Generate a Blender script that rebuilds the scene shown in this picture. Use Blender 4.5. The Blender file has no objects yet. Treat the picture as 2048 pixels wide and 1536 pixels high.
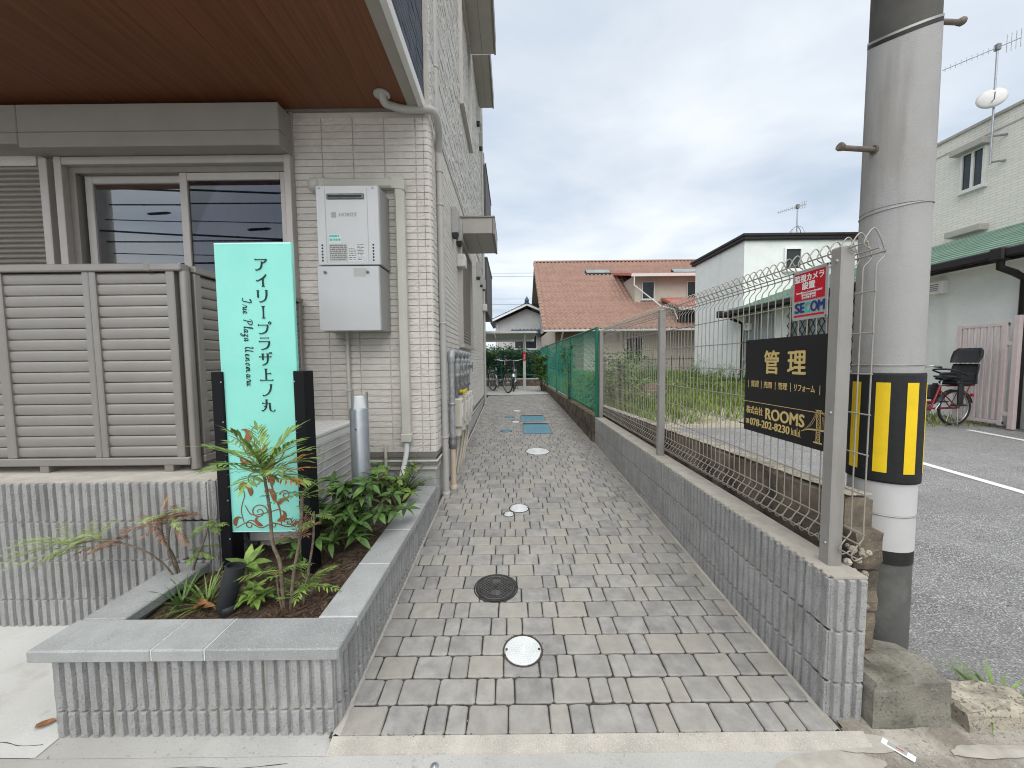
import bpy, math, random
from mathutils import Vector, Matrix, noise
R = random.Random(7)
SC = bpy.context.scene
COL = SC.collection
PI = math.pi

# ------------------------------------------------------------------ camera, sky, sun, exposure
CAMH, PITCH, ROLL = 1.34, math.radians(3.53), math.radians(0.6)
cd = bpy.data.cameras.new('camera'); cam = bpy.data.objects.new('camera', cd); COL.objects.link(cam)
cd.sensor_width = 36.0; cd.lens = 745.0 / 2048.0 * 36.0; cd.clip_start = 0.05; cd.clip_end = 2000
fw = Vector((0, math.cos(PITCH), -math.sin(PITCH))); rt = Vector((1, 0, 0)); up = rt.cross(fw)
rt2 = rt * math.cos(ROLL) - up * math.sin(ROLL); up2 = rt * math.sin(ROLL) + up * math.cos(ROLL)
mw = Matrix((rt2, up2, -fw)).transposed().to_4x4(); mw.translation = Vector((0, 0, CAMH)); cam.matrix_world = mw
SC.camera = cam
SC.view_settings.view_transform = 'Standard'; SC.view_settings.look = 'None'
SC.view_settings.exposure = 1.08; SC.view_settings.gamma = 1.0
SC.cycles.use_denoising = True; SC.cycles.filter_width = 1.05
SC.cycles.use_adaptive_sampling = True; SC.cycles.adaptive_threshold = .025
SC.cycles.max_bounces = 6; SC.cycles.diffuse_bounces = 4; SC.cycles.transparent_max_bounces = 24
SUN_EL, SUN_AZ = math.radians(56), math.radians(182)      # azimuth clockwise from +Y: behind and to the right
W = bpy.data.worlds.new('World'); SC.world = W; W.use_nodes = True
nt = W.node_tree; nt.nodes.clear()
def wn(t): return nt.nodes.new(t)
out = wn('ShaderNodeOutputWorld'); bg = wn('ShaderNodeBackground'); nt.links.new(bg.outputs[0], out.inputs[0])
sky = wn('ShaderNodeTexSky'); sky.sky_type = 'NISHITA'; sky.sun_disc = False
sky.sun_elevation = SUN_EL; sky.sun_rotation = SUN_AZ; sky.air_density = 1.0; sky.dust_density = 1.5
tc = wn('ShaderNodeTexCoord'); sep = wn('ShaderNodeSeparateXYZ'); nt.links.new(tc.outputs['Generated'], sep.inputs[0])
def wmath(op, a, b=None, c=None):
    n = wn('ShaderNodeMath'); n.operation = op
    for i, q in enumerate((a, b, c)):
        if q is None: continue
        if isinstance(q, (int, float)): n.inputs[i].default_value = q
        else: nt.links.new(q, n.inputs[i])
    return n.outputs[0]
zc = wmath('MAXIMUM', wmath('ADD', sep.outputs[2], 0.12), 0.04)   # a cloud deck: direction projected on a plane overhead
comb = wn('ShaderNodeCombineXYZ'); nt.links.new(wmath('DIVIDE', sep.outputs[0], zc), comb.inputs[0]); nt.links.new(wmath('DIVIDE', sep.outputs[1], zc), comb.inputs[1])
def wnoise(scale, detail, rough, off):
    m = wn('ShaderNodeMapping'); m.inputs['Location'].default_value = (off, off * .7, 0); m.inputs['Scale'].default_value = (.75, 1.0, 1); nt.links.new(comb.outputs[0], m.inputs[0])
    n = wn('ShaderNodeTexNoise'); n.inputs['Scale'].default_value = scale; n.inputs['Detail'].default_value = detail; n.inputs['Roughness'].default_value = rough; n.inputs['Distortion'].default_value = .35
    nt.links.new(m.outputs[0], n.inputs[0]); return n.outputs['Fac']
n1 = wnoise(.85, 7, .52, 3.7); n2 = wnoise(2.3, 6, .5, 9.1)
cr = wn('ShaderNodeValToRGB'); cr.color_ramp.elements[0].position = .36; cr.color_ramp.elements[1].position = .62
cr.color_ramp.elements[0].color = (3.0, 3.5, 4.1, 1); cr.color_ramp.elements[1].color = (5.25, 5.45, 5.6, 1)
nt.links.new(wmath('ADD', wmath('MULTIPLY', n1, .72), wmath('MULTIPLY', n2, .28)), cr.inputs[0])
mx = wn('ShaderNodeMix'); mx.data_type = 'RGBA'; mx.inputs['Factor'].default_value = .86
nt.links.new(sky.outputs[0], mx.inputs['A']); nt.links.new(cr.outputs[0], mx.inputs['B'])
nt.links.new(mx.outputs['Result'], bg.inputs[0]); bg.inputs[1].default_value = 0.094
sl = bpy.data.lights.new('sun', 'SUN'); sl.energy = 1.5; sl.angle = math.radians(80); sl.color = (1, .97, .92)
so = bpy.data.objects.new('sun', sl); COL.objects.link(so)
sd = Vector((math.sin(SUN_AZ) * math.cos(SUN_EL), math.cos(SUN_AZ) * math.cos(SUN_EL), math.sin(SUN_EL)))
so.rotation_euler = sd.to_track_quat('Z', 'Y').to_euler(); so.location = (0, -3, 12)

# ------------------------------------------------------------------ helpers
SLOPE = 0.043
def gz(y): return 0.0 if y < 1.33 else SLOPE * (min(y, 10.4) - 1.33)

class MB:
    def __init__(s): s.v = []; s.f = []; s.sm = []; s.mi = []; s.cur = 0
    def add(s, vs, fs, smooth=False):
        b = len(s.v); s.v += [tuple(p) for p in vs]; s.f += [tuple(i + b for i in q) for q in fs]
        s.sm += [smooth] * len(fs); s.mi += [s.cur] * len(fs); return s
    def box(s, x0, y0, z0, x1, y1, z1):
        return s.add([(x0,y0,z0),(x1,y0,z0),(x1,y1,z0),(x0,y1,z0),(x0,y0,z1),(x1,y0,z1),(x1,y1,z1),(x0,y1,z1)],
                     [(0,3,2,1),(4,5,6,7),(0,1,5,4),(1,2,6,5),(2,3,7,6),(3,0,4,7)])
    def cbox(s, x0, y0, z0, x1, y1, z1, b=.004):
        # chamfered box
        V = []; idx = {}
        for ix, x in ((0, x0), (1, x1)):
            for iy, y in ((0, y0), (1, y1)):
                for iz, z in ((0, z0), (1, z1)):
                    sx, sy, sz = (1, -1)[ix], (1, -1)[iy], (1, -1)[iz]
                    for a in range(3):
                        p = [x + sx * b, y + sy * b, z + sz * b]; p[a] = (x, y, z)[a]
                        idx[(ix, iy, iz, a)] = len(V); V.append(p)
        F = []
        g = lambda i, j, k, a: idx[(i, j, k, a)]
        F += [(g(0,0,0,0),g(0,0,1,0),g(0,1,1,0),g(0,1,0,0)), (g(1,0,0,0),g(1,1,0,0),g(1,1,1,0),g(1,0,1,0)),
              (g(0,0,0,1),g(1,0,0,1),g(1,0,1,1),g(0,0,1,1)), (g(0,1,0,1),g(0,1,1,1),g(1,1,1,1),g(1,1,0,1)),
              (g(0,0,0,2),g(0,1,0,2),g(1,1,0,2),g(1,0,0,2)), (g(0,0,1,2),g(1,0,1,2),g(1,1,1,2),g(0,1,1,2))]
        for k in (0, 1):
            for j in (0, 1):
                q = (g(0,j,k,1),g(1,j,k,1),g(1,j,k,2),g(0,j,k,2)); F.append(q if j == k else q[::-1])
                q = (g(j,0,k,0),g(j,1,k,0),g(j,1,k,2),g(j,0,k,2)); F.append(q[::-1] if j == k else q)
                q = (g(j,k,0,0),g(j,k,1,0),g(j,k,1,1),g(j,k,0,1)); F.append(q if j == k else q[::-1])
        for i in (0, 1):
            for j in (0, 1):
                for k in (0, 1):
                    t = (g(i,j,k,0), g(i,j,k,1), g(i,j,k,2)); F.append(t if (i + j + k) % 2 else t[::-1])
        return s.add(V, F)
    def tube(s, pts, r, n=8, caps=True, closed=False):
        pts = [Vector(p) for p in pts]; m = len(pts); V = []; F = []; prev = None
        for i, p in enumerate(pts):
            a = pts[(i - 1) % m] if (i or closed) else p; b = pts[(i + 1) % m] if (i < m - 1 or closed) else p
            t = (b - a).normalized() if (b - a).length > 1e-9 else Vector((0, 0, 1))
            if prev is None: u = t.orthogonal().normalized()
            else:
                u = prev - t * prev.dot(t); u = u.normalized() if u.length > 1e-6 else t.orthogonal().normalized()
            prev = u; w = t.cross(u); rr = r[i] if isinstance(r, (list, tuple)) else r
            for k in range(n):
                c = 2 * PI * k / n; V.append(p + (u * math.cos(c) + w * math.sin(c)) * rr)
        for i in range(m if closed else m - 1):
            j = (i + 1) % m
            for k in range(n):
                l = (k + 1) % n; F.append((i * n + k, i * n + l, j * n + l, j * n + k))
        s.add(V, F, n > 4)
        if caps and not closed:
            s.add(V[:n], [tuple(range(n))[::-1]]); s.add(V[-n:], [tuple(range(n))])
        return s
    def bar(s, p0, p1, wx, wy=None):
        # square bar between two points
        p0, p1 = Vector(p0), Vector(p1); wy = wy or wx; t = (p1 - p0).normalized()
        u = Vector((0, 0, 1)).cross(t); u = u.normalized() if u.length > 1e-4 else Vector((1, 0, 0)); w = t.cross(u)
        V = [p + u * a * wx / 2 + w * b * wy / 2 for p in (p0, p1) for a, b in ((-1,-1),(1,-1),(1,1),(-1,1))]
        return s.add(V, [(0,3,2,1),(4,5,6,7),(0,1,5,4),(1,2,6,5),(2,3,7,6),(3,0,4,7)])
    def lathe(s, prof, c=(0,0,0), n=24, axis='z', smooth=True):
        V = []; F = []; c = Vector(c)
        for r, h in prof:
            for k in range(n):
                a = 2 * PI * k / n; x, y = r * math.cos(a), r * math.sin(a)
                V.append(c + (Vector((x, y, h)) if axis == 'z' else Vector((h, x, y)) if axis == 'x' else Vector((y, h, x))))
        for i in range(len(prof) - 1):
            for k in range(n):
                l = (k + 1) % n; F.append((i * n + k, i * n + l, (i + 1) * n + l, (i + 1) * n + k))
        s.add(V, F, smooth)
        b = len(s.v) - len(V)
        for i, rev in ((0, True), (len(prof) - 1, False)):
            if prof[i][0] > 1e-5:
                q = tuple(range(n)); s.add(V[i * n:(i + 1) * n], [q[::-1] if rev else q])
        return s
    def prism(s, poly, h0, h1, fn):
        # poly: 2-D outline, fn(a, b, h) -> 3-D
        n = len(poly); V = [fn(a, b, h0) for a, b in poly] + [fn(a, b, h1) for a, b in poly]
        F = [tuple(range(n))[::-1], tuple(range(n, 2 * n))] + [(i, (i + 1) % n, n + (i + 1) % n, n + i) for i in range(n)]
        return s.add(V, F)
    def grid(s, nx, ny, fn, smooth=False):
        V = [fn(i, j) for j in range(ny + 1) for i in range(nx + 1)]
        return s.add(V, [(j*(nx+1)+i, j*(nx+1)+i+1, (j+1)*(nx+1)+i+1, (j+1)*(nx+1)+i) for j in range(ny) for i in range(nx)], smooth)
    def mesh(s, name, mats=()):
        me = bpy.data.meshes.new(name); me.from_pydata(s.v, [], s.f)
        me.polygons.foreach_set('use_smooth', s.sm); me.polygons.foreach_set('material_index', s.mi)
        for m in (mats if isinstance(mats, (list, tuple)) else [mats]): me.materials.append(m)
        me.update(); return me
    def obj(s, name, mats, parent=None, **k): return put(name, s.mesh(name, mats), parent, **k)

def put(name, me, parent=None, loc=None, rot=None, mat=None, kind=None):
    o = bpy.data.objects.new(name, me); COL.objects.link(o)
    if parent: o.parent = parent
    if loc is not None: o.location = loc
    if rot is not None: o.rotation_euler = rot
    if mat is not None: o.matrix_local = mat
    if kind: o['kind'] = kind
    return o
def tag(o, label, cat=None, group=None, kind=None):
    if label: o['label'] = label
    if cat: o['category'] = cat
    if group: o['group'] = group
    if kind: o['kind'] = kind
    return o
def thing(name, label, cat, loc=(0,0,0), rz=0, group=None):
    o = put(name, None, None, loc, (0, 0, rz)); o.empty_display_size = .1
    return tag(o, label, cat, group)
def struct(name, mb, mat, label=None): return tag(mb.obj(name, mat), label, None, None, 'structure')
def copy_tree(o, parent=None):
    c = o.copy(); COL.objects.link(c); c.parent = parent
    for ch in o.children: copy_tree(ch, c)
    return c
def frame(loc, x, y):
    x, y = Vector(x), Vector(y); m = Matrix((x, y, x.cross(y))).transposed().to_4x4(); m.translation = Vector(loc); return m
def smooth_pts(P, k=6, closed=False):
    P = [Vector(p) for p in P]; n = len(P); o = []
    for i in range(n if closed else n - 1):
        g = lambda j: P[j % n] if closed else P[max(0, min(n - 1, j))]
        a, b, c, d = g(i - 1), g(i), g(i + 1), g(i + 2)
        for q in range(k):
            t = q / k; o.append(.5 * ((2 * b) + (c - a) * t + (2*a - 5*b + 4*c - d) * t*t + (3*b - a - 3*c + d) * t**3))
    if not closed: o.append(P[-1])
    return o

# ------------------------------------------------------------------ materials
def lin(c): return tuple((x / 255 / 12.92) if x / 255 <= .04045 else ((x / 255 + .055) / 1.055) ** 2.4 for x in c)
MATS = {}
def M(name, col, rough=.75, var=.12, scale=6, bump=0., bscale=120, metal=0., spec=.4, objvar=0., island=0., rcol=None, streak=None, spots=None, stain=None, col2=None, vlo=.35, vhi=.65, coat=0., bdist=.002, detail=5):
    """procedural surface: base colour with a mottled noise, optional per-piece variation, speckles, stains and fine relief"""
    m = bpy.data.materials.new(name); m.use_nodes = True; t = m.node_tree; b = t.nodes['Principled BSDF']; MATS[name] = m
    N = t.nodes.new; L = t.links.new
    b.inputs['Roughness'].default_value = rough; b.inputs['Metallic'].default_value = metal; b.inputs['Specular IOR Level'].default_value = spec
    if coat: b.inputs['Coat Weight'].default_value = coat
    geo = N('ShaderNodeNewGeometry')
    def noi(sc, det=detail, ro=.6):
        n = N('ShaderNodeTexNoise'); n.inputs['Scale'].default_value = sc; n.inputs['Detail'].default_value = det; n.inputs['Roughness'].default_value = ro
        L(geo.outputs['Position'], n.inputs['Vector']); return n.outputs['Fac']
    def mr(x, a, b_, c, d):
        n = N('ShaderNodeMapRange'); n.inputs[1].default_value = a; n.inputs[2].default_value = b_; n.inputs[3].default_value = c; n.inputs[4].default_value = d; L(x, n.inputs[0]); return n.outputs[0]
    def mix(f, A, B, mode='MIX'):
        n = N('ShaderNodeMix'); n.data_type = 'RGBA'; n.blend_type = mode
        for k, q in (('Factor', f), ('A', A), ('B', B)):
            i = n.inputs[k] if k != 'Factor' else n.inputs[0]
            if k != 'Factor': i = [z for z in n.inputs if z.name == k and z.type == 'RGBA'][0]
            if isinstance(q, (int, float)): i.default_value = q
            elif isinstance(q, tuple): i.default_value = q if len(q) == 4 else (*q, 1)
            else: L(q, i)
        return [z for z in n.outputs if z.type == 'RGBA'][0]
    c1 = tuple(x * (1 - var) for x in col); c2 = col2 if col2 else tuple(min(1, x * (1 + var)) for x in col)
    c = mix(mr(noi(scale), vlo, vhi, 0, 1), c1, c2)
    if objvar or island:
        f = None
        if objvar:
            oi = N('ShaderNodeObjectInfo'); f = oi.outputs['Random']
        if island:
            f2 = geo.outputs['Random Per Island']
            if f is None: f = f2
            else:
                a = N('ShaderNodeMath'); a.operation = 'ADD'; L(f, a.inputs[0]); L(f2, a.inputs[1]); a2 = N('ShaderNodeMath'); a2.operation = 'FRACT'; L(a.outputs[0], a2.inputs[0]); f = a2.outputs[0]
        w = max(objvar, island); k = mr(f, 0, 1, 1 - w, 1 + w); cb = N('ShaderNodeCombineXYZ')
        for i in range(3): L(k, cb.inputs[i])
        c = mix(1.0, c, cb.outputs[0], 'MULTIPLY')
        if rcol:      # a share of the pieces comes from another batch
            q = N('ShaderNodeMath'); q.operation = 'MULTIPLY'; q.inputs[1].default_value = 7.13; L(f, q.inputs[0]); q2 = N('ShaderNodeMath'); q2.operation = 'FRACT'; L(q.outputs[0], q2.inputs[0])
            c = mix(mr(q2.outputs[0], .3, 1, 0, .62), c, rcol)
    for sp in (spots or []):          # (scale, threshold, colour, strength)
        c = mix(mr(noi(sp[0], 2, .5), sp[1], sp[1] + .06, 0, sp[3]), c, sp[2])
    for st in (stain or []):          # broad weathering (scale, lo, hi, colour, strength)
        c = mix(mr(noi(st[0], 6, .65), st[1], st[2], 0, st[4]), c, st[3])
    for st in (streak or []):         # rain streaks running down (scale, lo, hi, colour, strength)
        mpn = N('ShaderNodeMapping'); mpn.inputs['Scale'].default_value = (st[0], st[0], st[0] * .09); L(geo.outputs['Position'], mpn.inputs[0]); n = N('ShaderNodeTexNoise'); n.inputs['Scale'].default_value = 1; n.inputs['Detail'].default_value = 5; L(mpn.outputs[0], n.inputs['Vector'])
        c = mix(mr(n.outputs['Fac'], st[1], st[2], 0, st[4]), c, st[3])
    L(c, b.inputs['Base Color'])
    if bump:
        bp = N('ShaderNodeBump'); bp.inputs['Strength'].default_value = bump; bp.inputs['Distance'].default_value = bdist
        L(noi(bscale, 4, .6), bp.inputs['Height']); L(bp.outputs[0], b.inputs['Normal'])
    return m
def nodes(name): m = MATS[name]; return m.node_tree, m.node_tree.nodes['Principled BSDF']

M('soil', (.10, .075, .05), .95, .5, 9, .8, 60, bdist=.01)
M('gravel', (.38, .335, .26), .9, .35, 14, .9, 70, bdist=.01, stain=[(.9, .5, .62, (.16, .17, .07), .6)])
M('road', (.42, .415, .395), .85, .09, 2.2, .35, 200, spots=[(260, .62, (.62, .6, .57), .5), (170, .64, (.17, .16, .15), .6)], stain=[(1.4, .52, .75, (.30, .285, .25), .5), (6, .6, .72, (.5, .49, .46), .5), (.6, .5, .62, (.33, .32, .29), .5), (11, .64, .7, (.22, .21, .19), .5)])
M('kerb', (.21, .198, .165), .92, .3, 6, .9, 120, bdist=.006, spots=[(120, .6, (.3, .28, .23), .6), (80, .62, (.06, .055, .045), .6)], stain=[(5, .5, .66, (.075, .075, .05), .7)])
M('dirty_concrete', (.33, .305, .265), .9, .25, 5, .8, 110, bdist=.004, spots=[(150, .6, (.5, .46, .38), .6), (90, .6, (.12, .11, .09), .6)], stain=[(3, .45, .6, (.15, .13, .10), .75)])
M('apron', (.50, .495, .475), .85, .07, 2.5, .5, 160, spots=[(190, .62, (.36, .35, .33), .5), (240, .62, (.62, .61, .59), .4)], stain=[(2.2, .5, .7, (.46, .45, .42), .6), (9, .63, .7, (.38, .37, .34), .5), (.8, .5, .65, (.43, .42, .39), .5), (4, .58, .68, (.36, .345, .31), .45)])
M('strip', (.39, .365, .325), .9, .15, 8, .6, 220, spots=[(300, .58, (.6, .55, .45), .6), (240, .63, (.2, .17, .13), .6)], stain=[(3, .52, .68, (.34, .32, .28), .6)])
M('asphalt', (.215, .213, .208), .88, .16, 3, 1.0, 110, bdist=.008, spots=[(125, .55, (.58, .575, .56), .8), (100, .58, (.06, .06, .06), .8)], stain=[(1.2, .5, .7, (.25, .247, .24), .5), (2.6, .63, .72, (.11, .11, .105), .5), (.5, .52, .6, (.17, .168, .163), .4)])
M('line_paint', (.75, .75, .73), .7, .08, 9, .3, 150, spots=[(120, .62, (.35, .35, .35), .5)])
M('yard_concrete', (.50, .49, .46), .88, .08, 1.5, .2, 100)
M('joint_sand', (.055, .05, .042), .95, .35, 40, .6, 300, stain=[(7, .6, .7, (.05, .075, .02), .7)])
M('paver', (.245, .238, .229), .85, .10, 14, .55, 420, objvar=.11, island=.11, rcol=(.365, .338, .29), col2=(.33, .32, .303), spots=[(420, .63, (.46, .45, .43), .3), (300, .66, (.13, .13, .13), .35)], stain=[(21, .52, .70, (.36, .33, .275), .35), (30, .56, .74, (.19, .185, .18), .3), (.9, .54, .70, (.19, .18, .17), .25)])
M('block', (.345, .343, .336), .88, .13, 9, 1.0, 170, objvar=.06, bdist=.008, spots=[(170, .60, (.52, .52, .51), .55), (140, .60, (.17, .168, .165), .6), (330, .62, (.58, .58, .57), .4)], stain=[(5, .55, .75, (.42, .415, .405), .4)], streak=[(9, .56, .72, (.22, .217, .208), .5)])
M('mortar', (.40, .375, .33), .9, .12, 14, .5, 200, stain=[(4, .5, .7, (.3, .27, .21), .5)])
M('granite', (.315, .32, .316), .82, .12, 5, .8, 300, objvar=.13, spots=[(260, .58, (.50, .51, .50), .6), (230, .60, (.15, .155, .155), .55)], stain=[(3.5, .55, .75, (.25, .255, .25), .5)])
M('old_wall', (.165, .135, .10), .95, .4, 6, .9, 150, bdist=.006, spots=[(100, .6, (.26, .22, .17), .6)], stain=[(5, .5, .66, (.045, .037, .03), .8)])
M('old_top', (.40, .36, .29), .95, .3, 12, .9, 130, bdist=.008, spots=[(80, .58, (.13, .11, .08), .8)])
M('siding', (.62, .585, .54), .72, .05, 9, .85, 95, objvar=.025, island=.025, bdist=.006, spots=[(60, .63, (.46, .435, .405), .5)])
M('siding_upper', (.60, .58, .55), .75, .06, 12, 1.0, 38, bdist=.02, spots=[(30, .56, (.47, .45, .42), .6)])
M('siding_joint', (.55, .52, .475), .85, .06, 12)
M('dark_siding', (.055, .06, .085), .7, .25, 10, .8, 80, bdist=.006)
M('foundation', (.44, .44, .42), .9, .08, 7, .9, 200, bdist=.004)
M('trim', (.38, .355, .325), .5, .04, 8)
M('box_trim', (.30, .28, .255), .5, .04, 4)
M('frame_metal', (.46, .43, .40), .42, .03, 9, metal=.35)
M('flash', (.23, .215, .195), .45, .05, 9, metal=.3)
M('white_trim', (.62, .61, .59), .5, .04, 9)
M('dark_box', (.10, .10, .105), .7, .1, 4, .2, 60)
M('downpipe', (.42, .41, .385), .45, .05, 5)
M('duct', (.50, .485, .43), .5, .05, 5)
M('heater', (.50, .505, .51), .42, .03, 3, metal=.25, stain=[(9, .62, .75, (.43, .43, .43), .5)])
M('heater_side', (.36, .355, .345), .45, .03, 3, metal=.25)
M('black', (.012, .012, .013), .45, .1, 9)
M('black_matte', (.02, .021, .024), .6, .15, 9, .1, 200)
M('rubber', (.02, .02, .02), .8, .1, 9)
M('sticker', (.62, .64, .64), .6, .02, 9)
M('sticker_grey', (.42, .42, .40), .6, .02, 9)
M('sticker_text', (.16, .16, .16), .7, .3, 300)
M('logo_grey', (.34, .345, .35), .5, .02, 9)
M('louver', (.295, .275, .255), .33, .04, 5, metal=.55)
M('louver_dark', (.24, .22, .20), .42, .04, 5, metal=.3)
M('turquoise', (.235, .66, .57), .12, .03, 4, spec=.5, coat=.6, stain=[(5, .55, .8, (.27, .66, .58), .6)], streak=[(18, .55, .78, (.30, .64, .57), .35)])
M('sign_edge', (.50, .86, .80), .2, .02, 4)
M('sign_post', (.005, .005, .007), .5, .1, 6, spec=.2)
M('letter', (.012, .02, .022), .35, .05, 20)
M('flourish', (.27, .105, .05), .4, .2, 25, metal=.3)
M('ac_white', (.58, .57, .55), .5, .03, 5)
M('ac_dark', (.30, .295, .285), .6, .05, 5)
M('steel', (.36, .38, .40), .4, .08, 12, metal=.7)
M('galv', (.38, .39, .395), .48, .2, 30, metal=.35)
M('galv_dark', (.20, .205, .21), .5, .2, 30, metal=.4)
M('cream_pipe', (.55, .45, .35), .6, .06, 12)
M('hose', (.43, .39, .31), .6, .08, 12)
M('meter', (.55, .52, .45), .55, .05, 12)
M('yellow', (.70, .52, .01), .5, .06, 9)
M('iron_worn', (.13, .125, .12), .5, .3, 40, .3, 200, metal=.4)
M('iron', (.035, .033, .034), .55, .3, 30, .4, 200, metal=.3)
M('cover_white', (.66, .68, .68), .6, .05, 20, .15, 200, stain=[(14, .58, .75, (.48, .48, .45), .5)])
M('cover_blue', (.12, .27, .34), .55, .08, 20)
M('moss', (.06, .075, .018), .95, .4, 60)
M('fence_metal', (.33, .315, .295), .42, .05, 9, metal=.3, streak=[(30, .6, .75, (.25, .235, .215), .5)])
M('wire', (.34, .315, .28), .42, .05, 9, metal=.3)
M('board_black', (.011, .011, .012), .32, .1, 3)
M('gold', (.62, .47, .19), .5, .04, 30)
M('plate', (.46, .46, .45), .45, .03, 20, metal=.3)
M('red', (.52, .006, .022), .5, .05, 10)
M('white', (.82, .82, .81), .6, .02, 10)
M('navy', (.012, .045, .17), .5, .05, 10)
M('teal', (.02, .48, .40), .5, .05, 10)
M('pole', (.37, .366, .36), .82, .05, 3, .8, 320, bdist=.003, stain=[(2.5, .5, .72, (.32, .305, .285), .6), (14, .68, .74, (.14, .13, .12), .6)], streak=[(12, .55, .72, (.25, .235, .21), .7)])
M('pole_upper', (.085, .082, .075), .85, .2, 6, .4, 160)
M('pole_lower', (.095, .095, .09), .88, .15, 5, .4, 160, stain=[(6, .5, .7, (.19, .19, .175), .55)])
M('pole_white', (.50, .50, .495), .7, .04, 5, .2, 160, stain=[(7, .62, .75, (.45, .45, .44), .5)])
M('pole_black', (.014, .014, .014), .6, .3, 20, .4, 120)
M('wrap_black', (.014, .015, .016), .75, .2, 40, .9, 600)
M('wrap_yellow', (.78, .54, .008), .55, .05, 12, .3, 500)
M('band_steel', (.34, .33, .31), .45, .1, 12, metal=.5)
M('bolt_rust', (.17, .145, .12), .7, .25, 30, metal=.4)
M('green_net', (.055, .33, .25), .5, .12, 5)
M('green_rail', (.018, .19, .13), .45, .12, 5)
M('roof_tile', (.315, .195, .152), .75, .1, 2.5, .3, 30, island=.06)
M('roof_red', (.42, .15, .11), .6, .1, 4)
M('blue_tile', (.03, .085, .15), .4, .35, 3)
M('cream_wall', (.50, .455, .385), .85, .05, 2, .3, 30)
M('tile_wall', (.28, .20, .15), .85, .2, 14, .5, 30)
M('grey_wall', (.62, .625, .63), .85, .05, 2)
M('grey_soffit', (.21, .18, .135), .85, .05, 2)
M('stucco', (.80, .82, .805), .9, .035, 3, .7, 45, bdist=.01, stain=[(.9, .55, .75, (.72, .74, .71), .6)], streak=[(3.5, .56, .74, (.64, .65, .61), .5)])
M('brown_black', (.016, .012, .012), .5, .2, 5)
M('green_roof', (.17, .27, .205), .6, .18, 2, .3, 20, stain=[(1.5, .5, .7, (.30, .42, .33), .6)])
M('beige_brick', (.62, .59, .50), .85, .05, 6, .4, 30)
M('pink_paint', (.60, .50, .49), .5, .05, 9)
M('window_dark', (.035, .045, .05), .12, .2, 1.2)
M('pale_glass', (.22, .27, .27), .15, .15, 2)
M('curtain', (.38, .36, .48), .9, .1, 5)
M('wood_soffit', (.135, .047, .018), .5, .2, 6)
M('bike_red', (.22, .01, .018), .3, .1, 9, coat=.3)
M('chrome', (.45, .45, .46), .25, .05, 9, metal=.9)
M('bark', (.155, .12, .085), .9, .35, 60, .6, 200)
M('leaf', (.07, .14, .03), .55, .3, 30, objvar=.3, island=.3, spec=.45)
M('leaf_light', (.145, .225, .045), .55, .3, 30, objvar=.25, island=.25, spec=.45)
M('leaf_fine', (.16, .24, .055), .55, .3, 30, island=.35, spec=.4)
M('leaf_orange', (.42, .20, .03), .6, .3, 30, island=.3)
M('leaf_red', (.19, .10, .055), .6, .4, 30, island=.4)
M('leaf_pale', (.24, .30, .10), .6, .3, 30, island=.3)
M('leaf_dry', (.24, .11, .045), .8, .35, 30, island=.3)
M('grass', (.17, .235, .05), .6, .3, 3, island=.4)
M('weed', (.10, .19, .035), .6, .4, 3, island=.4)
M('hedge', (.075, .12, .03), .7, .4, 2, island=.45)
M('mulch', (.07, .042, .026), .95, .45, 40, island=.5)
M('carport_roof', (.55, .55, .50), .4, .05, 2)
M('scrap_wood', (.20, .155, .11), .9, .3, 12)
# wood-look soffit: grain stretched along Y, plank joints
t, b = nodes('wood_soffit'); N = t.nodes.new; L = t.links.new
g = N('ShaderNodeNewGeometry'); mp = N('ShaderNodeMapping'); mp.inputs['Scale'].default_value = (55, 1.6, 1); L(g.outputs['Position'], mp.inputs[0])
n = N('ShaderNodeTexNoise'); n.inputs['Scale'].default_value = 1.0; n.inputs['Detail'].default_value = 6; L(mp.outputs[0], n.inputs[0])
cr = N('ShaderNodeValToRGB'); cr.color_ramp.elements[0].position = .3; cr.color_ramp.elements[1].position = .72; cr.color_ramp.elements[0].color = (.115, .042, .018, 1); cr.color_ramp.elements[1].color = (.185, .068, .030, 1)
L(n.outputs['Fac'], cr.inputs[0]); L(cr.outputs[0], b.inputs['Base Color'])
# clear glass: a pane that reflects like glass and lets one see in
def glass(name, tint, refl):
    m = bpy.data.materials.new(name); m.use_nodes = True; t = m.node_tree; t.nodes.clear(); N = t.nodes.new; L = t.links.new
    o = N('ShaderNodeOutputMaterial'); mx = N('ShaderNodeMixShader'); tr = N('ShaderNodeBsdfTransparent'); gl = N('ShaderNodeBsdfGlossy'); fr = N('ShaderNodeFresnel')
    fr.inputs[0].default_value = 1.5; gl.inputs['Roughness'].default_value = .015; tr.inputs[0].default_value = (*tint, 1)
    a = N('ShaderNodeMath'); a.operation = 'MULTIPLY_ADD'; a.inputs[1].default_value = 1.0; a.inputs[2].default_value = refl; L(fr.outputs[0], a.inputs[0])
    L(a.outputs[0], mx.inputs[0]); L(tr.outputs[0], mx.inputs[1]); L(gl.outputs[0], mx.inputs[2]); L(mx.outputs[0], o.inputs[0]); MATS[name] = m
glass('glass', (.5, .5, .6), .30)
glass('glass_dark', (.35, .36, .42), .10)
m_ = MATS

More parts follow.
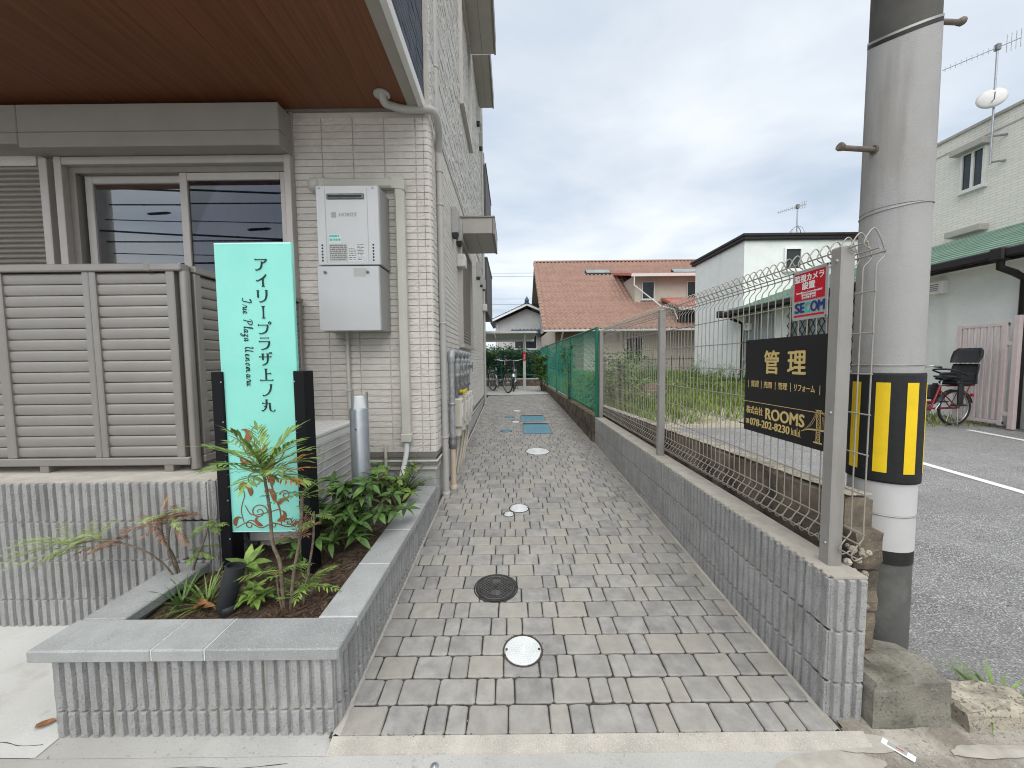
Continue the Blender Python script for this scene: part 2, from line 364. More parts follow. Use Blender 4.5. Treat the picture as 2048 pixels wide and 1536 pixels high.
# lettering: text set with the built-in font, converted to mesh
def text(name, s, size, mat, parent, mtx, depth=.0008, bold=0., align='CENTER', sx=1., kern=1.):
    c = bpy.data.curves.new(name, 'FONT'); c.body = s; c.size = size; c.extrude = depth; c.align_x = align; c.align_y = 'CENTER'; c.space_character = kern; c.resolution_u = 3
    o = bpy.data.objects.new(name, c); COL.objects.link(o)
    dg = bpy.context.evaluated_depsgraph_get(); me = bpy.data.meshes.new_from_object(o.evaluated_get(dg)); me.name = name
    bpy.data.objects.remove(o); bpy.data.curves.remove(c)
    if bold:          # heavier weight: the glyphs laid over themselves a hair to each side
        V0 = [v.co.copy() for v in me.vertices]; F0 = [tuple(p.vertices) for p in me.polygons]; mb = MB()
        for k, (dx, dy) in enumerate(((0, 0), (1, 0), (-1, 0), (0, 1), (0, -1))): mb.add([(v.x + dx * bold, v.y + dy * bold * .7, v.z + k * .00006) for v in V0], F0)
        bpy.data.meshes.remove(me); me = mb.mesh(name)
    me.materials.clear(); me.materials.append(m_[mat])
    return put(name, me, parent, mat=mtx @ Matrix.Diagonal((sx, 1, 1, 1)))
def ribbon(mb, pts, fn, depth=.002, k=5, smooth=True):
    """brush stroke: pts (x, y, width); fn maps 2-D to the panel's plane"""
    P = smooth_pts([(x, y, w) for x, y, w in pts], k) if smooth and len(pts) > 2 else [Vector(p) for p in pts]
    n = len(P); A = []; B = []
    for i, p in enumerate(P):
        a = P[max(0, i - 1)]; b = P[min(n - 1, i + 1)]; d = Vector((b.x - a.x, b.y - a.y)); d = d.normalized() if d.length > 1e-9 else Vector((1, 0))
        nx, ny = -d.y, d.x; w = max(.0004, p.z) / 2; A.append((p.x + nx * w, p.y + ny * w)); B.append((p.x - nx * w, p.y - ny * w))
    V = [fn(a, b, depth) for a, b in A] + [fn(a, b, depth) for a, b in B] + [fn(a, b, 0) for a, b in A] + [fn(a, b, 0) for a, b in B]
    F = []
    for i in range(n - 1):
        F += [(n + i, n + i + 1, i + 1, i), (i, i + 1, 2*n + i + 1, 2*n + i), (3*n + i, 3*n + i + 1, n + i + 1, n + i)]
    F += [(0, 2*n, 3*n, n), (n - 1, 2*n - 1, 4*n - 1, 3*n - 1)]
    mb.add(V, F)
# ------------------------------------------------------------------ ground, road, path
def sheet(xs, ys, zf): 
    mb = MB(); mb.grid(len(xs) - 1, len(ys) - 1, lambda i, j: (xs[i], ys[j], zf(xs[i], ys[j]))); return mb
struct('ground', sheet([-400, -40, 0, 40, 400], [-400, -40, 1.3, 1.33, 10.4, 14, 60, 600], lambda x, y: gz(y) - .06), m_['soil'])
struct('road', sheet([-40, -1.9, -1.4, 0, .9, 1.2], [-40, -8, 0, 1.1, 1.216], lambda x, y: -.024), m_['road'])
struct('road_edge', sheet([-1.69, -1.2, -.64], [1.212, 1.25, 1.33], lambda x, y: -.0225), m_['road'])
struct('pavement', sheet([1.2, 1.5, 1.9, 3, 40], [-40, -8, 0, .9, 1.195, 1.30, 1.375], lambda x, y: -.024 + (.024 if y > 1.35 else .01 if y > 1.25 else 0)), m_['dirty_concrete'])
struct('driveway', sheet([-12, -3, -1.672], [1.214, 1.3, 1.9], lambda x, y: -.02 + .012 * max(0, y - 1.3)), m_['apron'])
struct('kerb_strip', sheet([-.66, 0, .6, 1.25], [1.210, 1.214, 1.235, 1.262], lambda x, y: -.03 if y < 1.212 else -.02 + (y - 1.214) * .36), m_['strip'])
pk = struct('parking_lot', sheet([1.3, 1.5, 2, 4, 8.2, 30], [1.36, 1.7, 3, 5.4, 6.1], lambda x, y: gz(y) + .002), m_['asphalt'])
for x0, y0, y1 in ((4.62, 1.8, 5.9), (7.05, 1.8, 5.75)):
    mb = MB(); mb.grid(1, 4, lambda i, j: (x0 + i * .1, y0 + (y1 - y0) * j / 4, gz(y0 + (y1 - y0) * j / 4) + .007)); mb.obj('painted_line', m_['line_paint'], pk)
struct('gravel_yard', sheet([1.3, 3, 6, 9, 30], [6.1, 7, 8, 10.4, 14, 19], lambda x, y: gz(y) - .004), m_['gravel'])
struct('concrete_yard', sheet([-8, -.7, .2, 1.2], [10.42, 11.5, 14.2], lambda x, y: .394 + (.0 if y < 11 else .004)), m_['yard_concrete'])

PX0, PX1, PY0, ROW = -.645, 1.158, 1.262, .1165
NROW = int((10.42 - PY0) / ROW)
mb = MB(); mb.grid(6, 20, lambda i, j: (PX0 - .03 + (PX1 - PX0 + .06) * i / 6, PY0 + (10.42 - PY0) * j / 20, gz(PY0 + (10.42 - PY0) * j / 20) - .011))
path = struct('path', mb, m_['joint_sand'])
def paver_geo(w, d, rnd, mb=None, M4=None):
    """one concrete paver: worn outline, rounded arris, slightly uneven top"""
    pts = []
    j = lambda: rnd.uniform(-.0016, .0016)
    hx, hy, c = w / 2 - .0028, d / 2 - .0034, .007
    for sx, sy in ((1, -1), (1, 1), (-1, 1), (-1, -1)):
        q = [(sx * hx, sy * (hy - c)), (sx * (hx - c), sy * hy)]
        if sx * sy > 0: pts += q
        else: pts += q[::-1]
        nx = {(1,-1): (hx, 0), (1,1): (0, hy), (-1,1): (-hx, 0), (-1,-1): (0, -hy)}[(sx, sy)]
        pts.append(nx)
    pts = [(a + j(), b + j()) for a, b in pts]
    n = len(pts); V = []
    for k, (s, z) in enumerate(((1, -.03), (1, -.0045), (0, 0))):
        for a, b in pts:
            if s: V.append((a, b, z))
            else:
                V.append((a - math.copysign(min(.0042, abs(a)), a) + j() * .5, b - math.copysign(min(.0042, abs(b)), b) + j() * .5, z + j() * .3))
    F = []
    for k in range(2): F += [(k*n + i, k*n + (i + 1) % n, (k+1)*n + (i + 1) % n, (k+1)*n + i) for i in range(n)]
    F.append(tuple(2*n + i for i in range(n)))
    if M4 is not None: V = [tuple(M4 @ Vector(v)) for v in V]
    mb.add(V, F); return mb
rp = random.Random(11)
BIG = [paver_geo(.155, ROW, rp, MB()).mesh('paver', m_['paver']) for _ in range(6)]
SML = [paver_geo(.0775, ROW, rp, MB()).mesh('paver', m_['paver']) for _ in range(6)]
rest = MB(); count = 0; prev_j = []
for r in range(NROW):
    y = PY0 + (r + .5) * ROW; best = None
    for _try in range(24):          # joints staggered against the row before
        x0_ = PX0 - rp.uniform(0, .15); x_ = x0_; last = 0; seq = []
        while x_ < PX1 - .012:
            big = rp.random() < (.64 if last != 2 else .25) if last != -1 else True
            last = (2 if last == 1 else 1) if big else (-1 if last == -2 else -2)
            seq.append(big); x_ += .155 if big else .0775
        js = [x0_ + sum(.155 if q else .0775 for q in seq[:i + 1]) for i in range(len(seq))]
        cost = sum(max(0, .022 - min([abs(j - p) for p in prev_j] or [1])) for j in js)
        if best is None or cost < best[0]: best = (cost, x0_, seq, js)
    _, x, seq, prev_j = best
    for big in seq:
        w = .155 if big else .0775
        a, b = max(x, PX0), min(x + w, PX1); x += w
        if b - a < .012: continue
        cut = (b - a) < w - .002
        Mx = Matrix.Translation(((a + b) / 2, y, gz(y) + rp.uniform(-.0012, .0012))) @ Matrix.Rotation(math.atan(SLOPE) + rp.uniform(-.004, .004), 4, 'X') @ Matrix.Rotation(rp.uniform(-.006, .006), 4, 'Y') @ Matrix.Rotation(rp.uniform(-.006, .006), 4, 'Z')
        if count < 300:
            me = paver_geo(b - a, ROW, rp, MB()).mesh('paver', m_['paver']) if cut else rp.choice(BIG if big else SML)
            put('paver', me, path, mat=Mx); count += 1
        else: paver_geo(b - a, ROW, rp, rest, Mx)
rest.obj('far_pavers', m_['paver'], path, kind='stuff')
# sandy mortar fillet along both edges of the path
for x, w in ((PX0 - .004, .016), (PX1 + .002, .014)):
    mb = MB(); rr = random.Random(5)
    mb.grid(2, 90, lambda i, j: (x + (i - 1) * w * rr.uniform(.6, 1.1), PY0 + j * .1, gz(PY0 + j * .1) + (.006 if i == 1 else -.004)))
    mb.obj('mortar_edge', m_['strip'], path)

# ------------------------------------------------------------------ ribbed concrete blocks
PITCH_R = .0433
def rib_profile(L, seed):
    xs = []; x = 0.0; n = round(L / PITCH_R); p = L / n
    for i in range(n):
        a = i * p
        xs += [(a + .0005, .0125), (a + .0130, .0125), (a + .0155, .003), (a + .0165, 0), (a + .0235, -.0008), (a + .0325, -.0008), (a + p - .0035, 0), (a + p - .0025, .003)]
    return xs
def rib_block(L, h, seed, nz=9, depth=.1):
    """split-ribbed block: local x along the wall, z up, front face towards -y"""
    rb = random.Random(seed); pr = rib_profile(L, seed); mb = MB(); n = len(pr)
    zs = [0, .004] + [.004 + (h - .008) * k / (nz - 3) for k in range(1, nz - 3)] + [h - .004, h]
    V = []
    for k, z in enumerate(zs):
        e = .005 if k in (0, len(zs) - 1) else 0
        for x, d in pr:
            rough = 0 if d > .0005 else noise.noise((x * 60 + seed * 7, z * 55, seed)) * .002 + rb.uniform(-.0014, .0014)
            V.append((x, d + e + rough, z))
    m = len(zs)
    F = [(k*n + i, k*n + i + 1, (k+1)*n + i + 1, (k+1)*n + i) for k in range(m - 1) for i in range(n - 1)]
    b = len(V); V += [(0.0005, depth, 0), (L - .0005, depth, 0), (L - .0005, depth, h), (0.0005, depth, h)]
    F += [tuple([(m-1)*n + i for i in range(n)] + [b + 2, b + 3]), tuple([i for i in range(n)][::-1] + [b, b + 1]), tuple([k*n for k in range(m)][::-1] + [b, b + 3]), tuple([k*n + n - 1 for k in range(m)] + [b + 2, b + 1]), (b + 1, b, b + 3, b + 2)]
    mb.add(V, F); return mb.mesh('block', m_['block'])
BLK = {}
def block_mesh(L, h, rnd, same=4):
    key = (round(L, 3), round(h, 3)); lst = BLK.setdefault(key, [])
    if len(lst) < same: lst.append(rib_block(key[0], key[1], len(BLK) * 13 + len(lst) * 3 + 1)); return lst[-1]
    return rnd.choice(lst)
def rib_wall(parent, p0, ang, length, courses, z_top, rnd, off=0., lead=.195):
    """courses of blocks from the top down; ang = heading of the wall's +x; the ribbed face looks to the right-hand -y side"""
    z = z_top; Rz = Matrix.Rotation(ang, 4, 'Z')
    for c, h in enumerate(courses):
        x = 0.0; first = lead if c % 2 else .39
        while x < length - .02:
            w = min(first if x == 0 else .39, length - x)
            if length - x - w < .09: w = length - x
            w = max(.0433, round(w / PITCH_R) * PITCH_R) if w < .385 else w
            w = min(w, length - x)
            put('block', block_mesh(w - .004, h - .008, rnd), parent, mat=Matrix.Translation(p0) @ Rz @ Matrix.Translation((x + .002, 0, z - h + .004))); x += w
        z -= h
rw = random.Random(21)
# --- retaining wall under the terrace
ret = thing('retaining_wall', 'grey split-ribbed block retaining wall carrying the louvered fence, left of the sign', 'wall', (-1.52, 1.86, 0))
RX, RY, RZ = -1.52, 1.86, .745
def loc(p): return (p[0] - RX, p[1] - RY, p[2])
rib_wall(ret, loc((-4.68, RY, 0)), 0, 3.12, (.205, .205, .205, .20), RZ, rw)
rib_wall(ret, loc((RX, RY + .04, 0)), PI / 2, 1.31, (.205, .205, .205, .20), RZ, rw)
mb = MB(); mb.box(-4.68 - RX, .0135, -.06, -.04, .2, RZ - .005); mb.box(-.2, .0135, -.06, -.0135, 1.35, RZ - .006); mb.obj('mortar_core', m_['mortar'], ret)
# rounded corner piece
for k in range(4):
    h = (.205, .205, .205, .20)[k]; z1 = RZ - .205 * k - .004; mb = MB(); V = []; nn = 9; zz = 7
    for kz in range(zz):
        z = z1 - (h - .008) * kz / (zz - 1); e = .004 if kz in (0, zz - 1) else 0
        for i in range(nn):
            a = -PI / 2 + (PI / 2) * i / (nn - 1); r = .04 - e - (.0095 if i % 4 == 2 else rw.uniform(0, .002)); V.append((-.04 + r * math.cos(a), .04 + r * math.sin(a), z))
    mb.add(V, [(k2*nn + i, (k2+1)*nn + i, (k2+1)*nn + i + 1, k2*nn + i + 1) for k2 in range(zz - 1) for i in range(nn - 1)])
    b = len(mb.v); mb.add([(-.04, .04, z1)], []); mb.f.append(tuple([b] + list(range(nn)))); mb.sm.append(False); mb.mi.append(0); mb.obj('block', m_['block'], ret)
mb = MB(); mb.box(-4.68 - RX, .012, RZ - .004, -.04, 1.6, RZ + .003); mb.box(-.04, .03, RZ - .004, -.012, 1.34, RZ + .0025); mb.obj('coping', m_['mortar'], ret)
# --- planter
pl = thing('planter_wall', 'low ribbed block planter with grey granite capstones beside the paved path', 'planter', (-1.15, 1.285, 0))
LX, LY = -1.15, 1.285
def lp(x, y, z=0): return (x - LX, y - LY, z)
PF, PR, PT = 1.285, -.648, .276
rib_wall(pl, lp(-1.695, PF), 0, -.66 + 1.695, (.2, .13), PT, rw, lead=.2165)
rib_wall(pl, lp(PR, PF + .012), PI / 2, 1.86, (.2, .2), PT, rw, lead=.2165)
rib_wall(pl, lp(-1.695, 1.86), -PI / 2, .56, (.2, .13), PT, rw)
mb = MB(); mb.box(*lp(-1.68, PF + .0135, -.06), *lp(-.663, PF + .13, PT - .004)); mb.box(*lp(-.78, PF + .13, -.06), *lp(PR - .0135, 3.14, PT - .005)); mb.box(*lp(-1.68, PF + .13, -.06), *lp(-1.60, 1.86, PT - .005)); mb.obj('mortar_core', m_['mortar'], pl)
def cap(x0, y0, x1, y1):
    mb = MB(); g = .0016; mb.cbox(*lp(x0 + g, y0 + g, PT), *lp(x1 - g, y1 - g, PT + .046), .005); mb.obj('capstone', m_['granite'], pl)
CF = 1.268
for a, b in ((-1.752, -1.303), (-1.303, -1.112), (-1.112, -.628)): cap(a, CF, b, CF + .17)
for a, b in ((1.438, 1.834), (1.834, 2.216), (2.216, 2.622), (2.622, 3.01)): cap(-.79, a, -.628, b)
cap(-1.745, CF + .17, -1.565, 1.858)
mb = MB()
for x in (-1.303, -1.112): mb.box(*lp(x - .0016, CF + .004, PT + .004), *lp(x + .0016, CF + .166, PT + .0452))
for y in (1.438, 1.834, 2.216, 2.622): mb.box(*lp(-.786, y - .0016, PT + .004), *lp(-.632, y + .0016, PT + .0452))
mb.obj('mortar_joint', m_['cover_white'], pl)
# soil and bark mulch
def soil_z(x, y): return .255 + .022 * noise.noise((x * 5, y * 5, 1)) + .008 * noise.noise((x * 23, y * 23, 4)) + (.03 if y > 1.9 else 0) * min(1, (y - 1.9) * 2 if y > 1.9 else 0)
mb = MB(); mb.grid(26, 60, lambda i, j: (-1.60 + .835 * i / 26 + (.0 if j * 1.75 / 60 < .4 else 0), 1.41 + 1.78 * j / 60, soil_z(-1.60 + .835 * i / 26, 1.41 + 1.78 * j / 60)), True)
struct('planter_soil', mb, m_['soil'])
mb = MB(); rm = random.Random(3)
for _ in range(2600):
    x, y = rm.uniform(-1.55, -.80), 1.44 + rm.random() ** 1.6 * 1.6
    if y > 1.86 and x < -1.5: continue
    a = rm.uniform(0, PI); l = rm.uniform(.006, .028); w = rm.uniform(.0015, .005); z = soil_z(x, y) + rm.uniform(.001, .008); dz = rm.uniform(-.006, .006)
    c, s = math.cos(a), math.sin(a)
    mb.add([(x - c*l - s*w, y - s*l + c*w, z - dz), (x - c*l + s*w, y - s*l - c*w, z - dz), (x + c*l + s*w, y + s*l - c*w, z + dz + .002), (x + c*l - s*w, y + s*l + c*w, z + dz + .003)], [(0, 1, 2, 3)])
tag(mb.obj('bark_mulch', m_['mulch']), 'brown bark mulch scattered over the planter soil', 'mulch', None, 'stuff')
# --- right-hand wall below the mesh fence
rwl = thing('block_wall', 'long grey split-ribbed block wall under the wire mesh fence, right of the path', 'wall', (1.23, 1.31, 0))
def lw(x, y, z=0): return (x - 1.23, y - 1.31, z)
WT = .53; WX = 1.163
rib_wall(rwl, lw(WX, 5.22), -PI / 2, 5.22 - 1.322, (.2, .2, .2), WT, rw, lead=.2165)
rib_wall(rwl, lw(WX + .004, 1.312), 0, .13, (.2, .2, .2), WT, rw, lead=.13)
mb = MB(); mb.box(*lw(WX + .0135, 1.326, -.06), *lw(1.29, 5.22, WT - .005)); mb.obj('mortar_core', m_['mortar'], rwl)
# mortar capping that follows the ribs
mb = MB(); P = []
n = int(3.9 / PITCH_R)
for i in range(n):
    y = 1.322 + i * 3.9 / n
    P += [(WX + .0125, y), (WX + .0125, y + .013), (WX + .002, y + .0165), (WX + .001, y + .0405)]
poly = [(x, y) for x, y in P] + [(1.298, 5.22), (1.298, 1.318)]
mb.prism(poly[::-1], 0, .008, lambda a, b, h: lw(a, b, WT - .003 + h)); mb.obj('coping', m_['mortar'], rwl)

# ------------------------------------------------------------------ old boundary wall, kerb stones at the pole
rk = random.Random(31)
ow = thing('old_boundary_wall', 'weathered dark brown concrete wall with crumbling top behind the mesh fence', 'wall', (1.39, 1.42, 0))
def owz(y): return .775 - .034 * (y - 1.5)
def stones(y0, y1, x0, x1, top):
    mb = MB(); n = 5; V = []
    for k in range(n + 1):
        y = y0 + (y1 - y0) * k / n
        for x, z in ((x0, -.05), (x0 + rk.uniform(-.004, .004), top(y) * .5), (x0 + rk.uniform(-.004, .006), top(y) - .012 + rk.uniform(-.006, .004)), (x0 + .015, top(y) + rk.uniform(-.008, .006)), (x1 - .015, top(y) + rk.uniform(-.008, .006)), (x1, top(y) - .012), (x1, -.05)):
            V.append((x - 1.39, y - 1.42, z))
    m = 7
    mb.add(V, [(k*m + i, k*m + i + 1, (k+1)*m + i + 1, (k+1)*m + i) for k in range(n) for i in range(m - 1)] + [tuple(range(m))[::-1], tuple(n*m + i for i in range(m))])
    return mb
y = 1.47
while y < 5.8:
    l = .6; mb = stones(y + .004, min(5.8, y + l) - .004, 1.345, 1.455, owz); mb.obj('wall_panel', [m_['old_wall']], ow); y += l
mb = MB(); mb.grid(3, 90, lambda i, j: (1.352 + i * .033 - 1.39, 1.47 + j * .048 - 1.42, owz(1.47 + j * .048) + .006 + rk.uniform(0, .008)))
mb.obj('crumbling_top', m_['old_top'], ow)
for z0, z1, x0, x1 in ((.0, .17, 1.33, 1.44), (.17, .33, 1.334, 1.436), (.33, .50, 1.33, 1.442), (.50, .66, 1.34, 1.452)):
    mb = MB(); nn = 4
    V = []
    for kz in range(nn + 1):
        z = z0 + .006 + (z1 - z0 - .012) * kz / nn
        for a, b in ((x0, 1.50), (x0 + rk.uniform(0, .004), 1.415 + rk.uniform(0, .012)), ((x0 + x1) / 2, 1.41 + rk.uniform(0, .012)), (x1 - rk.uniform(0, .006), 1.415 + rk.uniform(0, .012)), (x1, 1.50)): V.append((a - 1.39, b - 1.42, z))
    mb.add(V, [(k*5 + i, k*5 + (i + 1) % 5, (k+1)*5 + (i + 1) % 5, (k+1)*5 + i) for k in range(nn) for i in range(5)] + [(4, 3, 2, 1, 0), tuple(nn*5 + i for i in range(5))]); mb.obj('stone', m_['old_wall'], ow)
mb = MB()
for _ in range(60):
    x, y, z = rk.uniform(1.30, 1.36), rk.uniform(1.38, 1.44), rk.uniform(.05, .6); r = rk.uniform(.006, .016)
    mb.lathe([(0, -r), (r * .8, -r * .5), (r, .2 * r), (r * .6, r * .8), (0, r)], lw(0, 0)[:0] or (x - 1.39, y - 1.42, z), 6, smooth=False)
mb.obj('rubble', m_['old_top'], ow, kind='stuff')
def lump(name, label, cat, outline, h, loc_, mat, rnd, sub=3):
    """rough concrete piece: outline polygon with worn edges and a slightly dished top"""
    t = thing(name, label, cat, loc_); mb = MB(); n = len(outline); cx = sum(p[0] for p in outline) / n; cy = sum(p[1] for p in outline) / n; V = []
    pts = []
    for i in range(n):
        a, b = outline[i], outline[(i + 1) % n]
        for k in range(sub): s = k / sub; pts.append((a[0] + (b[0] - a[0]) * s + rnd.uniform(-.006, .006), a[1] + (b[1] - a[1]) * s + rnd.uniform(-.006, .006)))
    n = len(pts)
    for f, z in ((1.02, -.06), (1.01, .02), (1, h * .5), (1, h * .82), (.96, h), (.6, h * 1.02)):
        for x, y in pts: V.append((cx + (x - cx) * f + rnd.uniform(-.004, .004), cy + (y - cy) * f + rnd.uniform(-.004, .004), z + (rnd.uniform(-.008, .008) if z > .02 else 0)))
    F = [(k*n + i, k*n + (i + 1) % n, (k+1)*n + (i + 1) % n, (k+1)*n + i) for k in range(5) for i in range(n)] + [tuple(5*n + i for i in range(n))]
    mb.add(V, F); mb.obj('body', m_[mat], t); return t
lump('kerb_stone', 'mossy grey concrete kerb block at the foot of the utility pole', 'kerb stone', [(-.13, -.09), (.15, -.085), (.19, .0), (.16, .12), (-.13, .14)], .175, (1.435, 1.37, -.02), 'kerb', rk)
lump('kerb_stone', 'broken low kerb fragment with exposed aggregate right of the mossy kerb block', 'kerb stone', [(-.1, -.06), (.14, -.05), (.2, .02), (.1, .08), (-.1, .09)], .075, (1.74, 1.33, -.02), 'old_top', rk)
# little plate on the pavement and a survey stud
pv = [o for o in bpy.data.objects if o.name == 'pavement'][0]
for pts_, z_ in (([(1.10, 1.222), (1.20, 1.205), (1.30, 1.215), (1.36, 1.25), (1.33, 1.285), (1.24, 1.30), (1.17, 1.285)], -.0195), ([(1.5, 1.19), (1.62, 1.175), (1.8, 1.19), (1.86, 1.215), (1.7, 1.225), (1.56, 1.22)], -.0195), ([(.86, 1.15), (.98, 1.13), (1.16, 1.14), (1.24, 1.18), (1.12, 1.205), (.95, 1.20)], -.0225)):
    mb = MB(); Q = smooth_pts([(x + rk.uniform(-.01, .01), y + rk.uniform(-.008, .008), z_) for x, y in pts_], 5, True); mb.add([(p.x + rk.uniform(-.004, .004), p.y + rk.uniform(-.003, .003), p.z) for p in Q] + [(sum(p.x for p in Q) / len(Q), sum(p.y for p in Q) / len(Q), z_ + .003)], [(i, (i + 1) % len(Q), len(Q)) for i in range(len(Q))]); mb.obj('cement_patch', m_['mortar'], pv)
t = thing('boundary_marker', 'small white boundary plate with red arrow on the dirty concrete', 'marker', (1.325, 1.21, -.02), -.95)
mb = MB(); mb.cbox(-.042, -.014, 0, .042, .014, .004, .0015); mb.obj('plate', m_['white'], t)
mb = MB(); mb.box(-.026, -.010, .0045, .022, .010, .0055); mb.obj('grey_panel', m_['plate'], t)
mb = MB(); mb.prism([(-.006, -.001), (.008, -.001), (.008, -.003), (.014, 0), (.008, .003), (.008, .001), (-.006, .001)], .0058, .0066, lambda a, b, h: (a, b, h)); mb.obj('arrow', m_['red'], t)
t = thing('survey_stud', 'small round metal survey stud set in the road', 'stud', (-.275, 1.175, -.024))
mb = MB(); mb.lathe([(.014, 0), (.014, .002), (.011, .004), (.005, .0035), (.004, .006), (0, .007)], (0, 0, 0), 16); mb.obj('head', m_['steel'], t)
t = thing('dry_leaf', 'reddish brown dry leaf lying on the pale driveway', 'leaf', (-1.78, 1.33, -.018), .5)
mb = MB(); mb.grid(4, 2, lambda i, j: ((i - 2) * .014, (j - 1) * (.009, .014, .016, .012, .003)[i], .003 + .006 * abs(j - 1) + .002 * (i % 2))); mb.obj('blade', m_['leaf_dry'], t)

# ------------------------------------------------------------------ covers in the path
def on_path(x, y, dz=.0): 
    return Matrix.Translation((x, y, gz(y) + dz)) @ Matrix.Rotation(math.atan(SLOPE), 4, 'X')
def round_cover(name, label, cat, x, y, r, mat, kind, group=None):
    t = thing(name, label, cat, group=group); t.matrix_local = on_path(x, y, .0015)
    mb = MB(); mb.lathe([(r + .009, -.02), (r + .009, .0012), (r + .003, .0016), (r + .002, -.006), (r, -.006)], n=48); mb.obj('rim', m_['iron' if kind == 'iron' else 'joint_sand'], t)  # wide dark rim and gap, contact shadow round the lid put into its colour
    mb = MB(); mb.lathe([(r - .0015, -.02), (r - .0015, .002), (r - .004, .0035), (r * .93, .0035), (r * .925, .0025), (0, .0025)], n=48, smooth=False); mb.obj('lid', m_[mat], t)
    if kind == 'white':
        for k in range(1, 7):
            rr = r * (.12 + .125 * k); mb = MB()
            ns = 6 * k + 4
            for i in range(ns):
                a0, a1 = 2 * PI * (i + .08) / ns, 2 * PI * (i + .92) / ns; w = r * .045
                V = []
                for q in range(4):
                    a = a0 + (a1 - a0) * q / 3
                    for rad, z in ((rr - w, .0024), (rr - w * .7, .0044), (rr + w * .7, .0044), (rr + w, .0024)): V.append((rad * math.cos(a), rad * math.sin(a), z))
                mb.add(V, [(q*4 + s, (q+1)*4 + s, (q+1)*4 + s + 1, q*4 + s + 1) for q in range(3) for s in range(3)])
            mb.obj('tread_ring', m_[mat], t)
    if kind == 'iron':
        mb = MB(); k = 13
        for i in range(k):
            d = -r * .78 + 1.56 * r * i / (k - 1); h = math.sqrt(max(0, (.80 * r) ** 2 - d * d))
            if h < .01: continue
            c, s = math.cos(PI / 4), math.sin(PI / 4)
            for sg in (1, -1):
                mb.bar((d * c - h * s * sg, d * s * sg + h * c, .004), (d * c + h * s * sg, d * s * sg - h * c, .004), .0025, .003)
        mb.obj('tread_ribs', m_['iron_worn'], t)
        mb = MB(); mb.tube([(r * .86 * math.cos(a), r * .86 * math.sin(a), .0035) for a in [2 * PI * i / 40 for i in range(40)]], .0025, 5, closed=True); mb.obj('tread_ring', m_['iron_worn'], t)
        mb = MB(); q = r * .2
        mb.box(-q, -.42 * r - q * .85, .002, q, -.42 * r + q * .85, .0055); mb.obj('emblem', m_['iron_worn'], t)
        mb = MB(); mb.box(-q, .45 * r - q * .85, .002, q, .45 * r + q * .85, .0055)
        mb.lathe([(q * .7, .0055), (q * .5, .0075), (q * .25, .006), (0, .006)], (0, .45 * r, 0), 16)
        mb.obj('emblem', m_['iron_worn'], t)
        mb = MB(); mb.box(-.012, -.004, .003, .012, .004, .0058); mb.obj('key_slot', m_['black'], t)
    else:
        for a in (0, PI):
            mb = MB(); mb.box(r * .9 * math.cos(a) - .005, -.006, .003, r * .9 * math.cos(a) + .005, .006, .0052); mb.obj('key_slot', m_['moss'], t)
    return t
round_cover('manhole_cover', 'dark cast iron manhole cover with diamond tread in the pavers', 'manhole cover', -.105, 2.076, .118, 'iron', 'iron')
round_cover('inspection_cover', 'white round inspection cover nearest the camera with mossy rim', 'cover', .037, 1.632, .083, 'cover_white', 'white')
round_cover('inspection_cover', 'white round inspection cover beside a smaller one in the path', 'cover', .05, 3.125, .078, 'cover_white', 'white')
round_cover('inspection_cover', 'smallest white inspection cover, touching a bigger one in the path', 'cover', -.037, 3.015, .042, 'cover_white', 'white')
round_cover('inspection_cover', 'large white round cover in front of the blue meter lids', 'cover', .325, 4.83, .15, 'cover_white', 'white')
round_cover('inspection_cover', 'narrow white cover left of the far blue rectangular lid', 'cover', .06, 6.72, .075, 'cover_white', 'white')
round_cover('inspection_cover', 'farthest white cover, beyond both blue rectangular lids', 'cover', .10, 7.85, .09, 'cover_white', 'white')
round_cover('inspection_cover', 'small round blue cover left of the nearer blue lid', 'cover', -.105, 6.02, .085, 'cover_blue', 'white')
round_cover('inspection_cover', 'small round blue cover left of the farther blue lid', 'cover', -.05, 7.2, .085, 'cover_blue', 'white')
for lab, x0, x1, y0, y1 in (('nearer blue rectangular meter lid set in the pavers', .185, .615, 5.83, 6.58), ('farther blue rectangular meter lid set in the pavers', .18, .60, 6.78, 7.33)):
    t = thing('meter_lid', lab, 'meter lid', group='blue rectangular meter lids'); t.matrix_local = on_path((x0 + x1) / 2, (y0 + y1) / 2, .0015); a, b = (x1 - x0) / 2, (y1 - y0) / 2
    mb = MB(); mb.box(-a - .02, -b - .02, -.02, a + .02, b + .02, .0025); mb.obj('rim', m_['galv_dark'], t)
    mb = MB(); mb.cbox(-a, -b, -.01, a, b * .72, .006, .003); mb.obj('lid', m_['cover_blue'], t)
    mb = MB(); mb.box(-a, b * .76, -.01, a, b, .005); mb.obj('hinge_plate', m_['iron'], t)
    mb = MB()
    for k in range(9): mb.box(-a + .03, -b + .04 + k * b * .18, .0055, a - .03, -b + .055 + k * b * .18, .009)
    mb.obj('tread_ribs', m_['cover_blue'], t)
